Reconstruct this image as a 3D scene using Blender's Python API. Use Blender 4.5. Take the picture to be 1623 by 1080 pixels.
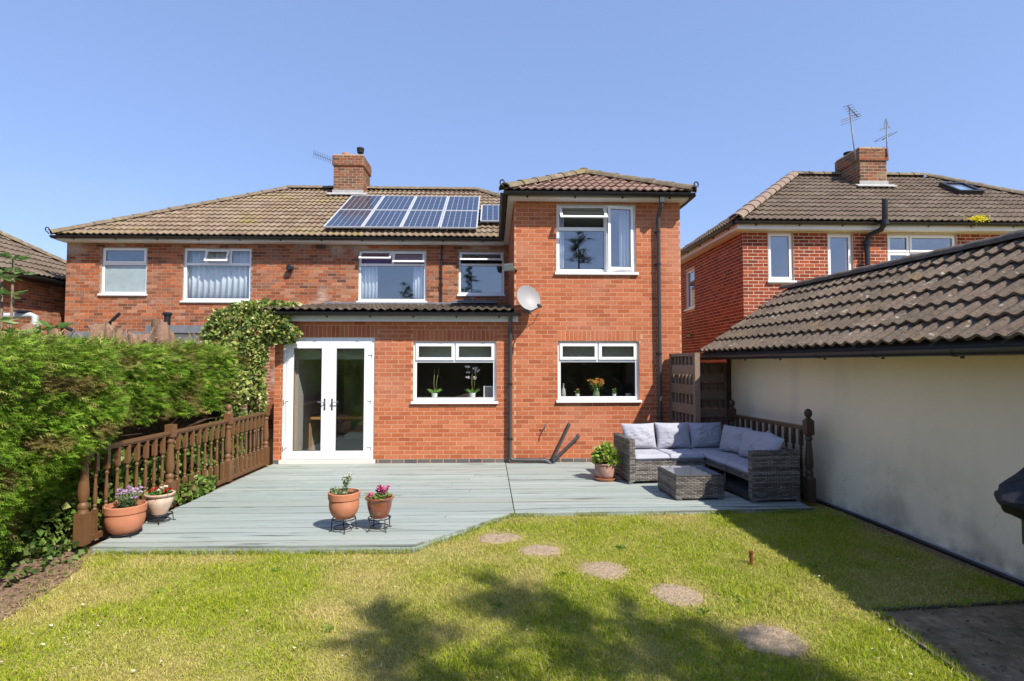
import bpy, math, random
import numpy as np
from mathutils import Vector, Matrix

random.seed(7)
rng = np.random.default_rng(7)
for o in list(bpy.data.objects):
    bpy.data.objects.remove(o)
scene = bpy.context.scene
COL = scene.collection
PI = math.pi

# ------------------------------------------------------------------ camera
CAMZ, FPX = 1.863, 870.0
YAW, PITCH = math.radians(1.88), math.radians(2.37)
cam = bpy.data.cameras.new('camera')
cam.sensor_fit = 'HORIZONTAL'
cam.sensor_width = 36.0
cam.lens = FPX / 1623.0 * 36.0
cam.clip_start = 0.05
cam.clip_end = 600.0
camo = bpy.data.objects.new('camera', cam)
COL.objects.link(camo)
camo.location = (0, 0, CAMZ)
camo.rotation_euler = (math.radians(90) + PITCH, 0, -YAW)
scene.camera = camo

# ------------------------------------------------------------------ sky, sun, exposure
LDIR = Vector((-0.60, 0.69, -1.0)).normalized()
SUN_EL = math.asin(-LDIR.z)
SUN_AZ = math.atan2(-LDIR.x, -LDIR.y)
world = bpy.data.worlds.new('World')
scene.world = world
world.use_nodes = True
wn, wl = world.node_tree.nodes, world.node_tree.links
bg = wn['Background']
sky = wn.new('ShaderNodeTexSky')
sky.sky_type = 'NISHITA'
sky.sun_disc = False
sky.sun_elevation = SUN_EL
sky.sun_rotation = SUN_AZ
sky.altitude = 50
sky.air_density = 1.0
sky.dust_density = 0.7
sky.ozone_density = 2.2
# thin high cirrus over the blue
tc = wn.new('ShaderNodeTexCoord')
mp = wn.new('ShaderNodeMapping')
mp.inputs['Scale'].default_value = (1.0, 1.3, 2.6)
nz = wn.new('ShaderNodeTexNoise')
nz.inputs['Scale'].default_value = 1.3
nz.inputs['Detail'].default_value = 6
nz.inputs['Roughness'].default_value = 0.55
rp = wn.new('ShaderNodeValToRGB')
rp.color_ramp.elements[0].position = 0.42
rp.color_ramp.elements[0].color = (0.50, 0.50, 0.50, 1)
rp.color_ramp.elements[1].position = 0.85
rp.color_ramp.elements[1].color = (0.68, 0.68, 0.68, 1)
mx = wn.new('ShaderNodeMixRGB')
mx.inputs['Color2'].default_value = (1.30, 2.00, 3.55, 1)
wl.new(tc.outputs['Generated'], mp.inputs['Vector'])
wl.new(mp.outputs['Vector'], nz.inputs['Vector'])
wl.new(nz.outputs['Fac'], rp.inputs['Fac'])
wl.new(rp.outputs['Color'], mx.inputs['Fac'])
tint = wn.new('ShaderNodeMixRGB')
tint.blend_type = 'MULTIPLY'
tint.inputs['Fac'].default_value = 1.0
tint.inputs['Color2'].default_value = (1.06, 0.99, 1.13, 1)
wl.new(sky.outputs['Color'], tint.inputs['Color1'])
wl.new(tint.outputs['Color'], mx.inputs['Color1'])
wl.new(mx.outputs['Color'], bg.inputs['Color'])
bg.inputs['Strength'].default_value = 0.142

sun = bpy.data.lights.new('sun', 'SUN')
sun.energy = 4.35
sun.angle = math.radians(0.55)
sun.color = (1.0, 0.94, 0.85)
suno = bpy.data.objects.new('sun', sun)
COL.objects.link(suno)
suno.rotation_euler = LDIR.to_track_quat('-Z', 'Y').to_euler()
suno.location = (10, -12, 16)

vs = scene.view_settings
vs.view_transform = 'Standard'
vs.look = 'None'
vs.exposure = 0.70
vs.gamma = 1.0
vs.use_curve_mapping = False
scene.cycles.max_bounces = 10
scene.cycles.transparent_max_bounces = 24
scene.cycles.use_denoising = True

# ------------------------------------------------------------------ picture point -> place
_F = Vector((math.sin(YAW) * math.cos(PITCH), math.cos(YAW) * math.cos(PITCH), math.sin(PITCH)))
_R = Vector((math.cos(YAW), -math.sin(YAW), 0))
_U = _R.cross(_F)
CAM = Vector((0, 0, CAMZ))
def ray(px, py):
    return _F * FPX + _R * (px - 811.5) - _U * (py - 540.0)
def atY(px, py, Y):
    d = ray(px, py); return CAM + d * (Y / d.y)
def atX(px, py, X):
    d = ray(px, py); return CAM + d * (X / d.x)
def atZ(px, py, z):
    d = ray(px, py); return CAM + d * ((z - CAMZ) / d.z)
def atP(px, py, P, n):
    d = ray(px, py); return CAM + d * ((P - CAM).dot(n) / d.dot(n))
def lawnz(y):
    """The lawn rises gently towards the house."""
    return 0.085 - 0.031 * (6.4 - min(6.4, max(0.0, y)))
def atL(px, py):
    z = 0.03
    for _ in range(6):
        p = atZ(px, py, z); z = lawnz(p.y)
    return p
def proj(p):
    v = Vector(p) - CAM
    w = v.dot(_F)
    if w < 0.05:
        return None
    return 811.5 + FPX * v.dot(_R) / w, 540.0 - FPX * v.dot(_U) / w
def in_frame(p, m=8):
    q = proj(p)
    return q is not None and -m < q[0] < 1623 + m and -m < q[1] < 1080 + m

# ------------------------------------------------------------------ materials
def nm(name):
    m = bpy.data.materials.new(name)
    m.use_nodes = True
    return m, m.node_tree.nodes, m.node_tree.links, m.node_tree.nodes['Principled BSDF']

def c4(c):
    return (c[0], c[1], c[2], 1.0)

def M(name, col, rough=0.7, var=0.0, vscale=8.0, bump=0.0, bscale=60.0, ramp=None, spec=0.3, metal=0.0,
      spots=(), stretch=None, coat=0.0, attr='rnd', bdist=0.01, edge=None):
    """Principled material: base colour or colour ramp over the piece's own number, mottling, spots and fine relief."""
    m, n, l, b = nm(name)
    b.inputs['Roughness'].default_value = rough
    b.inputs['Specular IOR Level'].default_value = spec
    b.inputs['Metallic'].default_value = metal
    b.inputs['Coat Weight'].default_value = coat
    geo = n.new('ShaderNodeNewGeometry')
    pos = geo.outputs['Position']
    if stretch:
        mpn = n.new('ShaderNodeMapping')
        mpn.inputs['Scale'].default_value = stretch
        l.new(pos, mpn.inputs['Vector'])
        pos = mpn.outputs['Vector']
    if ramp:
        at = n.new('ShaderNodeAttribute')
        at.attribute_name = attr
        cr = n.new('ShaderNodeValToRGB')
        cr.color_ramp.interpolation = 'LINEAR'
        e = cr.color_ramp.elements
        while len(e) < len(ramp):
            e.new(0.5)
        for i, c in enumerate(ramp):
            e[i].position = i / (len(ramp) - 1)
            e[i].color = c4(c)
        l.new(at.outputs['Fac'], cr.inputs['Fac'])
        cur = cr.outputs['Color']
    else:
        rgb = n.new('ShaderNodeRGB')
        rgb.outputs[0].default_value = c4(col)
        cur = rgb.outputs[0]
    if var > 0:
        t = n.new('ShaderNodeTexNoise')
        t.inputs['Scale'].default_value = vscale
        t.inputs['Detail'].default_value = 5
        t.inputs['Roughness'].default_value = 0.65
        l.new(pos, t.inputs['Vector'])
        mr = n.new('ShaderNodeMapRange')
        mr.inputs['From Min'].default_value = 0.25
        mr.inputs['From Max'].default_value = 0.75
        mr.inputs['To Min'].default_value = 1 - var
        mr.inputs['To Max'].default_value = 1 + var
        l.new(t.outputs['Fac'], mr.inputs['Value'])
        mu = n.new('ShaderNodeVectorMath')
        mu.operation = 'SCALE'
        l.new(cur, mu.inputs[0])
        l.new(mr.outputs[0], mu.inputs['Scale'])
        cur = mu.outputs[0]
    for sp in spots:
        c, sc, lo, hi, amt = sp[:5]
        t = n.new('ShaderNodeTexNoise')
        t.inputs['Scale'].default_value = sc
        t.inputs['Detail'].default_value = 4
        l.new(pos if len(sp) < 6 else geo.outputs['Position'], t.inputs['Vector'])
        mr = n.new('ShaderNodeMapRange')
        mr.inputs['From Min'].default_value = lo
        mr.inputs['From Max'].default_value = hi
        mr.inputs['To Max'].default_value = amt
        l.new(t.outputs['Fac'], mr.inputs['Value'])
        mi = n.new('ShaderNodeMixRGB')
        mi.inputs['Color2'].default_value = c4(c)
        l.new(mr.outputs[0], mi.inputs['Fac'])
        l.new(cur, mi.inputs['Color1'])
        cur = mi.outputs['Color']
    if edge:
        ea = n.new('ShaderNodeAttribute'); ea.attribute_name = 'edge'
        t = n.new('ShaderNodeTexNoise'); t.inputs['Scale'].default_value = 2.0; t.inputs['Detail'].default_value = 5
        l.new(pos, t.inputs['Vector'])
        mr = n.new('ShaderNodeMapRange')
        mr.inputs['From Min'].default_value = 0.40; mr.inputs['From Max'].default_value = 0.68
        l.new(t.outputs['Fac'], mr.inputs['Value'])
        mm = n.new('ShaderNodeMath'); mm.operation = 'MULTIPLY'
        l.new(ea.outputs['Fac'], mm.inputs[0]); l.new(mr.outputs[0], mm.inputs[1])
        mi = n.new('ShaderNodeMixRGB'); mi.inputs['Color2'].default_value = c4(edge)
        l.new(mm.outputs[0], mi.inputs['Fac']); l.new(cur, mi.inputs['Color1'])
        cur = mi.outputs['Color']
    l.new(cur, b.inputs['Base Color'])
    if bump > 0:
        t = n.new('ShaderNodeTexNoise')
        t.inputs['Scale'].default_value = bscale
        t.inputs['Detail'].default_value = 4
        l.new(pos, t.inputs['Vector'])
        bp = n.new('ShaderNodeBump')
        bp.inputs['Strength'].default_value = bump
        bp.inputs['Distance'].default_value = bdist
        l.new(t.outputs['Fac'], bp.inputs['Height'])
        l.new(bp.outputs[0], b.inputs['Normal'])
    return m

def leaf_mat(name, trans=0.35, rough=0.5, spec=0.3):
    """Foliage: the colour is the leaf's own ('col' on the mesh), part of the light passes through."""
    m, n, l, b = nm(name)
    at = n.new('ShaderNodeAttribute')
    at.attribute_name = 'col'
    b.inputs['Roughness'].default_value = rough
    b.inputs['Specular IOR Level'].default_value = spec
    l.new(at.outputs['Color'], b.inputs['Base Color'])
    tr = n.new('ShaderNodeBsdfTranslucent')
    l.new(at.outputs['Color'], tr.inputs['Color'])
    mi = n.new('ShaderNodeMixShader')
    mi.inputs['Fac'].default_value = trans
    l.new(b.outputs[0], mi.inputs[1])
    l.new(tr.outputs[0], mi.inputs[2])
    l.new(mi.outputs[0], n['Material Output'].inputs['Surface'])
    return m

def glass_mat(name, tint=(0.96, 0.975, 0.97), base=0.065, k=0.8):
    m, n, l, b = nm(name)
    n.remove(b)
    tr = n.new('ShaderNodeBsdfTransparent')
    tr.inputs['Color'].default_value = c4(tint)
    gl = n.new('ShaderNodeBsdfGlossy')
    gl.inputs['Roughness'].default_value = 0.0
    gl.inputs['Color'].default_value = (0.9, 0.95, 1.0, 1)
    geo = n.new('ShaderNodeNewGeometry')
    dt = n.new('ShaderNodeVectorMath'); dt.operation = 'DOT_PRODUCT'
    l.new(geo.outputs['Incoming'], dt.inputs[0]); l.new(geo.outputs['Normal'], dt.inputs[1])
    ab = n.new('ShaderNodeMath'); ab.operation = 'ABSOLUTE'
    l.new(dt.outputs['Value'], ab.inputs[0])
    om = n.new('ShaderNodeMath'); om.operation = 'SUBTRACT'; om.inputs[0].default_value = 1.0
    l.new(ab.outputs[0], om.inputs[1])
    pw = n.new('ShaderNodeMath'); pw.operation = 'POWER'; pw.inputs[1].default_value = 5.0
    l.new(om.outputs[0], pw.inputs[0])
    ma = n.new('ShaderNodeMath')
    ma.operation = 'MULTIPLY_ADD'
    ma.inputs[1].default_value = k
    ma.inputs[2].default_value = base
    ma.use_clamp = True
    l.new(pw.outputs[0], ma.inputs[0])
    mi = n.new('ShaderNodeMixShader')
    l.new(ma.outputs[0], mi.inputs['Fac'])
    l.new(tr.outputs[0], mi.inputs[1])
    l.new(gl.outputs[0], mi.inputs[2])
    l.new(mi.outputs[0], n['Material Output'].inputs['Surface'])
    return m

MAT = {}
MAT['brick_new'] = M('orange_red_brick', None, 0.85, 0.20, 30, 0.5, 90,
    ramp=[(0.46, 0.142, 0.062), (0.39, 0.110, 0.047), (0.50, 0.170, 0.080), (0.43, 0.126, 0.054), (0.34, 0.092, 0.042)], spec=0.15,
    spots=[((0.54, 0.28, 0.19), 1.1, 0.54, 0.76, 0.40), ((0.26, 0.085, 0.045), 0.8, 0.57, 0.74, 0.40), ((0.30, 0.12, 0.06), 55, 0.58, 0.72, 0.5)])
MAT['mortar_new'] = M('buff_mortar', (0.53, 0.31, 0.185), 0.95, 0.15, 20, 0.4, 200, spec=0.1)
MAT['brick_old'] = M('weathered_mixed_brick', None, 0.9, 0.28, 26, 0.7, 60,
    ramp=[(0.38, 0.120, 0.050), (0.22, 0.075, 0.038), (0.44, 0.21, 0.125), (0.12, 0.060, 0.043), (0.36, 0.105, 0.042), (0.27, 0.13, 0.085), (0.46, 0.150, 0.062), (0.16, 0.066, 0.042)],
    spec=0.1, spots=[((0.52, 0.44, 0.38), 1.1, 0.57, 0.66, 0.70), ((0.10, 0.055, 0.04), 2.3, 0.60, 0.75, 0.5)])
MAT['mortar_old'] = M('old_grey_mortar', (0.37, 0.26, 0.175), 0.95, 0.25, 14, 0.5, 120, spec=0.1)
MAT['mortar_stack'] = M('weathered_stack_mortar', (0.42, 0.34, 0.24), 0.95, 0.25, 9, 0.4, 120, spec=0.1)
MAT['brick_red'] = M('dark_red_brick', None, 0.85, 0.22, 24, 0.5, 80,
    ramp=[(0.30, 0.062, 0.026), (0.20, 0.040, 0.020), (0.37, 0.090, 0.038), (0.26, 0.052, 0.023), (0.15, 0.042, 0.028)], spec=0.15)
MAT['brick_stack'] = M('sooty_stack_brick', None, 0.9, 0.3, 22, 0.6, 60,
    ramp=[(0.24, 0.098, 0.058), (0.16, 0.072, 0.047), (0.31, 0.100, 0.048), (0.11, 0.065, 0.046), (0.25, 0.15, 0.085)], spec=0.1,
    spots=[((0.34, 0.29, 0.15), 3.0, 0.58, 0.75, 0.5)])
MAT['mortar_pale'] = M('pale_mortar', (0.62, 0.49, 0.37), 0.95, 0.15, 18, 0.3, 150, spec=0.1)
MAT['brick_blue'] = M('blue_grey_plinth_brick', None, 0.6, 0.2, 30, 0.3, 80,
    ramp=[(0.10, 0.095, 0.095), (0.15, 0.13, 0.12), (0.075, 0.07, 0.075)], spec=0.3)
LICH = [((0.38, 0.35, 0.26), 9.0, 0.60, 0.76, 0.5), ((0.27, 0.23, 0.05), 1.1, 0.55, 0.72, 0.5), ((0.10, 0.075, 0.05), 3.0, 0.58, 0.75, 0.4)]
MAT['tile_main'] = M('lichened_brown_concrete_tile', None, 0.92, 0.25, 14, 0.6, 110,
    ramp=[(0.233, 0.168, 0.114), (0.193, 0.138, 0.092), (0.263, 0.199, 0.140), (0.217, 0.154, 0.103)], spec=0.1, spots=LICH)
MAT['tile_wing'] = M('rosy_brown_concrete_tile', None, 0.9, 0.18, 14, 0.5, 110,
    ramp=[(0.290, 0.185, 0.140), (0.247, 0.152, 0.117), (0.323, 0.213, 0.163)], spec=0.1, spots=[((0.36, 0.30, 0.20), 7, 0.66, 0.80, 0.4)])
MAT['tile_garage'] = M('dark_brown_gritty_tile', None, 0.93, 0.28, 22, 0.8, 160,
    ramp=[(0.164, 0.126, 0.093), (0.132, 0.102, 0.076), (0.195, 0.148, 0.111), (0.153, 0.114, 0.085)], spec=0.1,
    spots=[((0.42, 0.39, 0.31), 13.0, 0.645, 0.69, 0.75), ((0.30, 0.20, 0.06), 5.0, 0.60, 0.74, 0.4), ((0.045, 0.038, 0.03), 45.0, 0.50, 0.66, 0.6)])
MAT['tile_red_house'] = M('grey_brown_roof_tile', None, 0.92, 0.2, 14, 0.5, 110,
    ramp=[(0.165, 0.125, 0.090), (0.134, 0.100, 0.073), (0.186, 0.144, 0.106)], spec=0.1, spots=[((0.40, 0.36, 0.14), 0.9, 0.66, 0.80, 0.35)])
MAT['ridge_main'] = M('mossy_ridge_tile', (0.185, 0.145, 0.10), 0.95, 0.35, 9, 0.8, 70, spec=0.1, spots=LICH)
MAT['ridge_pink'] = M('pinkish_hip_tile', (0.25, 0.185, 0.145), 0.95, 0.2, 9, 0.5, 70, spec=0.1)
MAT['ridge_garage'] = M('dark_ridge_tile', (0.13, 0.105, 0.085), 0.95, 0.4, 12, 0.8, 90, spec=0.1, spots=[((0.4, 0.37, 0.3), 12, 0.68, 0.76, 0.6)])
MAT['felt'] = M('dark_roof_felt', (0.05, 0.045, 0.042), 0.95)
MAT['upvc'] = M('white_upvc', (0.82, 0.82, 0.82), 0.32, spec=0.45)
MAT['fascia'] = M('white_fascia_board', (0.74, 0.73, 0.71), 0.45, 0.06, 6, spec=0.4)
MAT['gutter'] = M('black_plastic_gutter', (0.014, 0.014, 0.016), 0.38, spec=0.5)
MAT['pipe_grey'] = M('grey_downpipe', (0.055, 0.058, 0.062), 0.4, spec=0.5)
MAT['pipe_wrap'] = M('grey_plastic_pipe', (0.42, 0.42, 0.42), 0.5)
MAT['gasket'] = M('grey_window_gasket', (0.06, 0.06, 0.065), 0.6)
MAT['glass'] = glass_mat('window_glass')
MAT['glass_sky'] = glass_mat('reflective_window_glass', base=0.13)
MAT['frost'] = M('frosted_glass', (0.30, 0.37, 0.39), 0.22, 0.12, 6, spec=0.9, coat=0.5)
MAT['room'] = M('dim_room_paint', (0.36, 0.335, 0.30), 0.9)
MAT['room_up'] = M('grey_bedroom_paint', (0.34, 0.36, 0.38), 0.9)
MAT['curtain'] = M('white_voile_fabric', (0.62, 0.66, 0.70), 0.9, 0.08, 3)
MAT['purple'] = M('purple_blind_fabric', (0.16, 0.10, 0.24), 0.9)
MAT['metal'] = M('brushed_handle_metal', (0.5, 0.5, 0.5), 0.3, metal=1.0)
def stained_render():
    """Cream render: smudges, faint cracks, and splash dirt that thins out above the ground."""
    m, n, l, b = nm('cream_render')
    b.inputs['Roughness'].default_value = 0.92
    b.inputs['Specular IOR Level'].default_value = 0.12
    geo = n.new('ShaderNodeNewGeometry')
    sx = n.new('ShaderNodeSeparateXYZ')
    l.new(geo.outputs['Position'], sx.inputs[0])
    def noise(scale, det=5, stretch=None):
        t = n.new('ShaderNodeTexNoise')
        t.inputs['Scale'].default_value = scale
        t.inputs['Detail'].default_value = det
        if stretch:
            mpn = n.new('ShaderNodeMapping'); mpn.inputs['Scale'].default_value = stretch
            l.new(geo.outputs['Position'], mpn.inputs['Vector']); l.new(mpn.outputs['Vector'], t.inputs['Vector'])
        else:
            l.new(geo.outputs['Position'], t.inputs['Vector'])
        return t.outputs['Fac']
    def rng_(v, a, b_, c, d):
        r = n.new('ShaderNodeMapRange')
        for k, x in (('From Min', a), ('From Max', b_), ('To Min', c), ('To Max', d)): r.inputs[k].default_value = x
        l.new(v, r.inputs['Value']); return r.outputs[0]
    def mul(a, b_):
        k = n.new('ShaderNodeMath'); k.operation = 'MULTIPLY'; l.new(a, k.inputs[0]); l.new(b_, k.inputs[1]); return k.outputs[0]
    def mix(cur, col, f):
        k = n.new('ShaderNodeMixRGB'); k.inputs['Color2'].default_value = c4(col)
        l.new(cur, k.inputs['Color1']); l.new(f, k.inputs['Fac']); return k.outputs['Color']
    rgb = n.new('ShaderNodeRGB'); rgb.outputs[0].default_value = (0.90, 0.77, 0.555, 1)
    cur = mix(rgb.outputs[0], (0.82, 0.705, 0.515), rng_(noise(0.9), .4, .7, 0, .8))
    cur = mix(cur, (0.62, 0.55, 0.44), rng_(noise(2.2, 6, (1, 1, .25)), .56, .80, 0, .40))
    low = rng_(sx.outputs['Z'], .0, 1.0, 1, 0)
    cur = mix(cur, (0.17, 0.155, 0.13), mul(low, rng_(noise(1.6, 7), .48, .70, 0, .75)))
    cur = mix(cur, (0.10, 0.10, 0.075), mul(rng_(sx.outputs['Z'], .02, .22, 1, 0), rng_(noise(7, 6), .40, .62, 0, .85)))
    cur = mix(cur, (0.25, 0.22, 0.18), mul(rng_(noise(26, 3), .72, .76, 0, .5), rng_(noise(1.2), .5, .6, 0, 1)))
    vo = n.new('ShaderNodeTexVoronoi'); vo.feature = 'DISTANCE_TO_EDGE'; vo.inputs['Scale'].default_value = .75
    dz_ = n.new('ShaderNodeTexNoise'); dz_.inputs['Scale'].default_value = 3; dz_.inputs['Detail'].default_value = 5
    l.new(geo.outputs['Position'], dz_.inputs['Vector'])
    ad = n.new('ShaderNodeVectorMath'); ad.operation = 'MULTIPLY_ADD'
    ad.inputs[1].default_value = (.5, .5, .5)
    l.new(dz_.outputs['Color'], ad.inputs[0]); l.new(geo.outputs['Position'], ad.inputs[2]); l.new(ad.outputs[0], vo.inputs['Vector'])
    cur = mix(cur, (0.28, 0.25, 0.20), mul(rng_(vo.outputs['Distance'], .0, .0035, .28, 0), rng_(sx.outputs['Z'], .5, 1.3, 1, 0)))
    l.new(cur, b.inputs['Base Color'])
    bp = n.new('ShaderNodeBump'); bp.inputs['Strength'].default_value = .3; bp.inputs['Distance'].default_value = .01
    l.new(noise(14, 6), bp.inputs['Height']); l.new(bp.outputs[0], b.inputs['Normal'])
    return m
MAT['render'] = stained_render()
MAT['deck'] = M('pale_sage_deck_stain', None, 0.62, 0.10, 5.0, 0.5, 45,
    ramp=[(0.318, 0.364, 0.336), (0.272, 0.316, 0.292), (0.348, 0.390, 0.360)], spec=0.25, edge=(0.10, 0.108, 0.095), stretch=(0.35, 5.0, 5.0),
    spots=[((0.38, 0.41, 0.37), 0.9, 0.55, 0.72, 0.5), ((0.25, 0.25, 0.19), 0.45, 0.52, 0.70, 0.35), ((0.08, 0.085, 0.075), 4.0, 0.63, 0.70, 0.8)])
MAT['deck_dark'] = M('dark_deck_frame', (0.06, 0.065, 0.06), 0.9)
MAT['brown_wood'] = M('brown_stained_timber', (0.150, 0.075, 0.032), 0.42, 0.22, 10, 0.25, 70, spec=0.4, stretch=(6, 6, 1))
MAT['grey_wood'] = M('weathered_fence_timber', None, 0.9, 0.35, 9, 0.6, 60,
    ramp=[(0.24, 0.165, 0.115), (0.30, 0.22, 0.165), (0.19, 0.125, 0.085)], stretch=(1.5, 1.5, 9))
MAT['soil'] = M('brown_soil', (0.25, 0.165, 0.115), 0.97, 0.4, 18, 1.0, 50, spec=0.05, bdist=0.03)
MAT['pot_soil'] = M('dark_compost', (0.045, 0.028, 0.018), 0.97, 0.4, 60, 1.0, 120, spec=0.05)
MAT['terracotta'] = M('terracotta_clay', (0.46, 0.185, 0.100), 0.75, 0.12, 9, 0.15, 80, spec=0.2, spots=[((0.56, 0.34, 0.24), 6, 0.58, 0.78, 0.45)])
MAT['cream_clay'] = M('cream_washed_clay', (0.52, 0.35, 0.25), 0.8, 0.12, 7, 0.2, 60, spec=0.2, spots=[((0.62, 0.54, 0.44), 5, 0.50, 0.68, 0.8)])
MAT['glazed'] = M('glazed_brown_clay', (0.215, 0.060, 0.022), 0.12, 0.35, 11, spec=0.6, coat=0.6, spots=[((0.34, 0.16, 0.06), 14, 0.60, 0.68, 0.7)])
MAT['pink_clay'] = M('pinkish_ribbed_clay', (0.36, 0.20, 0.15), 0.7, 0.18, 8, 0.15, 60, spec=0.3, spots=[((0.50, 0.34, 0.27), 7, 0.58, 0.68, 0.6)])
MAT['wire'] = M('black_iron_wire', (0.012, 0.012, 0.013), 0.5, spec=0.4)
MAT['rattan'] = M('grey_brown_rattan', None, 0.55, 0.12, 30, ramp=[(0.055, 0.047, 0.041), (0.13, 0.112, 0.098), (0.22, 0.198, 0.178), (0.30, 0.275, 0.25)], spec=0.35)
MAT['rattan_dark'] = M('dark_frame_void', (0.018, 0.016, 0.015), 0.8)
MAT['cushion'] = M('lilac_grey_cushion_fabric', (0.375, 0.378, 0.425), 0.95, 0.05, 14, 0.25, 240, spec=0.1)
MAT['table_glass'] = M('smoked_table_glass', (0.11, 0.115, 0.125), 0.07, spec=0.7, coat=0.5)
MAT['stone'] = M('sandy_stone', (0.37, 0.28, 0.185), 0.95, 0.3, 24, 1.0, 60, spec=0.1, bdist=0.02, spots=[((0.15, 0.115, 0.09), 22, 0.55, 0.72, 0.7), ((0.20, 0.20, 0.07), 3, 0.62, 0.8, 0.4)])
MAT['slab'] = M('dirty_concrete', (0.23, 0.170, 0.105), 0.95, 0.5, 7, 0.8, 60, spec=0.1, spots=[((0.10, 0.095, 0.04), 2.2, 0.46, 0.66, 0.7), ((0.055, 0.045, 0.03), 9, 0.56, 0.70, 0.6), ((0.34, 0.28, 0.19), 14, 0.60, 0.68, 0.5)])
MAT['rust'] = M('rusty_steel', (0.20, 0.065, 0.022), 0.85, 0.35, 40, 0.4, 100)
MAT['bark'] = M('sawn_bark', (0.30, 0.185, 0.125), 0.95, 0.4, 18, 1.0, 40, spec=0.1, stretch=(3, 3, 1))
MAT['bark_dark'] = M('dark_bark', (0.085, 0.052, 0.035), 0.95, 0.3, 14, 0.8, 40, spec=0.1)
MAT['leaf'] = leaf_mat('leaf')
MAT['needle'] = leaf_mat('conifer_needle', 0.25, 0.6, 0.2)
MAT['grass'] = leaf_mat('grass_blade', 0.30, 0.55, 0.2)
MAT['petal'] = leaf_mat('petal', 0.3, 0.6, 0.2)
MAT['dish'] = M('grey_dish_paint', (0.29, 0.28, 0.275), 0.5, spec=0.4)
MAT['alu'] = M('dull_aluminium', (0.16, 0.16, 0.17), 0.5, metal=0.4)
MAT['cell'] = M('blue_solar_cell', None, 0.16, 0.0, ramp=[(0.024, 0.034, 0.066), (0.031, 0.043, 0.078), (0.027, 0.038, 0.066)], spec=0.5, coat=0.3)
MAT['cell_dark'] = M('black_solar_cell', None, 0.16, 0.0, ramp=[(0.024, 0.018, 0.022), (0.030, 0.022, 0.026)], spec=0.5, coat=0.4)
MAT['backsheet'] = M('white_solar_backsheet', (0.38, 0.40, 0.42), 0.2, spec=0.5, coat=0.5)
MAT['panel_frame'] = M('silver_panel_frame', (0.46, 0.47, 0.49), 0.35, spec=0.5)
MAT['sky_pane'] = M('painted_sky_pane', (0.22, 0.30, 0.42), 0.05, spec=0.9, coat=1.0)  # blue base colour paints in the reflected sky, under a glossy coat
MAT['edging'] = M('old_timber_edging', (0.10, 0.085, 0.07), 0.95, 0.35, 12, 0.6, 50)
MAT['lead'] = M('pale_lead_flashing', (0.36, 0.355, 0.34), 0.6, 0.2, 9)
MAT['lead_dark'] = M('dark_lead_sheet', (0.16, 0.17, 0.19), 0.5, 0.3, 7)
MAT['cover'] = M('black_fabric_cover', (0.018, 0.019, 0.024), 0.7, 0.2, 8, 0.5, 30)
MAT['white_pot'] = M('white_ceramic', (0.75, 0.75, 0.74), 0.3)
MAT['wicker'] = M('tan_wicker', (0.42, 0.30, 0.19), 0.8, 0.25, 60)
MAT['oak'] = M('orange_oak', (0.40, 0.21, 0.075), 0.5, 0.2, 8, stretch=(6, 6, 1))
MAT['lens'] = M('greenish_lamp_glass', (0.36, 0.40, 0.34), 0.15, spec=0.6)
MAT['ground'] = M('thatchy_lawn_soil', (0.30, 0.245, 0.085), 0.97, 0.35, 10, 0.8, 90, spec=0.05,
    spots=[((0.18, 0.205, 0.04), 1.3, 0.42, 0.66, 0.7), ((0.40, 0.30, 0.14), 0.8, 0.58, 0.8, 0.6)])

# ------------------------------------------------------------------ building helpers
ORG = {}
def org(o):
    return ORG.get(o.name, Vector((0, 0, 0))) if o is not None else Vector((0, 0, 0))

def setp(o, label=None, cat=None, group=None, kind=None):
    if label: o['label'] = label
    if cat: o['category'] = cat
    if group: o['group'] = group
    if kind: o['kind'] = kind
    return o

def thing(name, label, cat, loc, rz=0.0, group=None, local=False):
    """Empty at the base of a thing. local=True: its parts are built in its own axes."""
    o = bpy.data.objects.new(name, None)
    COL.objects.link(o)
    o.empty_display_size = 0.2
    o.location = loc
    o.rotation_euler = (0, 0, rz)
    setp(o, label, cat, group)
    ORG[o.name] = Vector((0, 0, 0)) if local else Vector(loc)
    return o

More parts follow.
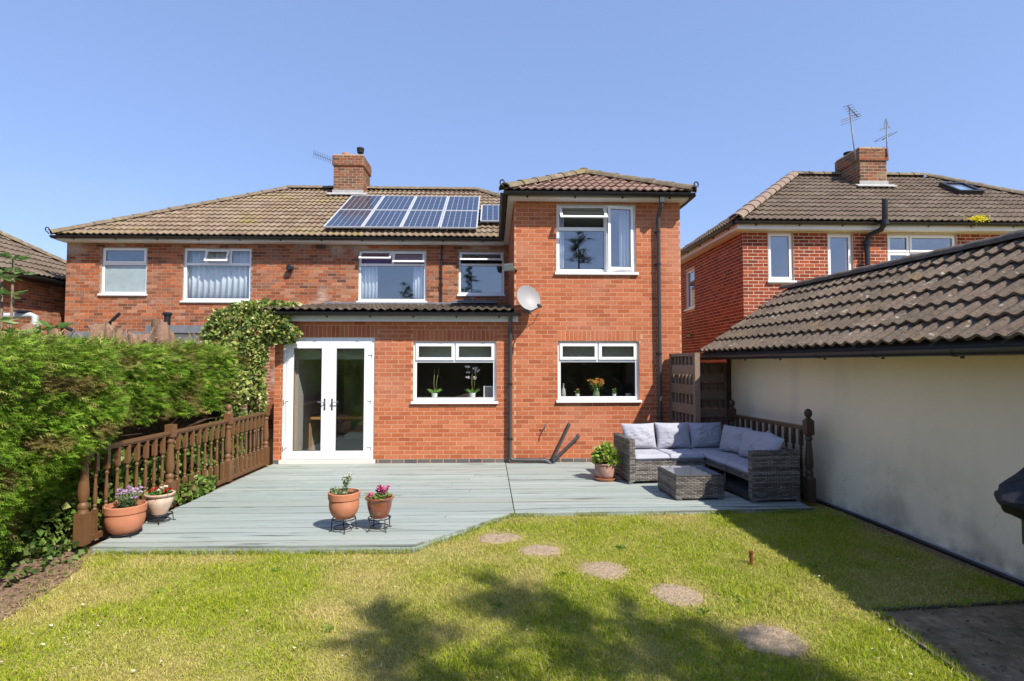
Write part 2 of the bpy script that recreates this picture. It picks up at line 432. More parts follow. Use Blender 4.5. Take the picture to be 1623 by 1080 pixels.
class MB:
    def __init__(s):
        s.v, s.f, s.r = [], [], []
    def add(s, verts, faces, rnd=0.0):
        b = len(s.v)
        s.v.extend(tuple(p) for p in verts)
        s.r.extend([rnd] * len(verts))
        s.f.extend(tuple(i + b for i in f) for f in faces)
        return s
    def boxT(s, T, a0, a1, d0, d1, z0, z1, rnd=0.0, skip=()):
        P = [T(a, d, z) for z in (z0, z1) for d in (d0, d1) for a in (a0, a1)]
        F = {'bot': (0, 2, 3, 1), 'top': (4, 5, 7, 6), 'd0': (0, 1, 5, 4), 'd1': (2, 6, 7, 3), 'a0': (0, 4, 6, 2), 'a1': (1, 3, 7, 5)}
        return s.add(P, [F[k] for k in F if k not in skip], rnd)
    def box(s, x0, x1, y0, y1, z0, z1, rnd=0.0):
        return s.boxT(lambda a, d, z: Vector((a, d, z)), x0, x1, y0, y1, z0, z1, rnd)
    def bar(s, p, q, w, h, up=Vector((0, 0, 1)), rnd=0.0):
        """Rectangular bar from p to q."""
        p, q = Vector(p), Vector(q)
        t = (q - p).normalized()
        sd = t.cross(up)
        if sd.length < 1e-4:
            sd = t.cross(Vector((0, 1, 0)))
        sd.normalize()
        uu = sd.cross(t).normalized()
        P = []
        for e in (p, q):
            for a, b in ((-1, -1), (1, -1), (1, 1), (-1, 1)):
                P.append(e + sd * (a * w / 2) + uu * (b * h / 2))
        return s.add(P, [(0, 3, 2, 1), (4, 5, 6, 7), (0, 1, 5, 4), (1, 2, 6, 5), (2, 3, 7, 6), (3, 0, 4, 7)], rnd)
    def tube(s, pts, rad, n=8, rnd=0.0, caps=True):
        pts = [Vector(p) for p in pts]
        rads = rad if isinstance(rad, (list, tuple)) else [rad] * len(pts)
        rings = []
        prev = None
        for i, p in enumerate(pts):
            t = (pts[min(i + 1, len(pts) - 1)] - pts[max(i - 1, 0)])
            t = t.normalized() if t.length > 1e-9 else Vector((0, 0, 1))
            if prev is None:
                a = t.cross(Vector((0, 0, 1)))
                if a.length < 1e-3:
                    a = t.cross(Vector((0, 1, 0)))
            else:
                a = prev - t * prev.dot(t)
            a.normalize()
            prev = a
            b = t.cross(a)
            rings.append([p + (a * math.cos(2 * PI * k / n) + b * math.sin(2 * PI * k / n)) * rads[i] for k in range(n)])
        V = [p for r in rings for p in r]
        F = []
        for i in range(len(rings) - 1):
            for k in range(n):
                F.append((i * n + k, i * n + (k + 1) % n, (i + 1) * n + (k + 1) % n, (i + 1) * n + k))
        if caps:
            F.append(tuple(range(n - 1, -1, -1)))
            F.append(tuple((len(rings) - 1) * n + k for k in range(n)))
        return s.add(V, F, rnd)
    def lathe(s, prof, c, n=20, rnd=0.0, capb=True, capt=True, axis=None, fl=None):
        """prof: (radius, height) pairs; axis turns the spindle."""
        R = Matrix.Identity(3)
        if axis is not None:
            R = Vector((0, 0, 1)).rotation_difference(Vector(axis)).to_matrix()
        c = Vector(c)
        V, F = [], []
        for r, h in prof:
            for k in range(n):
                a = 2 * PI * k / n
                V.append(c + R @ Vector((r * math.cos(a), r * math.sin(a), h)))
        for i in range(len(prof) - 1):
            for k in range(n):
                F.append((i * n + k, i * n + (k + 1) % n, (i + 1) * n + (k + 1) % n, (i + 1) * n + k))
        if capb: F.append(tuple(range(n - 1, -1, -1)))
        if capt: F.append(tuple((len(prof) - 1) * n + k for k in range(n)))
        return s.add(V, F, rnd)
    def build(s, name, mat, parent=None, at=None, smooth=False, kind=None, angle=None):
        off = Vector(at) if at is not None else org(parent)
        me = bpy.data.meshes.new(name)
        me.from_pydata([(p[0] - off.x, p[1] - off.y, p[2] - off.z) for p in s.v], [], s.f)
        me.materials.append(mat)
        if any(s.r):
            a = me.attributes.new('rnd', 'FLOAT', 'POINT')
            a.data.foreach_set('value', np.array(s.r, dtype=np.float32))
        o = bpy.data.objects.new(name, me)
        COL.objects.link(o)
        if smooth or angle:
            me.polygons.foreach_set('use_smooth', [True] * len(me.polygons))
            if angle:
                me.set_sharp_from_angle(angle=math.radians(angle))
        if parent is not None:
            o.parent = parent
            ORG[o.name] = off
        elif at is not None:
            o.location = off
        if kind: o['kind'] = kind
        return o

def np_mesh(name, V, F, mat, parent=None, off=(0, 0, 0), col=None, kind=None, smooth=False, at=None):
    """Mesh from numpy arrays; F is (n,3) or (n,4); col per vertex."""
    me = bpy.data.meshes.new(name)
    V = np.asarray(V, dtype=np.float32) - np.asarray(off if at is None else at, dtype=np.float32)
    F = np.asarray(F, dtype=np.int32)
    k = F.shape[1]
    me.vertices.add(len(V)); me.vertices.foreach_set('co', V.ravel())
    me.loops.add(F.size); me.loops.foreach_set('vertex_index', F.ravel())
    me.polygons.add(len(F))
    me.polygons.foreach_set('loop_start', np.arange(0, F.size, k, dtype=np.int32))
    me.polygons.foreach_set('loop_total', np.full(len(F), k, dtype=np.int32))
    if smooth:
        me.polygons.foreach_set('use_smooth', np.ones(len(F), dtype=bool))
    me.update(calc_edges=True)
    if col is not None:
        a = me.attributes.new('col', 'FLOAT_COLOR', 'POINT')
        c = np.ones((len(V), 4), dtype=np.float32)
        c[:, :3] = col
        a.data.foreach_set('color', c.ravel())
    me.materials.append(mat)
    o = bpy.data.objects.new(name, me)
    COL.objects.link(o)
    if parent is not None:
        o.parent = parent
    elif at is not None:
        o.location = at
    if kind: o['kind'] = kind
    return o

def pieces(items, name, restname, restparent, limit=300):
    """items: dicts v (world points), f, r, mat, parent. The `limit` that show largest become objects, the rest one joined part."""
    for it in items:
        V = [Vector(p) for p in it['v']]
        c = sum(V, Vector()) / len(V)
        it['c'] = c
        d = (c - CAM).length
        ext = max((p - c).length for p in V)
        it['s'] = (ext / d if in_frame(c, 4) else 0.0) * it.get('w', 1.0)
    items = sorted(items, key=lambda i: -i['s'])
    for it in items[:limit]:
        par = it['parent']
        off = org(par)
        me = bpy.data.meshes.new(name)
        me.from_pydata([(p[0] - it['c'].x, p[1] - it['c'].y, p[2] - it['c'].z) for p in it['v']], [], it['f'])
        me.materials.append(it['mat'])
        a = me.attributes.new('rnd', 'FLOAT', 'POINT')
        a.data.foreach_set('value', np.full(len(it['v']), it['r'], dtype=np.float32))
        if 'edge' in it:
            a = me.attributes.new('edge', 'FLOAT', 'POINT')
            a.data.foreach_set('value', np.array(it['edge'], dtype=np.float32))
        if it.get('sm'):
            me.polygons.foreach_set('use_smooth', [True] * len(me.polygons))
            me.set_sharp_from_angle(angle=math.radians(50))
        o = bpy.data.objects.new(name, me)
        COL.objects.link(o)
        o.parent = par
        o.location = it['c'] - off
    rest = items[limit:]
    if rest:
        mats = []
        mb = MB()
        mi = []
        for it in rest:
            if it['mat'] not in mats: mats.append(it['mat'])
            k = mats.index(it['mat'])
            mb.add(it['v'], it['f'], it['r'])
            mi.extend([k] * len(it['f']))
        o = mb.build(restname, mats[0], restparent, kind='stuff')
        for m in mats[1:]:
            o.data.materials.append(m)
        o.data.polygons.foreach_set('material_index', mi)
        o.data.update()

# ------------------------------------------------------------------ walls of brick
def frameT(O, u, n):
    O, u, n = Vector(O), Vector(u).normalized(), Vector(n).normalized()
    return lambda a, d, z: O + u * a + n * d + Vector((0, 0, z))

def wall_mesh(T, L, z0, z1, ops, thick):
    xs = sorted({0.0, L, *[v for o in ops for v in (o[0], o[1]) if 0 < v < L]})
    zs = sorted({z0, z1, *[v for o in ops for v in (o[2], o[3]) if z0 < v < z1]})
    def solid(i, j):
        if not (0 <= i < len(xs) - 1 and 0 <= j < len(zs) - 1): return False
        a, z = (xs[i] + xs[i + 1]) / 2, (zs[j] + zs[j + 1]) / 2
        return not any(o[0] < a < o[1] and o[2] < z < o[3] for o in ops)
    mb = MB()
    for i in range(len(xs) - 1):
        for j in range(len(zs) - 1):
            if not solid(i, j): continue
            sk = []
            if solid(i - 1, j): sk.append('a0')
            if solid(i + 1, j): sk.append('a1')
            if solid(i, j - 1): sk.append('bot')
            if solid(i, j + 1): sk.append('top')
            mb.boxT(T, xs[i], xs[i + 1], -thick, 0, zs[j], zs[j + 1], skip=sk)
    return mb

def brick_items(T, L, z0, z1, ops, mat, parent, soldiers=(), bl=0.213, bh=0.0625, j=0.0125, proud=0.002, plinth=None, phase=0.0):
    out = []
    st_ = bh + j
    soldiers = [(o[0], o[1], o[2], min(z1, z0 + st_ * round((o[3] - z0) / st_) - j)) for o in soldiers]
    def brick(a0, a1, za, zb, m):
        if a1 - a0 < 0.025 or zb - za < 0.02: return
        mb = MB()
        pr = proud + random.uniform(-0.001, 0.0015)
        mb.boxT(T, a0, a1, -0.02, pr, za, zb, skip=('d0',))
        out.append(dict(v=mb.v, f=mb.f, r=random.random() * 0.999 + 0.001, mat=m, parent=parent))
    def sub(seg, cuts):
        segs = [seg]
        for c0, c1 in cuts:
            ns = []
            for s0, s1 in segs:
                if c1 <= s0 or c0 >= s1: ns.append((s0, s1)); continue
                if c0 > s0: ns.append((s0, c0 - 0.003))
                if c1 < s1: ns.append((c1 + 0.003, s1))
            segs = ns
        return segs
    z, row = z0, 0
    while z < z1 - 0.02:
        zb = min(z + bh, z1)
        if plinth and row == 0:
            m = plinth
        else:
            m = mat
        zm = (z + zb) / 2
        cuts = [(o[0], o[1]) for o in ops if o[2] - 0.012 < zm < o[3] + 0.012] + [(o[0], o[1]) for o in soldiers if o[2] - 0.02 < zm < o[3] + 0.02]
        a = -((bl + j) / 2 if row % 2 else 0.0) - phase
        while a < L:
            a0, a1 = max(a, 0.003), min(a + bl, L - 0.003)
            if a1 > a0:
                for s0, s1 in sub((a0, a1), cuts):
                    brick(s0, s1, z, zb, m)
            a += bl + j
        z += bh + j
        row += 1
    for o in soldiers:
        a = o[0] + 0.004
        while a + 0.03 < o[1]:
            brick(a, min(a + bh, o[1] - 0.004), o[2], o[3], mat)
            a += bh + j
    return out

# ------------------------------------------------------------------ tiled roofs
def tile_items(O, u, v, n, vmax, lim, W, gauge, mat, parent, rolls=2, amp=0.030, seg=5, lift=0.034, thick=0.022, u_start=0.0, u_end=None, skew=0.62):
    """Interlocking roll tiles over the plane O + u a + v b; lim(b) gives the allowed range of a."""
    O, u, v, n = Vector(O), Vector(u).normalized(), Vector(v).normalized(), Vector(n).normalized()
    N = rolls * seg
    p = W / rolls
    def prof(x):
        t = (x / p) % 1.0
        t = t / skew * 0.5 if t < skew else 0.5 + (t - skew) / (1 - skew) * 0.5
        return amp * (0.5 - 0.5 * math.cos(2 * PI * t)) ** 1.3
    xs = [W * i / N for i in range(N + 1)]
    zs = [prof(x) for x in xs]
    out = []
    rows = int(math.ceil(vmax / gauge))
    for r in range(rows):
        b0 = r * gauge
        lo0, hi0 = lim(b0 + 0.3 * gauge)
        k0 = int(math.floor((lo0 - u_start) / W)) - 1
        k1 = int(math.ceil((hi0 - u_start) / W)) + 1
        b1 = min(b0 + gauge * 1.12, vmax + 0.02)
        la, ha = lim(b0); lb, hb = lim(b1)
        for k in range(k0, k1 + 1):
            a0 = u_start + k * W
            if a0 + W < min(la, lb) or a0 > max(ha, hb): continue
            jl = random.uniform(-0.004, 0.004)
            ja = random.uniform(-0.003, 0.003)
            V = []
            for lay in range(4):
                b = b1 if lay == 0 else b0 + random.uniform(-0.001, 0.001)
                l_, h_ = (lb, hb) if lay == 0 else (la, ha)
                for i in range(N + 1):
                    a = min(max(a0 + xs[i] * 0.992 + ja, l_), h_)
                    h = zs[i] + (0.0 if lay == 0 else lift + jl)
                    if lay == 3: h -= thick
                    V.append(O + u * a + v * b + n * h)
            wid = (V[N + 1 + N] - V[N + 1]).length + (V[N] - V[0]).length
            if wid < 0.05: continue
            F = []
            q = N + 1
            for i in range(N):
                F.append((q + i, q + i + 1, i + 1, i))
                F.append((3 * q + i, 3 * q + i + 1, 2 * q + i + 1, 2 * q + i))
            out.append(dict(v=V, f=F, r=random.random() * 0.999 + 0.001, mat=mat, parent=parent, sm=True))
    return out

def cap_items(p, q, parent, mat, r=0.125, step=0.42, up=Vector((0, 0, 1)), n=7):
    """Half-round ridge and hip tiles from p up to q."""
    p, q = Vector(p), Vector(q)
    t = (q - p).normalized()
    sd = t.cross(up).normalized()
    uu = sd.cross(t).normalized()
    L = (q - p).length
    k = max(1, round(L / step))
    out = []
    for i in range(k):
        V, F = [], []
        e = 0.010 + random.uniform(0, 0.012)
        for b, rr, dz in ((i / k * L - 0.03, r + e, 0.0), (min((i + 1) / k * L, L), r - 0.004, 0.0), (i / k * L - 0.03, r + e - 0.03, 0.0)):
            for s in range(n):
                an = PI * (s / (n - 1))
                V.append(p + t * b + sd * (math.cos(an) * rr) + uu * (math.sin(an) * rr * 0.78 - 0.03))
        for s in range(n - 1):
            F.append((s, n + s, n + s + 1, s + 1))
            F.append((2 * n + s, s, s + 1, 2 * n + s + 1))
        out.append(dict(v=V, f=F, r=random.random() * 0.9 + 0.05, mat=mat, parent=parent, sm=True))
    return out

def gutter(p, q, parent, out, r=0.058, brackets=0.95, name='gutter', mat=None):
    """Half-round gutter with its clips, along p-q; `out` points away from the wall."""
    p, q, out = Vector(p), Vector(q), Vector(out).normalized()
    t = (q - p).normalized()
    mb = MB()
    n = 9
    V, F = [], []
    for e in (p, q):
        for rr in (r, r - 0.006):
            for k in range(n):
                an = PI + PI * k / (n - 1)
                V.append(e + out * (-math.cos(an) * rr) + Vector((0, 0, math.sin(an) * rr)))
    for k in range(n - 1):
        F.append((k, k + 1, 2 * n + k + 1, 2 * n + k))
        F.append((n + k, 3 * n + k, 3 * n + k + 1, n + k + 1))
    F.append((0, 2 * n, 3 * n, n))
    F.append((n - 1, 2 * n - 1, 4 * n - 1, 3 * n - 1))
    F.append(tuple(range(n)) ); F.append(tuple(2 * n + k for k in range(n - 1, -1, -1)))
    mb.add(V, F)
    o = mb.build(name, mat or MAT['gutter'], parent, smooth=True, angle=40)
    L = (q - p).length
    k = int(L / brackets)
    for i in range(k + 1):
        cb = MB()
        c = p + t * (L * (i + 0.5) / (k + 1))
        V, F = [], []
        for b in (-0.018, 0.018):
            for s in range(7):
                an = PI * 0.98 + PI * 1.04 * s / 6
                V.append(c + t * b + out * (-math.cos(an) * (r + 0.006)) + Vector((0, 0, math.sin(an) * (r + 0.006))))
        for s in range(6):
            F.append((s, s + 1, 8 + s, 7 + s))
        cb.add(V, F)
        cb.bar(c - out * (r + 0.002) - Vector((0, 0, r + 0.02)), c - out * (r + 0.002), 0.03, 0.012, up=out)
        cb.build('gutter_bracket', mat or MAT['gutter'], o)
    return o

# ------------------------------------------------------------------ windows
def sash_mesh(T, a0, a1, z0, z1, d0, d1, w):
    mb = MB()
    mb.boxT(T, a0, a1, d0, d1, z1 - w, z1)
    mb.boxT(T, a0, a1, d0, d1, z0, z0 + w)
    mb.boxT(T, a0, a0 + w, d0, d1, z0 + w, z1 - w)
    mb.boxT(T, a1 - w, a1, d0, d1, z0 + w, z1 - w)
    return mb

def window(house, T, a0, a1, z0, z1, cells, rec=0.05, fw=0.055, sill=True, pane='glass', sash_w=0.048, sill_d=0.05, bars=()):
    """cells: (a0, a1, z0, z1, kind, angle) in fractions of the opening; bars: mullions (vertical/horizontal) in fractions."""
    w, h = a1 - a0, z1 - z0
    df, db = -rec, -rec - 0.07
    fr = sash_mesh(T, a0, a1, z0, z1, db, df, fw)
    for k, c, s, e in bars:
        b = fw * 0.52
        if k == 'v':
            fr.boxT(T, a0 + c * w - b, a0 + c * w + b, db + 0.002, df - 0.003, z0 + s * h + (fw if s == 0 else b), z0 + e * h - (fw if e == 1 else b))
        else:
            fr.boxT(T, a0 + s * w + (fw if s == 0 else b), a0 + e * w - (fw if e == 1 else b), db + 0.001, df - 0.002, z0 + c * h - b, z0 + c * h + b)
    win = fr.build('window', MAT['upvc'], house)
    for (f0, f1, g0, g1, kind, ang) in cells:
        ca0 = a0 + (fw if f0 == 0 else f0 * w + fw * 0.52)
        ca1 = a1 - fw if f1 == 1 else a0 + f1 * w - fw * 0.52
        cz0 = z0 + (fw if g0 == 0 else g0 * h + fw * 0.52)
        cz1 = z1 - fw if g1 == 1 else z0 + g1 * h - fw * 0.52
        TT = T
        pk = pane
        if kind in ('sash', 'top', 'side'):
            o = 0.014
            sa0, sa1, sz0, sz1 = ca0 - o, ca1 + o, cz0 - o, cz1 + o
            if kind == 'top':
                ca, sa = math.cos(ang), math.sin(ang)
                TT = lambda a, d, z, zt=sz1, ca=ca, sa=sa: T(a, df + 0.004 + (d - df) * ca + (zt - z) * sa, zt - (zt - z) * ca + (d - df) * sa)
            elif kind == 'side':
                ca, sa = math.cos(ang), math.sin(ang)
                TT = lambda a, d, z, ah=sa1, ca=ca, sa=sa: T(ah - (ah - a) * ca + (d - df) * sa * 0.0, df + 0.004 + (d - df) * ca + (ah - a) * sa, z)
            s = sash_mesh(TT, sa0, sa1, sz0, sz1, df + 0.001, df + 0.024, sash_w).build('sash', MAT['upvc'], win)
            ga0, ga1, gz0, gz1 = sa0 + sash_w, sa1 - sash_w, sz0 + sash_w, sz1 - sash_w
            gd = df + 0.004
        else:
            ga0, ga1, gz0, gz1 = ca0, ca1, cz0, cz1
            gd = df - 0.022
        g = 0.007
        gm = MB()
        gm.boxT(TT, ga0, ga1, gd - 0.004, gd + 0.003, gz0, gz0 + g)
        gm.boxT(TT, ga0, ga1, gd - 0.004, gd + 0.003, gz1 - g, gz1)
        gm.boxT(TT, ga0, ga0 + g, gd - 0.004, gd + 0.003, gz0 + g, gz1 - g)
        gm.boxT(TT, ga1 - g, ga1, gd - 0.004, gd + 0.003, gz0 + g, gz1 - g)
        gm.build('gasket', MAT['gasket'], win)
        pm = MB()
        pm.boxT(TT, ga0 + g, ga1 - g, gd - 0.010, gd - 0.002, gz0 + g, gz1 - g)
        pm.build('pane', MAT[kind] if kind in ('frost',) else MAT[pk], win)
    if sill:
        sm = MB()
        sm.boxT(T, a0 - 0.03, a1 + 0.03, -rec + 0.002, sill_d, z0 - 0.045, z0 - 0.004)
        sm.build('sill', MAT['upvc'], win)
    return win

def room(house, T, a0, a1, z0, z1, depth, mat, back=-0.32):
    """Inside of the room behind a window: three walls, floor and ceiling."""
    mb = MB()
    t = 0.06
    mb.boxT(T, a0 - t, a1 + t, back - depth - t, back - depth, z0, z1)
    mb.boxT(T, a0 - t, a0, back - depth, back, z0, z1)
    mb.boxT(T, a1, a1 + t, back - depth, back, z0, z1)
    mb.boxT(T, a0 - t, a1 + t, back - depth - t, back, z0 - t, z0)
    mb.boxT(T, a0 - t, a1 + t, back - depth - t, back, z1, z1 + t)
    return mb.build('interior_wall', mat, house)

def curtain(x0, x1, z0, z1, y, label, folds=6, amp=0.03, mat='curtain', group=None):
    n = folds * 8
    mb = MB()
    V, F = [], []
    for i in range(n + 1):
        t = i / n
        x = x0 + (x1 - x0) * t
        yy = y + amp * math.sin(t * folds * 2 * PI + random.uniform(-0.25, 0.25))
        for dy in (0, 0.004):
            V += [(x, yy + dy, z0), (x, yy + dy, z1)]
    for i in range(n):
        b = i * 4
        F += [(b, b + 4, b + 5, b + 1), (b + 2, b + 3, b + 7, b + 6), (b, b + 2, b + 6, b + 4), (b + 1, b + 5, b + 7, b + 3)]
    F += [(0, 1, 3, 2), (n * 4, n * 4 + 2, n * 4 + 3, n * 4 + 1)]
    mb.add(V, F)
    o = mb.build('curtain', MAT[mat], at=((x0 + x1) / 2, y, z0), smooth=True)
    return setp(o, label, 'curtain', group)

# ------------------------------------------------------------------ foliage helpers (numpy)
def vnoise(P, scale, seed=0):
    """Value noise, 2-D or 3-D points -> 0..1"""
    P = np.asarray(P) * scale
    i = np.floor(P).astype(np.int64)
    f = P - i
    f = f * f * (3 - 2 * f)
    D = P.shape[1]
    out = np.zeros(len(P))
    for c in range(2 ** D):
        w = np.ones(len(P)); h = np.full(len(P), seed * 7919 + 13, dtype=np.int64)
        for d in range(D):
            b = (c >> d) & 1
            w *= f[:, d] if b else 1 - f[:, d]
            h = (h * 1103515245 + (i[:, d] + b) * (374761393 + 668265 * d)) & 0x7fffffff
        h = (h ^ (h >> 13)) * 1274126177 & 0x7fffffff
        out += w * ((h ^ (h >> 16)) & 0xffff) / 65535.0
    return out

def basis(d, rand):
    """Orthonormal side and normal for directions d."""
    d = d / np.linalg.norm(d, axis=1, keepdims=True)
    s = np.cross(d, rand)
    s /= np.linalg.norm(s, axis=1, keepdims=True) + 1e-9
    return d, s, np.cross(s, d)

def leaves(P, D, size, ratio, col, roll=None, fold=0.25):
    """One folded leaf (4 tris) per point: P base, D direction, size length."""
    n = len(P)
    rnd_ = rng.normal(size=(n, 3)) if roll is None else roll
    d, s, m = basis(D, rnd_)
    L = size[:, None]
    w = L * ratio / 2
    A = P
    B = P + d * L * 0.45 + s * w + m * w * fold
    C = P + d * L * 0.45 - s * w + m * w * fold
    E = P + d * L - m * L * 0.12
    G = P + d * L * 0.5
    V = np.stack([A, B, G, C, E], 1).reshape(-1, 3)
    b = (np.arange(n) * 5)[:, None]
    F = np.concatenate([b + np.array([0, 1, 2]), b + np.array([1, 4, 2]), b + np.array([0, 2, 3]), b + np.array([2, 4, 3])])
    return V, F, np.repeat(col, 5, 0)

def sprays(P, D, size, col, nl=7, up=None, width=0.34, lw=0.10):
    """Flat conifer sprays: a stem with leaflets either side, all as thin triangles."""
    n = len(P)
    d, s, m = basis(D, rng.normal(size=(n, 3)) * 0.55 + (np.array([0, 0, 1.0]) if up is None else up))
    L = size[:, None]
    Vs, Cs = [], []
    def tri(a, dr, ln, wd, side, shade):
        Vs.append(np.stack([a - side * wd, a + side * wd, a + dr * ln], 1))
        Cs.append(np.repeat((col * shade[:, None])[:, None, :], 3, 1))
    tri(P, d, L, L * 0.035, s, np.ones(n))
    for k in range(nl):
        t = 0.12 + 0.8 * k / (nl - 1)
        sg = 1 if k % 2 else -1
        a = P + d * L * t
        ang = 0.75
        dr = d * math.cos(ang) + s * sg * math.sin(ang) + m * rng.normal(0, 0.18, (n, 1)) - np.array([0, 0, 0.12])
        ln = L * width * (1.15 - 0.75 * t) * rng.uniform(0.7, 1.3, (n, 1))
        side = d * math.sin(ang) - s * sg * math.cos(ang)
        tri(a, dr, ln, ln * lw, side, rng.uniform(0.8, 1.2, n))
    V = np.concatenate([v.reshape(-1, 3) for v in Vs])
    C = np.concatenate([c.reshape(-1, 3) for c in Cs])
    F = np.arange(len(V)).reshape(-1, 3)
    return V, F, C

def cat(parts):
    V, F, C = [], [], []
    b = 0
    for v, f, c in parts:
        V.append(v); F.append(f + b); C.append(c); b += len(v)
    return np.concatenate(V), np.concatenate(F), np.concatenate(C)

def pal(n, cols, wts=None, jit=0.12):
    cols = np.array(cols)
    k = rng.choice(len(cols), n, p=wts)
    return np.clip(cols[k] * rng.uniform(1 - jit, 1 + jit, (n, 1)), 0.002, 1)

# ================================================================== THE SETTING
YF, YM, ZD = 9.67, 13.38, 0.13          # rear face of the extension, rear face of the main house, deck top
gm = MB()
gy = [-120, 0, 6.4, 220]
gm.add([(x, y, lawnz(y)) for y in gy for x in (-160, 160)], [(2 * i, 2 * i + 1, 2 * i + 3, 2 * i + 2) for i in range(3)])
lawn = gm.build('lawn', MAT['ground'], kind='structure')
sb = MB()
edge = [(-3.55, 2.2), (-3.52, 3.2), (-3.55, 3.8), (-3.52, 4.25), (-3.58, 4.7), (-3.66, 5.05), (-3.80, 5.40)]
V = [(x, y, lawnz(y) + .004) for x, y in edge] + [(-6.2, y, lawnz(y) + .004) for x, y in edge]
k = len(edge)
sb.add(V, [(i + k, i, i + 1, i + 1 + k) for i in range(k - 1)])
sb.add([(-6.2, 5.40, lawnz(5.40) + .004), (-3.80, 5.40, lawnz(5.40) + .004), (-3.80, 6.4, .089), (-3.80, 9.6, .089), (-6.2, 9.6, .089), (-6.2, 6.4, .089)], [(0, 1, 2, 5), (5, 2, 3, 4)])
sb.add([(3.93, 6.45, lawnz(6.45) + .004), (4.34, 4.25, lawnz(4.25) + .004), (4.52, 4.25, lawnz(4.25) + .004), (4.30, 6.6, lawnz(6.6) + .004)], [(0, 1, 2, 3)])
sb.build('soil_bed', MAT['soil'], kind='structure')

# ---------------- decking: every board a piece
DXL, DXJ, DXR = -3.80, 0.205, 3.83
dk = MB()
dk.add([(DXL + .02, 5.45, ZD - .03), (-.78, 5.39, ZD - .03), (DXJ, 6.47, ZD - .03), (DXR, 6.56, ZD - .03), (DXR, 9.66, ZD - .03), (DXL + .02, 9.66, ZD - .03),
        (DXL + .02, 5.45, 0), (-.78, 5.39, 0), (DXJ, 6.47, 0), (DXR, 6.56, 0), (DXR, 9.66, 0), (DXL + .02, 9.66, 0)],
       [(0, 1, 2, 3, 4, 5), (0, 6, 7, 1), (1, 7, 8, 2), (2, 8, 9, 3), (3, 9, 10, 4), (5, 11, 6, 0)])
deck = dk.build('deck', MAT['deck_dark'], kind='structure')
BW = 0.1435
def deck_front(x):
    if x < -0.78: return 5.405 - (x - DXL) / (-0.78 - DXL) * 0.06
    if x < DXJ: return 5.345 + (x + 0.78) / (DXJ + 0.78) * 1.085
    return 6.43 + (x - DXJ) / (DXR - DXJ) * 0.09
def board(x0, x1, y0, y1):
    """Board with fine grooves, its front edge cut to the deck outline."""
    def cl(x, y):
        # move a point back to the outline when it lies in front of it
        f = deck_front(x)
        return max(y, f)
    N = max(1, int((x1 - x0) / 0.35))
    xs = [x0 + (x1 - x0) * i / N for i in range(N + 1)]
    for yy in (y0, (y0 + y1) / 2, y1):
        c = -0.78 + (yy - 5.345) / 1.085 * (DXJ + 0.78)
        if x0 < c < x1: xs.append(c)
    xs = sorted(xs); N = len(xs) - 1
    h = ZD + random.uniform(-0.004, 0.003)
    V, F = [], []
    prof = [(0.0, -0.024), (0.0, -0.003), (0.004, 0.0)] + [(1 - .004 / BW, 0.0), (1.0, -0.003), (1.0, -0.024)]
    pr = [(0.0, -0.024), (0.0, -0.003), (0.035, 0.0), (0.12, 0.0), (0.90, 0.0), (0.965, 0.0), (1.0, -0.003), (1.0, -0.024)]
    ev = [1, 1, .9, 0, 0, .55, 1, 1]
    for x in xs:
        a, b = cl(x, y0), cl(x, y1)
        for t, dz in pr:
            V.append((x, a + (b - a) * t, h + dz))
    m = len(pr)
    for i in range(N):
        for s in range(m - 1):
            F.append((i * m + s, (i + 1) * m + s, (i + 1) * m + s + 1, i * m + s + 1))
    F.append(tuple(range(m))); F.append(tuple(N * m + s for s in range(m - 1, -1, -1)))
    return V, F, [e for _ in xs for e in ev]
items = []
y = 9.665
def xr_at(y):
    """Right end of the left-hand boards at this depth (the joint, or the diagonal front edge)."""
    if y > 6.43: return DXJ - 0.004 - (9.67 - y) * -0.012
    return -0.78 + (y - 5.345) / 1.085 * (DXJ + 0.78)
while y > 5.38:
    y0 = max(y - BW + random.choice([.005, .007, .011]), 5.345)
    xe = min(xr_at(y), DXJ + 0.04)
    cuts = [DXL, xe]
    if random.random() < 0.75:
        c = random.choice([-2.6, -1.3, -0.4, -3.1]) + random.uniform(-.2, .2)
        if DXL + .4 < c < xe - .5: cuts = [DXL, c, xe]
    for i in range(len(cuts) - 1):
        Vb, Fb, Eb = board(cuts[i] + (0.002 if i else 0), cuts[i + 1] - 0.002, y0, y)
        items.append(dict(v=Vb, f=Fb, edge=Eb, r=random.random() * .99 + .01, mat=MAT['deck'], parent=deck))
    y -= BW
y = 9.655
while y > 6.46:
    y0 = max(y - BW + random.choice([.004, .005, .007]), 6.42)
    jx = DXJ + 0.006 + (9.67 - y) * 0.012
    Vb, Fb, Eb = board(jx, DXR, y0, y)
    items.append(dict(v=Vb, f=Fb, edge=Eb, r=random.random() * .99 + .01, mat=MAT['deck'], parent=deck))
    y -= BW
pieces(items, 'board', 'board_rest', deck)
fb = MB()
pts = [(DXL, 5.400), (-0.78, 5.340), (DXJ, 6.424), (DXR, 6.515)]
for i in range(3):
    a, b = Vector((*pts[i], 0)), Vector((*pts[i + 1], 0))
    t = (b - a).normalized(); nn = Vector((t.y, -t.x, 0))
    for z0, z1, o in ((0.082, 0.104, 0.004), (0.052, 0.078, 0.007), (0.012, 0.048, 0.004)):
        fb.boxT(lambda p, d, z, a=a, t=t, nn=nn: a + t * p + nn * d + Vector((0, 0, z)), 0.004, (b - a).length - 0.004, -0.02, o, z0, z1)
fb.build('fascia_board', MAT['deck'], deck)

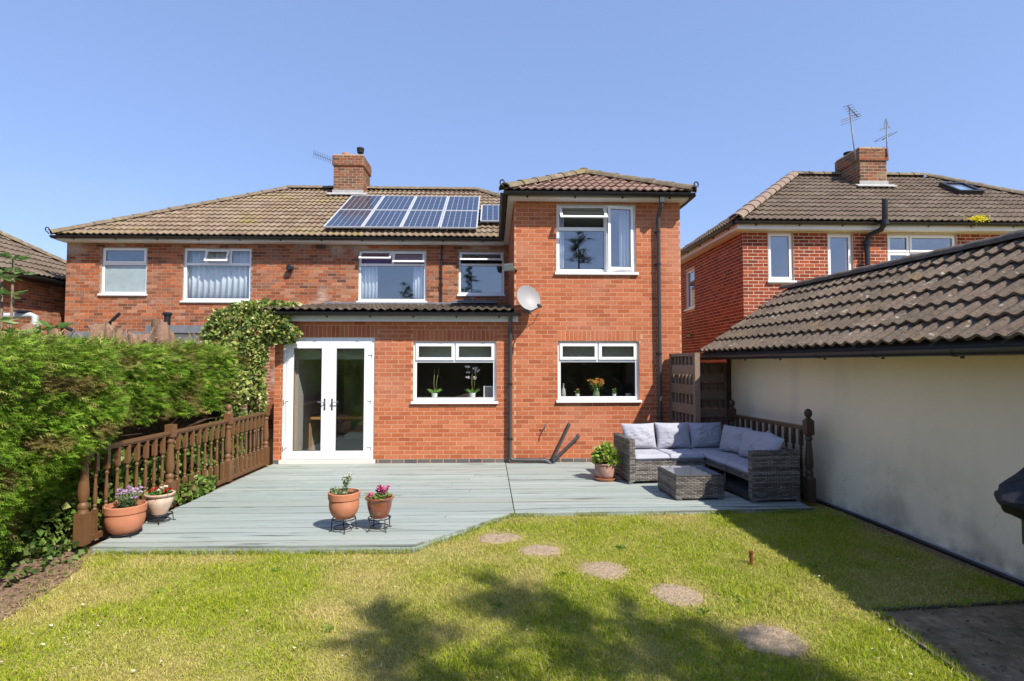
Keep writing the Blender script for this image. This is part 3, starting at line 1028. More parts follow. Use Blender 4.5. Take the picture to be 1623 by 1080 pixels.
# ================================================================== THE SEMI-DETACHED HOUSE
XL, XW, XR, XE = -10.22, 0.358, 3.34, -3.805
house = thing('semi_detached_house', 'orange brick semi-detached house with solar panelled roof and tall two-storey rear wing', 'house', (-3.5, YF, 0))
def fx(px, Y=YF): return atY(px, 560, Y).x
def fz(py, Y=YF, px=800): return atY(px, py, Y).z
Text = frameT((0, YF, 0), (1, 0, 0), (0, -1, 0))
T0 = lambda x: frameT((x, YF, 0), (1, 0, 0), (0, -1, 0))
TM = lambda x: frameT((x, YM, 0), (1, 0, 0), (0, -1, 0))
SOF = 4.747
BR = []
# extension
dx0, dx1, dz1 = fx(449), fx(594), fz(535, YF, 520)
ex0, ex1, ez0, ez1 = fx(655), fx(787), fz(636, YF, 720), fz(541, YF, 720)
ops = [(dx0 - XE, dx1 - XE, 0.0, dz1), (ex0 - XE, ex1 - XE, ez0 - .045, ez1)]
TE = T0(XE)
ext_wall = wall_mesh(TE, XW - XE, 0, 2.62, ops, 0.28).build('extension_wall', MAT['mortar_new'], house)
BR += brick_items(TE, XW - XE, ZD + .002, 2.60, ops, MAT['brick_new'], ext_wall, plinth=MAT['brick_blue'],
                  soldiers=[(ops[0][0], ops[0][1] + .05, dz1 + .006, dz1 + .215), (ops[1][0] - .01, ops[1][1] + .02, ez1 + .006, ez1 + .215)])
# rear wing
wx0, wx1, wz0, wz1 = fx(884), fx(1013), fz(634, YF, 950), fz(541, YF, 950)
ux0, ux1, uz0, uz1 = fx(882.5), fx(1010), fz(432, YF, 950), fz(323.5, YF, 950)
wops = [(wx0 - XW, wx1 - XW, wz0 - .045, wz1), (ux0 - XW, ux1 - XW, uz0 - .045, uz1)]
TWg = T0(XW)
wing_wall = wall_mesh(TWg, XR - XW, 0, SOF, wops, 0.28).build('wing_wall', MAT['mortar_new'], house)
BR += brick_items(TWg, XR - XW, ZD + .002, SOF, wops, MAT['brick_new'], wing_wall, plinth=MAT['brick_blue'], phase=.08,
                  soldiers=[(wops[0][0] - .01, wops[0][1] + .03, wz1 + .006, wz1 + .215), (wops[1][0], wops[1][1], uz1 + .006, SOF)])
TWs = frameT((XW, YF, 0), (0, 1, 0), (-1, 0, 0))
TWs2 = frameT((XW, YF + .28, 0), (0, 1, 0), (-1, 0, 0))
ws = wall_mesh(TWs2, YM - YF - .28, 2.6, SOF, [], 0.25).build('wing_side_wall', MAT['mortar_new'], house)
BR += brick_items(TWs, YM - YF, ZD + .002 + 33 * .075, SOF, [], MAT['brick_new'], ws)
TWr = frameT((XR, YF, 0), (0, 1, 0), (1, 0, 0))
TWr2 = frameT((XR, YF + .28, 0), (0, 1, 0), (1, 0, 0))
wr = wall_mesh(TWr2, 20.6 - YF - .28, 0, SOF, [], 0.25).build('flank_wall', MAT['mortar_new'], house)
BR += brick_items(TWr, 5.0, ZD + .002, SOF, [], MAT['brick_new'], wr)
# main rear wall, older brick
def mo(p0, p1, q0, q1):
    c = (p0 + p1) / 2
    return (atY(p0, (q0 + q1) / 2, YM).x, atY(p1, (q0 + q1) / 2, YM).x, atY(c, q1, YM).z, atY(c, q0, YM).z)
W1, W2, W3, W4 = mo(160, 233, 391, 466), mo(290, 398, 393.5, 477), mo(568, 675.5, 397, 477.5), mo(727, 799, 399, 467)
mops = [(w[0] - XL, w[1] - XL, w[2] - .045, w[3]) for w in (W1, W2, W3, W4)]
TMm = TM(XL)
main_wall = wall_mesh(TMm, XW - XL, 0, SOF, mops, 0.28).build('main_wall', MAT['mortar_old'], house)
BR += brick_items(TMm, XW - XL, 0.30, SOF, mops + [(XE - XL + .05, XW - XL, 0, 3.15)], MAT['brick_old'], main_wall, bh=.063, bl=.213, j=.012, proud=.003)
wall_mesh(frameT((XL, YM + .28, 0), (0, 1, 0), (-1, 0, 0)), 6.9, 0, SOF, [], .25).build('flank_wall', MAT['mortar_old'], house)
wall_mesh(frameT((XE, YF + .28, 0), (0, 1, 0), (-1, 0, 0)), YM - YF - .28, 0, 2.62, [], .25).build('extension_side_wall', MAT['mortar_new'], house)

# windows
def Wn(T, x0, w, *a, **k): return window(house, T, w[0] - x0, w[1] - x0, w[2], w[3], *a, **k)
kcells = [(0, 1, 0, .67, 'glass', 0), (0, .5, .67, 1, 'sash', 0), (.5, 1, .67, 1, 'sash', 0)]
kbars = [('h', .67, 0, 1), ('v', .5, .67, 1)]
Wn(TE, XE, (ex0, ex1, ez0, ez1), kcells, bars=kbars)
Wn(TWg, XW, (wx0, wx1, wz0, wz1), kcells, bars=kbars)
uw = Wn(TWg, XW, (ux0, ux1, uz0, uz1), [(0, .625, 0, .64, 'glass', 0), (0, .625, .64, 1, 'top', .78), (.625, 1, 0, 1, 'side', .16)],
   bars=[('v', .625, 0, 1), ('h', .64, 0, .625)], pane='glass_sky', fw=.06)
Wn(TMm, XL, W1, [(0, 1, 0, .64, 'frost', 0), (0, 1, .64, 1, 'sash', 0)], bars=[('h', .64, 0, 1)], pane='glass_sky', rec=.05)
Wn(TMm, XL, W2, [(0, 1, 0, .70, 'glass', 0), (0, .32, .70, 1, 'glass', 0), (.32, .68, .70, 1, 'top', .42), (.68, 1, .70, 1, 'glass', 0)],
   bars=[('h', .70, 0, 1), ('v', .32, .70, 1), ('v', .68, .70, 1)], fw=.06)
Wn(TMm, XL, W3, [(0, 1, 0, .72, 'glass', 0), (0, .5, .72, 1, 'top', .80), (.5, 1, .72, 1, 'top', .42)], bars=[('h', .72, 0, 1), ('v', .5, .72, 1)], pane='glass_sky', fw=.055)
Wn(TMm, XL, W4, [(0, 1, 0, .70, 'glass', 0), (0, 1, .70, 1, 'top', .70)], bars=[('h', .70, 0, 1)], pane='glass_sky', fw=.05)

# french doors: frame, two leaves with pane, hinges and handle
dfm = MB()
d0, d1 = dx0 - XE, dx1 - XE
dfm.boxT(TE, d0, d1, -.10, -.02, dz1 - .075, dz1)
dfm.boxT(TE, d0, d0 + .065, -.10, -.02, ZD + .07, dz1 - .075)
dfm.boxT(TE, d1 - .065, d1, -.10, -.02, ZD + .07, dz1 - .075)
door = dfm.build('french_door', MAT['upvc'], house)
th = MB()
th.boxT(TE, d0 - .03, d1 + .03, -.10, .05, ZD + .002, ZD + .065)
th.build('threshold', M('dusty_white_sill', (0.70, 0.63, 0.56), 0.6, 0.1, 12), door)
dm = (d0 + d1) / 2
for side, (l0, l1) in enumerate(((d0 + .058, dm - .003), (dm + .003, d1 - .058))):
    lf = sash_mesh(TE, l0, l1, ZD + .075, dz1 - .068, -.055, -.004, .122)
    lf.boxT(TE, l0 + .122, l1 - .122, -.055, -.004, ZD + .197, ZD + .215)
    lf.build('door_leaf', MAT['upvc'], door)
    g0, g1, h0, h1 = l0 + .122, l1 - .122, ZD + .215, dz1 - .190
    gk = sash_mesh(TE, g0, g1, h0, h1, -.03, -.014, .009)
    gk.build('gasket', MAT['gasket'], door)
    pm = MB(); pm.boxT(TE, g0 + .009, g1 - .009, -.034, -.024, h0 + .009, h1 - .009)
    pm.build('pane', MAT['glass'], door)
    hx = l0 + .012 if side == 0 else l1 - .012
    for hz in (ZD + .28, ZD + 1.08, ZD + 1.88):
        hb = MB()
        hb.boxT(TE, hx - .038, hx + .038, -.004, .010, hz, hz + .03)
        hb.tube([TE(hx + (-.03 if side == 0 else .03), .012, hz - .03), TE(hx + (-.03 if side == 0 else .03), .012, hz + .055)], .010, 8)
        hb.build('hinge', MAT['upvc'], door)
    hxx = l1 - .06 if side == 0 else l0 + .06
    sg = -1 if side == 0 else 1
    hd = MB()
    hd.boxT(TE, hxx - .014, hxx + .014, -.004, .006, ZD + .92, ZD + 1.12)
    hd.tube([TE(hxx, .006, ZD + 1.06), TE(hxx, .045, ZD + 1.06)], .009, 8)
    hd.tube([TE(hxx, .045, ZD + 1.06), TE(hxx + sg * .11, .045, ZD + 1.062)], .009, 8)
    hd.tube([TE(hxx, .006, ZD + .97), TE(hxx, .014, ZD + .97)], .012, 10)
    hd.build('handle', MAT['metal'], door, smooth=True, angle=40)

# rooms behind the glass
room(house, frameT((0, YF, 0), (1, 0, 0), (0, -1, 0)), XE + .3, XW - .15, .10, 2.45, 3.0, MAT['room'])
room(house, frameT((0, YF, 0), (1, 0, 0), (0, -1, 0)), XW + .28, XR - .3, .10, 2.45, 3.0, MAT['room'])
room(house, frameT((0, YF, 0), (1, 0, 0), (0, -1, 0)), XW + .28, XR - .3, 2.75, 4.68, 3.0, MAT['room_up'])
for w in (W1, W2, W3, W4):
    room(house, frameT((0, YM, 0), (1, 0, 0), (0, -1, 0)), w[0] - .18, min(w[1] + .18, XW - .02), w[2] - .35, 4.66, 2.6, MAT['room_up'])

# roofs
PM = .60
sl = math.sqrt(1 + PM * PM)
EZ, EY, BY = 4.875, 13.05, 20.95
ER, EL_ = 3.467, -10.31
run = (BY - EY) / 2
vmax = run * sl
RT = []
main_roof = MB()
RX0, RX1, RY, RZ = EL_ + run, ER - run, EY + run, EZ + run * PM
base = -0.03
c = [(EL_, EY, EZ + base), (ER, EY, EZ + base), (ER, BY, EZ + base), (EL_, BY, EZ + base), (RX0, RY, RZ + base), (RX1, RY, RZ + base)]
main_roof.add(c, [(0, 1, 5, 4), (1, 2, 5), (2, 3, 4, 5), (3, 0, 4), (0, 3, 2, 1)])
main_roof = main_roof.build('main_roof', MAT['felt'], house)
tm = MAT['tile_main']
RT += tile_items((EL_, EY, EZ - .01), (1, 0, 0), (0, 1, PM), (0, -PM, 1), vmax, lambda b: (b / sl, (ER - EL_) - b / sl), .292, .338, tm, main_roof)
RT += tile_items((EL_, BY, EZ - .01), (0, -1, 0), (1, 0, PM), (-PM, 0, 1), vmax, lambda b: (b / sl, (BY - EY) - b / sl), .292, .338, tm, main_roof)
RT += tile_items((ER, EY, EZ - .01), (0, 1, 0), (-1, 0, PM), (PM, 0, 1), vmax, lambda b: (b / sl, (BY - EY) - b / sl), .292, .338, tm, main_roof)
CP = []
up = .045
CP += cap_items((EL_, EY, EZ + up), (RX0, RY, RZ + up), main_roof, MAT['ridge_main'], r=.115)
CP += cap_items((ER, EY, EZ + up), (RX1, RY, RZ + up), main_roof, MAT['ridge_main'], r=.115)
CP += cap_items((RX0, RY, RZ + up), (RX1, RY, RZ + up), main_roof, MAT['ridge_main'], r=.125)
# wing roof
WL, WR_, WEY, PW = .19, 3.467, 9.38, .525
EZW = 4.865
hw = (WR_ - WL) / 2
slw = math.sqrt(1 + PW * PW)
WAX, WAY, WAZ = (WL + WR_) / 2, WEY + hw, EZW + hw * PW
wb = EY + (WAZ - EZ) / PM
wr_ = MB()
wr_.add([(WL, WEY, EZW + base), (WR_, WEY, EZW + base), (WAX, WAY, WAZ + base), (WAX, wb + .2, WAZ + base), (WL, EY + .3, EZW + base), (WR_, EY + .3, EZW + base)],
        [(0, 1, 2), (0, 2, 3, 4), (1, 5, 3, 2), (0, 4, 5, 1)])
wing_roof = wr_.build('wing_roof', MAT['felt'], house)
tw = MAT['tile_wing']
RT += tile_items((WL, WEY, EZW - .01), (1, 0, 0), (0, 1, PW), (0, -PW, 1), hw * slw, lambda b: (b / slw, 2 * hw - b / slw), .292, .325, tw, wing_roof)
ylen = EY + .3 - WEY
RT += tile_items((WL, EY + .3, EZW - .01), (0, -1, 0), (1, 0, PW), (-PW, 0, 1), hw * slw, lambda b: (-b / slw * .9, ylen - b / slw), .292, .325, tw, wing_roof)
RT += tile_items((WR_, WEY, EZW - .01), (0, 1, 0), (-1, 0, PW), (PW, 0, 1), hw * slw, lambda b: (b / slw, ylen + b / slw * .9), .292, .325, tw, wing_roof)
CP += cap_items((WL, WEY, EZW + up), (WAX, WAY, WAZ + up), wing_roof, MAT['ridge_main'], r=.12)
CP += cap_items((WR_, WEY, EZW + up), (WAX, WAY, WAZ + up), wing_roof, MAT['ridge_main'], r=.12)
CP += cap_items((WAX, WAY, WAZ + up + .01), (WAX, wb, WAZ + up + .01), wing_roof, MAT['ridge_main'], r=.12)
# extension roof, low pitch
XEY, XEZ = 9.42, 2.765
PX = (3.27 - XEZ) / (YM - XEY)
slx = math.sqrt(1 + PX * PX)
er = MB()
er.boxT(lambda a, d, z: Vector((a, XEY + .05 + d, XEZ - .02 + (.05 + d) * PX + z)), XE - .15, XW - .01, 0, YM - XEY - .06, -.05, 0)
ext_roof = er.build('extension_roof', MAT['felt'], house)
RT += tile_items((XE - .15, XEY, XEZ - .005), (1, 0, 0), (0, 1, PX), (0, -PX, 1), 3.3, lambda b: (0, XW - XE + .13), .30, .345, MAT['tile_garage'], ext_roof, rolls=2, amp=.034, skew=.5)
ls = MB()
ls.boxT(lambda a, d, z: Vector((a, XEY + 3.3 + d, XEZ + (3.3 + d) * PX + z)), XE - .1, XW - .3, -.12, YM - XEY - 3.31, .03, .075)
ls.boxT(lambda a, d, z: Vector((a, XEY + 3.0 + d, XEZ + (3.0 + d) * PX + z)), -.95, .05, 0, .28, .085, .135)
ls.build('flashing', MAT['lead_dark'], ext_roof)
pieces(RT, 'tile', 'tile_rest', house)
pieces(CP, 'ridge_tile', 'ridge_tile_rest', house)

# fascias, soffits, gutters, downpipes
fa = MB()
fa.box(EL_ + .08, WL + .10, EY + .05, EY + .075, SOF, EZ - .03)
fa.box(EL_ + .10, WL + .10, EY + .076, YM - .006, SOF, SOF + .012)
fa.build('fascia', MAT['fascia'], house)
fa = MB()
fa.box(EL_ + .05, EL_ + .078, EY + .05, 20.8, SOF, EZ - .03)
fa.box(EL_ + .08, XL - .006, EY + .08, 20.7, SOF - .001, SOF + .011)
fa.build('fascia', MAT['fascia'], house)
fw_ = MB()
fw_.box(WL + .055, WR_ - .055, WEY + .05, WEY + .075, SOF, EZW - .03)
fw_.box(WL + .08, WR_ - .08, WEY + .076, YF - .006, SOF, SOF + .012)
fw_.build('fascia', MAT['fascia'], house)
fl = MB()
fl.box(WL + .05, WL + .075, WEY + .076, EY + .046, SOF - .001, EZW - .03)
fl.box(WL + .076, XW - .006, YF - .004, YM - .01, SOF, SOF + .011)
fl.build('fascia', MAT['fascia'], house)
fr_ = MB()
fr_.box(WR_ - .075, WR_ - .05, WEY + .076, 20.0, SOF - .001, EZW - .03)
fr_.box(XR + .006, WR_ - .076, YF - .004, 20.0, SOF, SOF + .011)
fr_.build('fascia', MAT['fascia'], house)
fe = MB()
fe.box(XE - .12, XW + .06, XEY + .12, XEY + .145, 2.585, 2.70)
fe.box(XE - .10, XW + .04, XEY + .146, YF - .006, 2.60, 2.612)
fe.build('fascia', MAT['fascia'], house)
GZ = EZ - .035
GZW = EZW - .038
gutter((EL_ - .02, EY - .01, GZ), (WL + .02, EY - .01, GZ), house, (0, -1, 0), brackets=1.0)
gutter((EL_ - .02, EY + .05, GZ), (EL_ - .02, 20.8, GZ), house, (-1, 0, 0))
gutter((WL - .03, WEY - .01, GZW - .003), (WR_ + .03, WEY - .01, GZW - .003), house, (0, -1, 0), r=.062, brackets=.85)
gutter((WL - .025, WEY + .05, GZW), (WL - .025, EY - .07, GZW), house, (-1, 0, 0), r=.062)
gutter((WR_ + .025, WEY + .05, GZW), (WR_ + .025, 20.0, GZW), house, (1, 0, 0), r=.062)
gutter((XE - .16, XEY - .01, XEZ - .04), (XW + .10, XEY - .01, XEZ - .04), house, (0, -1, 0), r=.056, brackets=.85)

def clips(o, pts_, r):
    for p in pts_:
        mb = MB()
        mb.lathe([(r + .006, -.016), (r + .006, .016)], p, 12)
        mb.bar(Vector(p) + Vector((-.045, r + .03, 0)), Vector(p) + Vector((.045, r + .03, 0)), .02, .03)
        mb.build('pipe_clip', MAT['gutter'], o)
px_ = fx(1043.5)
dp = MB()
dp.box(px_ - .035, px_ + .045, WEY - .03, WEY + .05, GZW - .16, GZW - .045)
dp.tube([(px_, WEY + .01, GZW - .14), (px_, WEY + .03, GZW - .22), (px_, YF - .12, GZW - .30), (px_, YF - .075, GZW - .40), (px_, YF - .075, .30), (px_, YF - .075, ZD + .01)], .036, 12)
o = dp.build('downpipe', MAT['pipe_grey'], house, smooth=True, angle=40)
clips(o, [(px_, YF - .075, z) for z in (4.2, 3.62, 2.03, .9)], .036)
px2 = fx(808.5)
dp = MB()
dp.tube([(px2, XEY, XEZ - .06), (px2, XEY + .04, XEZ - .15), (px2, YF - .11, XEZ - .24), (px2, YF - .075, XEZ - .32), (px2, YF - .075, ZD + .10), (px2 + .03, YF - .085, ZD + .06), (px2 + .12, YF - .09, ZD + .055), (px2 + .52, YF - .09, ZD + .05)], .035, 12)
dp.tube([(px2 + .50, YF - .09, ZD + .05), (px2 + .60, YF - .09, ZD + .05), (px2 + .66, YF - .10, ZD + .02), (px2 + .70, YF - .14, ZD - .03)], .041, 12)
o = dp.build('downpipe', MAT['pipe_grey'], house, smooth=True, angle=40)
clips(o, [(px2, YF - .075, z) for z in (1.5, .55)], .035)
p1 = atY(902, 674, YF - .06); p1b = atY(876, 728, YF - .07)
p2 = atY(917, 692, YF - .06); p2b = atY(908, 700, YF - .07); p2c = atY(878, 729, YF - .10)
wp = MB()
wp.tube([p1 + Vector((0, .06, .01)), p1, p1 + (p1b - p1) * .06, p1b, p1b + Vector((-.01, -.02, -.12))], [.026, .028, .024, .024, .024], 10)
wp.build('waste_pipe', MAT['pipe_grey'], house, smooth=True, angle=50)
wp = MB()
wp.tube([p2 + Vector((0, .06, .02)), p2, p2b, p2c, p2c + Vector((-.01, -.02, -.1))], [.026, .030, .024, .024, .024], 10)
wp.build('waste_pipe', MAT['pipe_grey'], house, smooth=True, angle=50)
tp = atY(863.5, 678, YF - .04)
tb = MB()
tb.tube([tp + Vector((0, .045, 0)), tp + Vector((0, -.05, 0)), tp + Vector((0, -.075, -.02)), tp + Vector((0, -.08, -.07))], .011, 8)
tb.tube([tp + Vector((0, -.03, 0)), tp + Vector((0, -.035, .05))], .008, 8)
tb.bar(tp + Vector((-.03, -.035, .055)), tp + Vector((.03, -.035, .055)), .012, .012)
tb.build('garden_tap', MAT['alu'], house, smooth=True, angle=50)
xm = atY(700, 420, YM).x
sp = MB()
sp.tube([(xm, YM - .05, GZ - .1), (xm, YM - .05, 3.30)], .022, 8)
sp.lathe([(.034, 0), (.034, .09)], (xm, YM - .05, 3.72), 10)
sp.build('downpipe', MAT['gutter'], house, smooth=True, angle=40)
fp = atY(461, 426, YM)
fv = MB()
fv.lathe([(.055, 0), (.055, .10), (.085, .10), (.085, .14), (.05, .17)], fp + Vector((0, .01, 0)), 16, axis=(0.15, -1, 0))
fv.build('boiler_flue', MAT['gutter'], house, smooth=True, angle=40)
ab = MB()
a_ = atY(509, 391.5, YM)
for k in range(4):
    ab.box(a_.x - .11, a_.x + .11, YM - .014, YM - .004, a_.z - .06 + k * .03, a_.z - .045 + k * .03)
ab.build('air_brick', MAT['gutter'], house)

def hip_iron(p, dx, parent, r=.012, s=1.0):
    mb = MB()
    pts_ = [Vector(p)]
    for k in range(16):
        an = -PI / 2 + k / 15 * 1.75 * PI
        rr = (.075 - .0022 * k) * s
        pts_.append(Vector(p) + Vector((dx * (.04 * s + rr * math.cos(an) * .9), 0, .14 * s + rr * math.sin(an))))
    mb.tube(pts_, r, 6)
    mb.build('hip_iron', MAT['wire'], parent, smooth=True)
hip_iron((WL - .02, WEY - .04, EZW + .02), -1, house, s=.7)
hip_iron((WR_ + .02, WEY - .04, EZW + .02), 1, house, s=.7)
hip_iron((EL_ - .06, EY - .03, EZ), -1, house, s=.8)

# chimneys
def chimney(house, x0, x1, y0, y1, zb, zt, mat, mort, pots, corbel=.035, flash=True, slope=None):
    """Brick stack with an oversailing top, pots and a flashing; its bricks join the house's pieces."""
    mb = MB()
    mb.box(x0, x1, y0, y1, zb, zt - .32)
    mb.box(x0 - corbel, x1 + corbel, y0 - corbel, y1 + corbel, zt - .32, zt - .02)
    mb.box(x0 - .01, x1 + .01, y0 - .01, y1 + .01, zt - .02, zt + .02)
    st = mb.build('chimney', mort, house)
    out = []
    for (O, u, n, L) in (((x0, y0), (1, 0, 0), (0, -1, 0), x1 - x0), ((x1, y0), (0, 1, 0), (1, 0, 0), y1 - y0), ((x0, y1), (0, -1, 0), (-1, 0, 0), y1 - y0)):
        T = frameT((O[0], O[1], 0), u, n)
        out += brick_items(T, L, zb, zt - .325, [], mat, st, bh=.064, j=.014, proud=.003)
        cu = Vector(u) * -corbel + Vector(n) * corbel
        T2 = frameT((O[0] + cu.x, O[1] + cu.y, 0), u, n)
        out += brick_items(T2, L + 2 * corbel, zt - .318, zt - .015, [], mat, st, bh=.064, j=.012, proud=.003)
    for (px, py, h, r, m, top) in pots:
        p = MB()
        p.lathe([(r * .9, 0), (r * .82, h * .6), (r * 1.05, h * .7), (r * 1.05, h), (r * .7, h), (r * .7, h * .6)], (px, py, zt), 16, capt=True)
        if top:
            p.lathe([(r * .65, h), (r * .65, h + .10), (r * 1.0, h + .10), (r * 1.08, h + .22), (r * .9, h + .25)], (px, py, zt), 14)
        p.build('chimney_pot', m, st, smooth=True, angle=40)
    if flash:
        f = MB()
        f.box(x0 - .03, x1 + .03, y0 - .016, y0 - .008, slope - .12, slope + .16)
        f.boxT(lambda a, d, z: Vector((a, y0 - .016 - d, slope + .03 - d * .60 + z)), x0 - .16, x1 + .16, 0, .14, 0.03, .045)
        f.build('flashing', MAT['lead'], st)
    return out
cY = 16.35
cx0, cx1 = atY(529, 270, cY).x, atY(575, 270, cY).x
ctop = atY(552, 246, cY).z
dark_pot = M('black_cowl', (0.02, 0.02, 0.022), 0.5)
BR += chimney(house, cx0, cx1, cY, cY + .95, 6.3, ctop, MAT['brick_stack'], MAT['mortar_stack'],
              [(cx0 + .27, cY + .36, .17, .125, MAT['terracotta'], False), (cx0 + .68, cY + .33, .09, .13, MAT['terracotta'], False)], slope=EZ + (cY - EY) * PM + .02)
cw = MB()
cw.lathe([(.06, 0.08), (.06, .20), (.10, .20), (.105, .27), (.115, .29), (.115, .34), (.09, .36)], (cx0 + .70, cY + .35, ctop), 14)
cw.build('cowl', dark_pot, house, smooth=True, angle=40)

# the neighbour's low flat-roofed addition behind the hedge
nx0, nx1, nxm = atY(106, 530, 10.6).x, atY(335, 525, 10.6).x, atY(238, 525, 10.6).x
na = MB()
na.box(nx0, nxm, 10.75, YM - .01, 0, 2.33)
na.box(nxm, nx1, 10.55, YM - .01, 0, 2.42)
adn = na.build('lean_to_wall', MAT['fascia'], house)
BR += brick_items(frameT((nx1, 10.56, 0), (0, 1, 0), (1, 0, 0)), YM - 10.57, .3, 2.41, [], MAT['brick_old'], adn)
pieces(BR, 'brick', 'brick_rest', house)
nr = MB()
nr.box(nx0 - .05, nxm - .005, 10.65, YM - .02, 2.34, 2.46)
nr.build('lean_to_roof', MAT['lead_dark'], house)
nr = MB()
nr.box(nxm, nx1 + .05, 10.45, YM - .02, 2.43, 2.57)
nr.build('lean_to_roof', MAT['lead_dark'], house)
vp = MB()
q = atY(265, 520, 10.9)
vp.lathe([(.055, 0), (.055, .28), (.062, .28), (.062, .30), (.085, .31), (.085, .345), (.03, .36)], (q.x, 10.9, 2.5), 14)
vp.build('vent_pipe', MAT['gutter'], house, smooth=True, angle=40)
a, b, c_ = atY(172, 522, 10.9), atY(174, 512, 10.9), atY(190, 497, 10.9)
vp = MB(); vp.tube([(a.x, 10.9, 2.3), a, b, c_], .03, 10)
vp.build('waste_pipe', MAT['gutter'], house, smooth=True, angle=50)
a, b = atY(98, 516, 10.9), atY(120, 527, 10.9)
vp = MB(); vp.tube([a, b, b + Vector((.2, 0, -.1))], .035, 10)
vp.build('waste_pipe', MAT['gutter'], house, smooth=True, angle=50)

# ================================================================== HOUSE ON THE RIGHT
NX, NY = 5.37, 11.60
NE = .25
nb = thing('red_brick_house', 'dark red brick house with skylight and wide brown roof rising behind the garage', 'house', (9.2, NY, 0))
NBR, NRT = [], []
NW = 8.9
def no(p0, p1, q0, q1): 
    c = (p0 + p1) / 2
    return (atY(p0, (q0 + q1) / 2, NY).x, atY(p1, (q0 + q1) / 2, NY).x, atY(c, q1, NY).z, atY(c, q0, NY).z)
N1, N2, N3 = no(1217, 1258, 368, 445), no(1312, 1352.5, 370, 447), no(1407, 1518, 371, 448)
TN = frameT((NX, NY, 0), (1, 0, 0), (0, -1, 0))
nops = [(w[0] - NX, w[1] - NX, w[2] - .045, w[3]) for w in (N1, N2, N3)]
nw = wall_mesh(TN, NW, 0, 4.72, nops, .28).build('rear_wall', MAT['mortar_pale'], nb)
NBR += brick_items(TN, NW, 2.0, 4.72, nops, MAT['brick_red'], nw, soldiers=[(o[0], o[1], o[3] + .004, 4.715) for o in nops])
for w, cells, bars in ((N1, [(0, 1, 0, 1, 'sash', 0)], ()), (N2, [(0, 1, 0, 1, 'sash', 0)], ()),
                       (N3, [(0, .33, 0, .62, 'sash', 0), (.33, 1, 0, .62, 'glass', 0), (0, .33, .62, 1, 'sash', 0), (.33, 1, .62, 1, 'sash', 0)], [('h', .62, 0, .33), ('h', .62, .33, 1), ('v', .33, 0, 1)])):
    window(nb, TN, w[0] - NX, w[1] - NX, w[2], w[3], cells, bars=bars, rec=.06, pane='glass_sky', fw=.05)
    room(nb, frameT((0, NY, 0), (1, 0, 0), (0, -1, 0)), w[0] - .2, w[1] + .2, w[2] - .4, 4.66, 2.0, MAT['room_up'])
sy0, sy1 = atX(1101, 455, NX).y, atX(1087, 455, NX).y
s1 = (sy0 - NY, sy1 - NY, 3.36, 4.42)
TS = frameT((NX, NY, 0), (0, 1, 0), (-1, 0, 0))
TS2 = frameT((NX, NY + .28, 0), (0, 1, 0), (-1, 0, 0))
nside = wall_mesh(TS2, 4.65, 0, 4.72, [(s1[0] - .28, s1[1] - .28, s1[2] - .045, s1[3])], .26).build('side_wall', MAT['mortar_pale'], nb)
NBR += brick_items(TS, 4.93, 1.4, 4.72, [(s1[0], s1[1], s1[2] - .045, s1[3])], MAT['brick_red'], nside, phase=.11)
window(nb, TS, s1[0], s1[1], s1[2], s1[3], [(0, 1, 0, 1, 'glass', 0)], rec=.04, pane='glass_sky', fw=.06)
room(nb, frameT((NX, 0, 0), (0, 1, 0), (-1, 0, 0)), sy0 - .1, sy1 + .1, 3.2, 4.6, 1.6, MAT['room_up'])
nEX0, nEX1, nEY, nEZ = NX - NE, NX + NW + NE, NY - NE, 4.90
nrun, nP = 2.87, .685
nsl = math.sqrt(1 + nP * nP)
nRZ = nEZ + nrun * nP
nroof = MB()
nroof.add([(nEX0, nEY, nEZ - .03), (nEX1, nEY, nEZ - .03), (nEX1, nEY + 2 * nrun, nEZ - .03), (nEX0, nEY + 2 * nrun, nEZ - .03), (nEX0 + nrun, nEY + nrun, nRZ - .03), (nEX1 - nrun, nEY + nrun, nRZ - .03)],
          [(0, 1, 5, 4), (1, 2, 5), (2, 3, 4, 5), (3, 0, 4), (0, 3, 2, 1)])
nroof = nroof.build('roof', MAT['felt'], nb)
tn = MAT['tile_red_house']
NRT += tile_items((nEX0, nEY, nEZ - .01), (1, 0, 0), (0, 1, nP), (0, -nP, 1), nrun * nsl, lambda b: (b / nsl, nEX1 - nEX0 - b / nsl), .292, .285, tn, nroof)
NRT += tile_items((nEX0, nEY + 2 * nrun, nEZ - .01), (0, -1, 0), (1, 0, nP), (-nP, 0, 1), nrun * nsl, lambda b: (b / nsl, 2 * nrun - b / nsl), .292, .285, tn, nroof)
pieces(NRT, 'tile', 'tile_rest', nb)
NCP = cap_items((nEX0, nEY, nEZ + .05), (nEX0 + nrun, nEY + nrun, nRZ + .05), nroof, MAT['ridge_pink'], r=.14)
NCP += cap_items((nEX1, nEY, nEZ + .05), (nEX1 - nrun, nEY + nrun, nRZ + .05), nroof, MAT['ridge_main'], r=.12)
NCP += cap_items((nEX0 + nrun, nEY + nrun, nRZ + .05), (nEX1 - nrun, nEY + nrun, nRZ + .05), nroof, MAT['ridge_main'], r=.12)
pieces(NCP, 'ridge_tile', 'ridge_tile_rest', nb)
f = MB()
f.box(nEX0 + .05, nEX1 - .05, nEY + .05, nEY + .075, 4.72, 4.86)
f.box(nEX0 + .08, nEX1, nEY + .076, NY - .006, 4.722, 4.734)
f.build('fascia', MAT['fascia'], nb)
f = MB()
f.box(nEX0 + .05, nEX0 + .075, nEY + .076, nEY + 5.1, 4.72, 4.86)
f.box(nEX0 + .076, NX - .006, NY - .004, nEY + 5.1, 4.721, 4.733)
f.build('fascia', MAT['fascia'], nb)
gutter((nEX0 - .02, nEY - .01, 4.865), (nEX1, nEY - .01, 4.865), nb, (0, -1, 0))
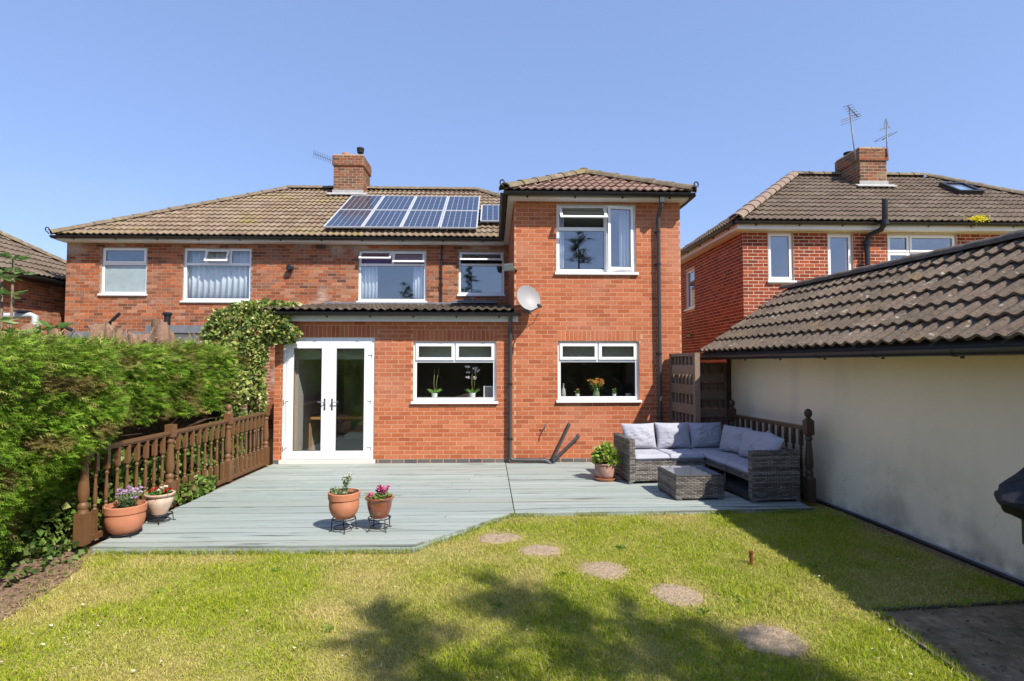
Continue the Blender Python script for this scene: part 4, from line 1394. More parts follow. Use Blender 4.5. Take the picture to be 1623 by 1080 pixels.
gutter((nEX0 - .02, nEY + .06, 4.865), (nEX0 - .02, nEY + 5.1, 4.865), nb, (-1, 0, 0))
cY2 = 13.35
kx0, kx1 = atY(1363, 260, cY2).x, atY(1405, 260, cY2).x
kt = atY(1384, 235, cY2).z
NBR += chimney(nb, kx0, kx1, cY2, cY2 + .92, 6.0, kt, MAT['brick_stack'], MAT['mortar_stack'],
               [(kx0 + .13, cY2 + .62, .12, .12, dark_pot, False), (kx0 + .34, cY2 + .25, .05, .11, dark_pot, False), (kx0 + .50, cY2 + .3, .08, .11, MAT['terracotta'], False)],
               slope=nEZ + (cY2 - nEY) * nP + .02)
pieces(NBR, 'brick', 'brick_rest', nb)
# skylight
nn_ = Vector((0, -nP, 1)).normalized()
P0 = Vector((nEX0, nEY, nEZ + .06))
cs = [atP(x, y, P0, nn_) for x, y in ((1519, 307.5), (1552, 307), (1511, 293.5), (1476, 293.5))]
su = Vector((1, 0, 0)); sv = Vector((0, 1, nP)).normalized()
o_ = cs[0]; wdt = (cs[1] - cs[0]).length; hgt = min(1.1, max(.7, (cs[2] - cs[1]).dot(sv)))
TK = lambda a, d, z: o_ + su * a + sv * z + nn_ * d
kf = sash_mesh(TK, 0, max(wdt, .62), 0, hgt, -.02, .085, .07)
rw = kf.build('roof_window', MAT['gutter'], nb)
g = MB(); g.boxT(TK, .07, max(wdt, .62) - .07, .03, .04, .07, hgt - .07)
g.build('pane', MAT['sky_pane'], rw)
# soil pipe that jogs round the eaves
t0, t1, t2, t3, t4 = (atY(1402.5, 316, NY - .42), atY(1402.5, 352, NY - .42), atY(1397, 364, NY - .34), atY(1378, 373, NY - .12), atY(1374, 382, NY - .10))
so = MB()
so.tube([t0, t1, t2, t3, t4, Vector((t4.x, NY - .10, 1.0))], .055, 12)
so = so.build('soil_pipe', MAT['gutter'], nb, smooth=True, angle=50)
for p in (t1, t4 + Vector((0, 0, -.05))):
    mb = MB(); mb.lathe([(.07, -.05), (.07, .05)], p, 14); mb.build('collar', MAT['gutter'], so, smooth=True, angle=40)

# ================================================================== HOUSE FAR LEFT
lh = thing('brick_house', 'brick house half hidden at the far left, its long side wall sloping away', 'house', (-16.0, 14.0, 0))
LX, LY0, LY1, LZ = -10.95, 7.0, 15.9, 3.78
TL = frameT((LX, LY0, 0), (0, 1, 0), (1, 0, 0))
lw = wall_mesh(TL, LY1 - LY0, 0, LZ, [], .28).build('side_wall', MAT['mortar_old'], lh)
LB = brick_items(TL, LY1 - LY0, 1.9, LZ, [], MAT['brick_old'], lw)
pieces(LB, 'brick', 'brick_rest', lh)
ww = MB()
ww.box(-18.7, LX - .29, LY0, LY0 + .25, 0, LZ)
ww.box(-18.7, LX - .29, LY1 - .25, LY1, 0, LZ)
ww.build('end_wall', MAT['mortar_old'], lh)
lEX, lY0, lY1, lP = LX + .32, LY0 - .3, LY1 + .3, .62
lsl = math.sqrt(1 + lP * lP)
lrun = 3.9
lr = MB()
lz = LZ + .10
lr.add([(lEX, lY0, lz), (lEX, lY1, lz), (lEX - 2 * lrun, lY1, lz), (lEX - 2 * lrun, lY0, lz), (lEX - lrun, lY0 + lrun, lz + lrun * lP), (lEX - lrun, lY1 - lrun, lz + lrun * lP)],
       [(0, 1, 5, 4), (1, 2, 5), (2, 3, 4, 5), (3, 0, 4), (0, 3, 2, 1)])
lroof = lr.build('roof', MAT['felt'], lh)
LT = tile_items((lEX, lY0, lz + .02), (0, 1, 0), (-1, 0, lP), (lP, 0, 1), lrun * lsl, lambda b: (b / lsl, lY1 - lY0 - b / lsl), .30, .335, tn, lroof)
pieces(LT, 'tile', 'tile_rest', lh)
LC = cap_items((lEX, lY1, lz + .08), (lEX - lrun, lY1 - lrun, lz + lrun * lP + .08), lroof, MAT['ridge_main'], r=.13)
pieces(LC, 'ridge_tile', 'ridge_tile_rest', lh)
gutter((lEX + .04, lY0, lz - .03), (lEX + .04, lY1, lz - .03), lh, (1, 0, 0), r=.065)
f = MB(); f.box(LX + .01, lEX - .03, lY0 + .05, lY1 - .05, lz - .10, lz - .005)
f.build('fascia', MAT['gutter'], lh)

# ================================================================== GARAGE
gd = Vector((0.088, -1, 0)).normalized()
gn = Vector((-1, -0.088, 0)).normalized()
G0 = Vector((4.0, 9.22, 0))
GL = 6.70
gar = thing('garage', 'cream rendered garage with brown double-roll tiles and black gutter', 'garage', tuple(G0 + gd * 4 - gn * 1.4))
TG = lambda a, d, z: G0 + gd * a + gn * d + Vector((0, 0, z))
gw = MB()
N = 60
gw.boxT(TG, 0, GL, -.2, 0, -.15, 1.95)
gwall = gw.build('side_wall', MAT['render'], gar)
g2 = MB()
g2.boxT(TG, 0, GL, -2.63, -2.43, -.15, 1.95)
g2.build('far_side_wall', MAT['render'], gar)
GRZ, GRD, GEZ, GED = 3.13, -1.09, 2.035, .52
for a0_, a1_ in ((0, .2), (GL - .2, GL)):
    ge = MB()
    P_ = [(-.201, -.15), (-2.429, -.15), (-2.429, 1.95), (GRD, 2.95), (-.201, 1.95)]
    V = [TG(a0_, d, z) for d, z in P_] + [TG(a1_, d, z) for d, z in P_]
    ge.add(V, [(0, 1, 2, 3, 4), (9, 8, 7, 6, 5)] + [(i, 5 + i, 5 + (i + 1) % 5, (i + 1) % 5) for i in range(5)])
    ge.build('gable_wall', MAT['brick_red'], gar)
gp = (GRZ - GEZ) / (GED - GRD)
gsl = math.sqrt(1 + gp * gp)
gr = MB()
V = []
for a in (0.0, GL + .11):
    V += [TG(a, GED - .02, GEZ - .02), TG(a, GRD, GRZ - .03), TG(a, 2 * GRD - GED, GEZ - .02), TG(a, GED - .02, GEZ - .06), TG(a, GRD, GRZ - .08), TG(a, 2 * GRD - GED, GEZ - .06)]
gr.add(V, [(0, 1, 7, 6), (1, 2, 8, 7), (3, 9, 10, 4), (4, 10, 11, 5), (0, 6, 9, 3), (2, 5, 11, 8), (0, 3, 4, 1), (1, 4, 5, 2), (6, 7, 10, 9), (7, 8, 11, 10)])
groof = gr.build('roof', MAT['felt'], gar)
GT = tile_items(TG(-.02, GED, GEZ), gd, tuple(-gn + Vector((0, 0, gp))), tuple(gn * gp + Vector((0, 0, 1))), (GED - GRD) * gsl, lambda b: (0, GL + .14), .322, .330, MAT['tile_garage'], groof, rolls=2, amp=.036, seg=8, lift=.042, thick=.026, skew=.66)
back = tile_items(TG(GL + .14, 2 * GRD - GED, GEZ), -gd, tuple(gn + Vector((0, 0, gp))), tuple(-gn * gp + Vector((0, 0, 1))), (GED - GRD) * gsl, lambda b: (0, GL + .14), .322, .330, MAT['tile_garage'], groof, rolls=2, amp=.036, seg=4)
pieces(GT + back, 'tile', 'tile_rest', gar)
pieces(cap_items(TG(-.02, GRD, GRZ + .035), TG(GL + .14, GRD, GRZ + .035), groof, MAT['ridge_garage'], r=.12, step=.44), 'ridge_tile', 'ridge_tile_rest', gar)
f = MB()
f.boxT(TG, .01, GL + .1, GED - .10, GED - .075, 1.93, 2.03)
f.build('fascia', MAT['gutter'], gar)
f = MB()
f.boxT(TG, .01, GL + .1, .004, GED - .102, 1.955, 1.967)
f.build('soffit', MAT['gutter'], gar)
gutter(TG(0, GED - .01, 1.985), TG(GL + .1, GED - .01, 1.985), gar, tuple(gn), r=.062, brackets=.9)
for i in range(4):
    q0, q1 = 1.9 + i * 1.2, 1.9 + (i + 1) * 1.2 - .004
    A_, B_ = TG(q0, .012, 0), TG(q1, .012, 0)
    f = MB(); f.bar(A_ + Vector((0, 0, lawnz(A_.y) + .035)), B_ + Vector((0, 0, lawnz(B_.y) + .035)), .022, .012)
    f.build('edging_strip', MAT['pipe_wrap'], gar)
    f = MB(); f.bar(A_ + gn * .03 + Vector((0, 0, lawnz(A_.y) + .005)), B_ + gn * .03 + Vector((0, 0, lawnz(B_.y) + .005)), .06, .045)
    f.build('plinth_strip', MAT['gutter'], gar)
f = MB(); f.boxT(TG, .0, .06, .003, .05, 0, 1.94)
f.build('corner_post', MAT['bark_dark'], gar)

# slab by the garage with its timber edging
hs = MB()
sx0, sx1, sy1_, sy0_ = 2.84, 4.46, 4.06, -1.0
hs.add([(sx0, sy0_, lawnz(0) + .006), (sx1, sy0_, lawnz(0) + .006), (sx1, 0, lawnz(0) + .006), (sx0, 0, lawnz(0) + .006), (sx1, sy1_ + .14, lawnz(sy1_) + .006), (sx0, sy1_, lawnz(sy1_) + .006)], [(0, 1, 2, 3), (3, 2, 4, 5)])
hstand = hs.build('paved_floor', MAT['slab'], kind='structure')
for (a, b) in (((sx0 - .02, sy1_ + .02), (3.55, sy1_ + .075)), ((3.62, sy1_ + .08), (4.44, sy1_ + .16)), ((sx0 - .025, sy1_ - .01), (sx0 - .025, 2.2)), ((sx0 - .025, 2.18), (sx0 - .025, 0.2))):
    mb = MB(); mb.bar((a[0], a[1], lawnz(a[1]) - .008), (b[0], b[1], lawnz(b[1]) - .008), .028, .06)
    mb.build('edging_board', MAT['edging'], hstand)

# ================================================================== BALUSTRADES
def post_mesh(p, h, w=.10, ball=True):
    mb = MB()
    x, y, z = p
    mb.box(x - w / 2, x + w / 2, y - w / 2, y + w / 2, z, z + .30)
    r = w / 2
    mb.lathe([(r * .98, .30), (r * .80, .335), (r * .95, .35), (r * .95, .375), (r * .62, .40), (r * .92, .44), (r * .98, .50), (r * .80, .62), (r * .66, .74), (r * .60, .765), (r * .86, .775), (r * .86, .80), (r * .7, .815), (r * .95, .84)], (x, y, z), 16)
    mb.box(x - w / 2 + .002, x + w / 2 - .002, y - w / 2 + .002, y + w / 2 - .002, z + .84, z + h)
    if ball:
        mb.lathe([(r * 1.0, h), (r * .72, h + .02), (r * .5, h + .035), (r * .82, h + .055), (r * .98, h + .085), (r * .82, h + .118), (r * .4, h + .138), (.004, h + .142)], (x, y, z), 16)
    return mb

def baluster_mesh(p, z0, z1, rz=0.0, w=.041, q=(.30, .24)):
    """Turned spindle, square at both ends."""
    mb = MB()
    x, y = p
    c, s = math.cos(rz), math.sin(rz)
    T = lambda a, d, z: Vector((x + a * c - d * s, y + a * s + d * c, z))
    L = z1 - z0
    mb.boxT(T, -w / 2, w / 2, -w / 2, w / 2, z0, z0 + q[0] * L)
    mb.boxT(T, -w / 2, w / 2, -w / 2, w / 2, z1 - q[1] * L, z1)
    r = w / 2
    A, B = z0 + q[0] * L, z1 - q[1] * L
    m = B - A
    mb.lathe([(r * .98, 0), (r * .62, .04 * m), (r * .95, .07 * m), (r * .95, .10 * m), (r * .55, .13 * m), (r * .80, .20 * m), (r * .95, .30 * m), (r * .78, .55 * m), (r * .56, .80 * m), (r * .56, .83 * m), (r * .95, .86 * m), (r * .95, .90 * m), (r * .6, .93 * m), (r * .98, m)], (x, y, A), 10, capb=False, capt=False)
    return mb

def balustrade(name_label, group, P, posts, nb, wood, hpost=.99, ball_at=(), rail_z=.86):
    rt = thing('balustrade', name_label, 'balustrade', (*P(.5), ZD), group=group)
    for i, t in enumerate(posts):
        x, y = P(t)
        post_mesh((x, y, ZD), hpost, ball=i in ball_at).build('post', wood, rt, smooth=True, angle=35)
    for i in range(len(posts) - 1):
        a, b = Vector((*P(posts[i]), 0)), Vector((*P(posts[i + 1]), 0))
        t = (b - a).normalized()
        a2, b2 = a + t * .052, b - t * .052
        r = MB()
        r.bar(a2 + Vector((0, 0, ZD + rail_z + .035)), b2 + Vector((0, 0, ZD + rail_z + .035)), .066, .028)
        r.bar(a2 + Vector((0, 0, ZD + rail_z + .010)), b2 + Vector((0, 0, ZD + rail_z + .010)), .046, .022)
        r.build('handrail', wood, rt)
        r = MB()
        r.bar(a2 + Vector((0, 0, ZD + .03)), b2 + Vector((0, 0, ZD + .03)), .05, .05)
        r.build('bottom_rail', wood, rt)
        n = nb[i]
        rz = math.atan2(t.y, t.x)
        for k in range(n):
            p = a + (b - a) * ((k + 1) / (n + 1))
            baluster_mesh((p.x, p.y), ZD + .055, ZD + rail_z, rz).build('baluster', wood, rt, smooth=True, angle=35)
    return rt
PL = lambda t: (-3.935 + .03 * t, 5.455 + 4.14 * t)
balustrade('long brown turned balustrade running beside the hedge on the deck edge', 'balustrades round the deck', PL, (0, .336, .682, 1.0), (8, 8, 8), MAT['brown_wood'], ball_at=(2,))
dark_stain = M('dark_brown_stained_timber', (0.060, 0.036, 0.022), 0.4, 0.2, 10, spec=0.4)
PR = lambda t: (3.945 - .205 * t, 6.80 + 1.75 * t)
balustrade('short dark balustrade behind the corner sofa against the cream garage wall', 'balustrades round the deck', PR, (0, 1.0), (11,), dark_stain, ball_at=(0, 1), rail_z=.89, hpost=1.02)

# ================================================================== GATE AND FENCE PANEL
def hitmiss(T, L, z0, z1, name, label, slats, rt_loc, stile_w=.07, group=None):
    """Timber frame with wide boards on the near side and upright battens behind."""
    rt = thing(name, label, 'gate' if name == 'garden_gate' else 'fence', rt_loc, group=group)
    def part(nm_, a0, a1, d0, d1, za, zb):
        mb = MB(); mb.boxT(T, a0, a1, d0, d1, za, zb, rnd=random.random() * .99 + .01)
        return mb.build(nm_, MAT['grey_wood'], rt)
    part('stile', 0, stile_w, -.05, .035, z0, z1)
    part('stile', L - stile_w, L, -.05, .035, z0, z1)
    part('top_rail', stile_w, L - stile_w, -.045, .030, z1 - .05, z1)
    h = (z1 - .05 - z0) / slats
    for k in range(slats):
        a = z0 + k * h + .012
        part('slat', stile_w - .01, L - stile_w + .01, -.003, .022, a + random.uniform(-.008, .008), a + h * .52)
    nbt = max(2, int((L - 2 * stile_w) / .13))
    for k in range(nbt):
        c = stile_w + (L - 2 * stile_w) * (k + .5) / nbt
        part('batten', c - .02, c + .02, -.035, -.005, z0, z1 - .052)
    nb2 = max(2, int((L - 2 * stile_w) / .16))
    for k in range(slats):
        a = z0 + k * h + h * .54
        part('back_board', stile_w - .01, L - stile_w + .01, -.062, -.038, a + .006, a + h * .50)
    return rt
gA, gB = Vector((3.125, 9.60, 0)), Vector((3.235, 8.66, 0))
gu = (gB - gA).normalized(); gnn = Vector((gu.y, -gu.x, 0))
if gnn.dot(Vector((-1, 0, 0))) < 0: gnn = -gnn
gT = lambda a, d, z: gA + gu * a + gnn * d + Vector((0, 0, z))
hitmiss(gT, (gB - gA).length, .06, 2.03, 'garden_gate', 'weathered wooden slatted gate standing open against the house corner', 6, (3.2, 9.2, 0))
fT = frameT((3.27, 9.26, 0), (1, 0, 0), (0, -1, 0))
hitmiss(fT, 0.72, .05, 1.87, 'fence_panel', 'weathered wooden fence panel across the gap between house and garage', 6, (3.6, 9.26, 0))

# ================================================================== CORNER SOFA, TABLE, CUSHIONS
def weave(T, a0, a1, z0, z1, row=.021, seg=.078, out=.009):
    mb = MB()
    nr = max(1, round((z1 - z0) / row)); rh = (z1 - z0) / nr
    ns = max(1, round((a1 - a0) / seg)); sw = (a1 - a0) / ns
    for r in range(nr):
        zc = z0 + (r + .5) * rh
        sh = sw / 2 if r % 2 else 0.0
        base = random.random()
        for k in range(-1, ns + 1):
            s0, s1 = a0 + k * sw + sh, a0 + (k + 1) * sw + sh
            s0, s1 = max(s0, a0), min(s1, a1)
            if s1 - s0 < .008: continue
            V = []
            o = out * random.uniform(.8, 1.15)
            for f, dd in ((0.03, .001), (.5, o), (.97, .001)):
                for zz, de in ((-.46, -.002), (0, 0), (.46, -.002)):
                    V.append(T(s0 + (s1 - s0) * f, max(.0005, dd + de), zc + zz * rh))
            F = [(0, 3, 4, 1), (1, 4, 5, 2), (3, 6, 7, 4), (4, 7, 8, 5)]
            mb.add(V, F, min(.999, max(.01, base * .55 + random.random() * .45)))
    return mb

def woven_box(name, parent, x0, x1, y0, y1, z0, z1, faces, top=True):
    """Box clad in woven strands; faces among f(ront) b(ack) l(eft) r(ight)."""
    mb = MB(); mb.box(x0, x1, y0, y1, z0, z1)
    o = mb.build(name, MAT['rattan_dark'], parent)
    w = MB()
    def put(T, L):
        m = weave(T, 0, L, z0, z1); w.add(m.v, m.f); w.r[-len(m.v):] = m.r
    if 'f' in faces: put(frameT((x0, y0, 0), (1, 0, 0), (0, -1, 0)), x1 - x0)
    if 'b' in faces: put(frameT((x0, y1, 0), (1, 0, 0), (0, 1, 0)), x1 - x0)
    if 'l' in faces: put(frameT((x0, y0, 0), (0, 1, 0), (-1, 0, 0)), y1 - y0)
    if 'r' in faces: put(frameT((x1, y0, 0), (0, 1, 0), (1, 0, 0)), y1 - y0)
    if top:
        Tt = lambda a, d, z: Vector((x0 + a, y0 + z, z1 + d))
        m = weave(Tt, 0, x1 - x0, 0, y1 - y0); w.add(m.v, m.f); w.r[-len(m.v):] = m.r
    w.build('weave', MAT['rattan'], o, kind='stuff')
    return o
SR = math.radians(5)
SO = (1.945, 7.88, ZD)
sofa = thing('corner_sofa', 'grey rattan corner sofa in the shade at the right end of the deck', 'sofa', SO, SR, local=True)
AW = .085
woven_box('armrest', sofa, 0, AW, 0, .74, .035, .635, 'flbr')
woven_box('backrest', sofa, AW, 1.80, .66, .74, .035, .62, 'fb')
woven_box('backrest', sofa, 1.72, 1.80, -1.12, .66, .035, .62, 'lr')
woven_box('armrest', sofa, 1.16, 1.80, -1.21, -1.12, .035, .635, 'flbr')
woven_box('seat_base', sofa, AW, 1.16, .03, .66, .035, .32, 'f', top=False)
sb_ = MB(); sb_.box(1.16, 1.72, -1.12, .66, .27, .32)
so_ = sb_.build('seat_frame', MAT['rattan_dark'], sofa)
wv = weave(frameT((1.16, -1.12, 0), (0, 1, 0), (-1, 0, 0)), 0, 1.15, .265, .32)
wv.build('weave', MAT['rattan'], so_, kind='stuff')
bb = MB(); bb.box(1.15, 1.20, -1.12, .03, .03, .075)
bb.build('bottom_rail', MAT['rattan'], sofa)
for yy in (-.50, -.02):
    lg = MB(); lg.tube([(1.18, yy, .265), (1.18, yy, .075)], .011, 8)
    lg.build('support_rod', MAT['alu'], sofa)
for (x, y) in ((.02, .03), (.02, .71), (1.19, -1.18), (1.77, -1.18), (1.77, .70)):
    fo = MB(); fo.box(x - .03, x + .03, y - .03, y + .03, 0, .035)
    fo.build('foot', MAT['alu'], sofa)
def s2w(x, y, z=0):
    c, s = math.cos(SR), math.sin(SR)
    return Vector((SO[0] + x * c - y * s, SO[1] + x * s + y * c, SO[2] + z))

def pillow(w, h, t, seed=0, nu=34, nv=30, box=False):
    """Cushion: a padded, slightly creased square; box=True gives a flat-sided seat pad."""
    V = []
    for side in (1, -1):
        for j in range(nv + 1):
            for i in range(nu + 1):
                u, v = i / nu * 2 - 1, j / nv * 2 - 1
                if box:
                    e = max(0.0, 1 - abs(u) ** 16) ** .25 * max(0.0, 1 - abs(v) ** 16) ** .25
                    th = t / 2 * e
                    cx = 1.0
                else:
                    e = max(0.0, 1 - abs(u) ** 3.2) ** .55 * max(0.0, 1 - abs(v) ** 3.2) ** .55
                    th = t / 2 * e
                    cx = 1 - .055 * (1 - u * u) * abs(v) ** 3 
                x = w / 2 * u * (1 - .045 * (1 - v * v) * abs(u) ** 3 if not box else 1)
                y = h / 2 * v * cx
                V.append((x, y, side * th))
    A = np.array(V)
    nzv = (vnoise(A[:, :2] + seed * 3.1, 8, seed) - .5) * .034 + (vnoise(A[:, :2] * np.array([1, 2.4]) + seed, 24, seed + 1) - .5) * .020
    if box: nzv *= .35
    edge_ = np.abs(A[:, 2]) / (t / 2 + 1e-6)
    A[:, 2] += np.sign(A[:, 2]) * nzv * edge_
    m = (nu + 1) * (nv + 1)
    F = []
    for s in range(2):
        for j in range(nv):
            for i in range(nu):
                a = s * m + j * (nu + 1) + i
                q = (a, a + 1, a + nu + 2, a + nu + 1)
                F.append(q if s == 0 else q[::-1])
    mb = MB(); mb.add([tuple(p) for p in A], F)
    return mb
def cushion(c, w, h, t, rot, label, group, seed, box=False):
    mb = pillow(w, h, t, seed, box=box)
    o = mb.build('cushion', MAT['cushion'], at=(0, 0, 0), smooth=True)
    o.location = c
    o.rotation_euler = rot
    return setp(o, label, 'cushion', group)
GB, GS = 'back cushions of the corner sofa', 'seat pads of the corner sofa'
seat_t = .105
zs_ = .32 + seat_t / 2 - .012
for (x, y, w, h, lab, sd) in ((.352, .335, .525, .66, 'flat lilac-grey seat pad beside the sunlit left arm', 1),
                              (.885, .335, .535, .66, 'flat seat pad half in sun, second from the left arm', 2),
                              (1.435, .335, .555, .66, 'shaded flat seat pad in the inner corner of the sofa', 3),
                              (1.435, -.275, .555, .555, 'shaded flat seat pad between the corner and the front arm', 4),
                              (1.435, -.835, .555, .555, 'flat seat pad against the front right armrest', 5)):
    cushion(s2w(x, y, zs_), w, h, seat_t, (0, 0, SR), lab, GS, sd, box=True)
zb_ = .32 + seat_t + .185
tilt = math.radians(74)
for (x, y, w, h, rx, ry, rz, lab, sd) in (
        (.345, .555, .53, .40, tilt, 0, .03, 'plump back cushion in full sun beside the left arm', 11),
        (.895, .560, .55, .41, tilt, 0, -.03, 'back cushion split by a diagonal shadow edge', 12),
        (1.440, .560, .56, .40, tilt, 0, .02, 'shaded back cushion at the inner corner', 13),
        (1.615, .010, .52, .40, tilt, 0, -PI / 2 + .30, 'shaded back cushion leaning sideways below the balustrade', 14),
        (1.600, -.52, .54, .41, tilt, 0, -PI / 2 + .10, 'slumped back cushion nearest the front armrest', 15),
        (1.560, -.92, .46, .40, math.radians(62), .12, -PI / 2 - .12, 'folded back cushion bulging over the front armrest', 16)):
    cushion(s2w(x, y, zb_ + (.02 if sd == 16 else 0)), w, h, .17, (rx, ry, rz + SR), lab, GB, sd)

TR_ = math.radians(3)
tabl = thing('coffee_table', 'low square grey rattan coffee table with smoked glass top', 'table', (2.295, 6.925, ZD), TR_, local=True)
woven_box('table_body', tabl, 0, .635, 0, .655, .025, .295, 'flbr', top=False)
tb = MB(); tb.box(-.006, .641, -.006, .661, .296, .306)
tb.build('top_frame', MAT['rattan'], tabl)
tb = MB(); tb.box(.022, .613, .022, .633, .3065, .316)
tb.build('glass_top', MAT['table_glass'], tabl)
for (x, y) in ((.05, .04), (.585, .04), (.05, .615), (.585, .615)):
    mb = MB(); mb.box(x - .035, x + .035, y - .035, y + .035, 0, .025); mb.build('foot', MAT['alu'], tabl)

# ================================================================== POTS, STANDS, POT PLANTS
def stand(x, y, r, h, label, feet=3, a0=.3):
    rt = thing('pot_stand', label, 'pot stand', (x, y, ZD), group='black wire pot stands')
    def ring(rr, z, nm_):
        mb = MB()
        n = 28
        mb.tube([(x + rr * math.cos(2 * PI * k / n), y + rr * math.sin(2 * PI * k / n), z) for k in range(n + 1)], .0055, 6, caps=False)
        mb.build(nm_, MAT['wire'], rt, smooth=True)
    ring(r, ZD + h, 'ring')
    if h > .06: ring(r * .80, ZD + h * .28, 'lower_ring')
    for k in range(feet + 1):
        a = a0 + 2 * PI * k / (feet + 1)
        p = Vector((x + r * math.cos(a), y + r * math.sin(a), 0))
        mb = MB()
        o = Vector((math.cos(a), math.sin(a), 0))
        mb.tube([p + Vector((0, 0, ZD + h)), p + Vector((0, 0, ZD + .008)) + o * .006, p + o * .03 + Vector((0, 0, ZD + .007))], .0055, 6)
        mb.build('leg', MAT['wire'], rt, smooth=True)
    for k in range(2):
        a = k * PI / 2 + .4
        mb = MB(); v = Vector((math.cos(a), math.sin(a), 0)) * r
        mb.tube([Vector((x, y, ZD + h)) - v, Vector((x, y, ZD + h)) + v], .0045, 6)
        mb.build('crossbar', MAT['wire'], rt, smooth=True)

def pot(x, y, z, prof, mat, label, soil_h, soil_r, saucer=None):
    rt = thing('flower_pot', label, 'flower pot', (x, y, z), group='flower pots on the deck')
    mb = MB(); mb.lathe(prof, (x, y, z), 36, capt=False)
    mb.build('pot_body', mat, rt, smooth=True, angle=35)
    mb = MB()
    n, V, F = 18, [(x, y, z + soil_h + .012)], []
    for ring in (0.5, 1.0):
        for k in range(n):
            a = 2 * PI * k / n
            V.append((x + soil_r * ring * math.cos(a), y + soil_r * ring * math.sin(a), z + soil_h + random.uniform(-.006, .012) * (1.5 - ring)))
    for k in range(n):
        F.append((0, 1 + k, 1 + (k + 1) % n))
        F.append((1 + k, 1 + n + k, 1 + n + (k + 1) % n, 1 + (k + 1) % n))
    mb.add(V, F); mb.build('compost', MAT['pot_soil'], rt, smooth=True)
    if saucer:
        mb = MB(); mb.lathe([(saucer * .86, .002), (saucer, .04), (saucer * .97, .043), (saucer * .84, .012)], (x, y, ZD), 32)
        mb.build('saucer', MAT['terracotta'], rt, smooth=True, angle=35)
    return rt
def flare(rb, rt_, h, rim, t=.014, bul=.0):
    """Pot profile: base, belly, thick rim, inner wall."""
    p = [(rb * .96, 0), (rb, .006)]
    for k in range(1, 8):
        f = k / 8
        p.append((rb + (rt_ - .012 - rb) * (f ** .62) + bul * math.sin(f * PI), (h - rim) * f))
    p += [(rt_ - .010, h - rim), (rt_, h - rim + .004), (rt_ + .003, h - .006), (rt_ - .003, h), (rt_ - t, h), (rt_ - t - .004, h - .05), (rt_ - t - .01, h - .08)]
    return p
GP = 'plants in the deck pots'
pA, pB, pC, pD, pE = (-3.72, 5.74), (-3.655, 6.20), (-1.554, 5.825), (-1.192, 5.84), (1.66, 8.20)
stand(*pA, .125, .028, 'low black wire stand under the big terracotta pot by the balustrade', a0=.9)
stand(*pB, .125, .085, 'black wire stand under the cream pot by the balustrade', a0=.5)
stand(*pC, .118, .125, 'black wire stand under the terracotta pot out on the deck')
stand(*pD, .115, .125, 'black wire stand under the glazed brown pot', a0=.7)
pot(*pA, ZD + .034, flare(.115, .182, .275, .075, bul=.018), MAT['terracotta'], 'big terracotta pot of mauve flowers in front of the balustrade', .235, .150)
pot(*pB, ZD + .091, [(.075, 0), (.08, .01), (.095, .05), (.125, .12), (.132, .16), (.122, .185), (.124, .19), (.146, .205), (.150, .218), (.142, .226), (.125, .222), (.115, .17)], MAT['cream_clay'], 'cream weathered bowl pot with red and white flowers', .185, .112)
pot(*pC, ZD + .131, flare(.088, .160, .268, .072, bul=.02), MAT['terracotta'], 'terracotta pot holding a tall white-flowered stem', .232, .130)
pot(*pD, ZD + .131, [(.085, 0), (.088, .008), (.108, .05), (.122, .10), (.130, .15), (.134, .178), (.140, .186), (.150, .195), (.152, .205), (.144, .214), (.128, .210), (.118, .17)], MAT['glazed'], 'small glazed brown pot with pink snapdragons', .178, .116)
pot(*pE, ZD + .03, flare(.115, .168, .225, .022, bul=.01), MAT['pink_clay'], 'pinkish ribbed pot on a saucer next to the sofa', .19, .142, saucer=.17)

def plant(name, label, loc, group=GP):
    return thing(name, label, 'plant', loc, group=group)
def leafset(parent, nm_, P, D, size, ratio, col, mat='leaf', fold=.25):
    V, F, C = leaves(np.array(P, dtype=float), np.array(D, dtype=float), np.array(size, dtype=float), ratio, np.array(col, dtype=float), fold=fold)
    return np_mesh(nm_, V, F, MAT[mat], parent, off=org(parent), col=C, kind='stuff')
def stems(parent, segs, r, col):
    mb = MB()
    for s in segs: mb.tube(s, r, 5)
    return mb.build('stem', M('plant_stem', col, .7), parent, smooth=True)
def ball_flowers(parent, nm_, cs, n, r, size, cols, up=.3):
    P, D = [], []
    for c in cs:
        v = rng.normal(size=(n, 3)); v /= np.linalg.norm(v, axis=1)[:, None]
        v[:, 2] = np.abs(v[:, 2]) * .8 + up
        P.append(np.array(c) + v * r * .3); D.append(v)
    P, D = np.concatenate(P), np.concatenate(D)
    return leafset(parent, nm_, P, D, rng.uniform(.7, 1.2, len(P)) * size, .75, pal(len(P), cols), 'petal', .3)
GRN = [(.09, .17, .03), (.13, .23, .045), (.06, .12, .025), (.18, .27, .06)]
# mauve pinks in the big pot
z = ZD + .034 + .24
rt = plant('flowering_plant', 'tuft of pale mauve flowers in the big terracotta pot', (*pA, z))
tips, segs = [], []
for k in range(46):
    a, q = random.uniform(0, 2 * PI), random.random() ** .6
    b = Vector((pA[0] + .02 + .05 * q * math.cos(a), pA[1] + .05 * q * math.sin(a), z))
    t = Vector((pA[0] + .02 + .13 * q * math.cos(a), pA[1] + .10 * q * math.sin(a), z + random.uniform(.09, .19)))
    segs.append([b, (b + t) / 2 + Vector((0, 0, .02)), t]); tips.append(t)
stems(rt, segs, .0022, (.12, .19, .06))
leafset(rt, 'foliage', [tuple(s[0] + (s[2] - s[0]) * random.random() * .6) for s in segs for _ in range(7)], rng.normal(size=(len(segs) * 7, 3)) * [1, 1, .5] + [0, 0, .8], rng.uniform(.03, .07, len(segs) * 7), .16, pal(len(segs) * 7, [(.14, .20, .09), (.10, .16, .06)]))
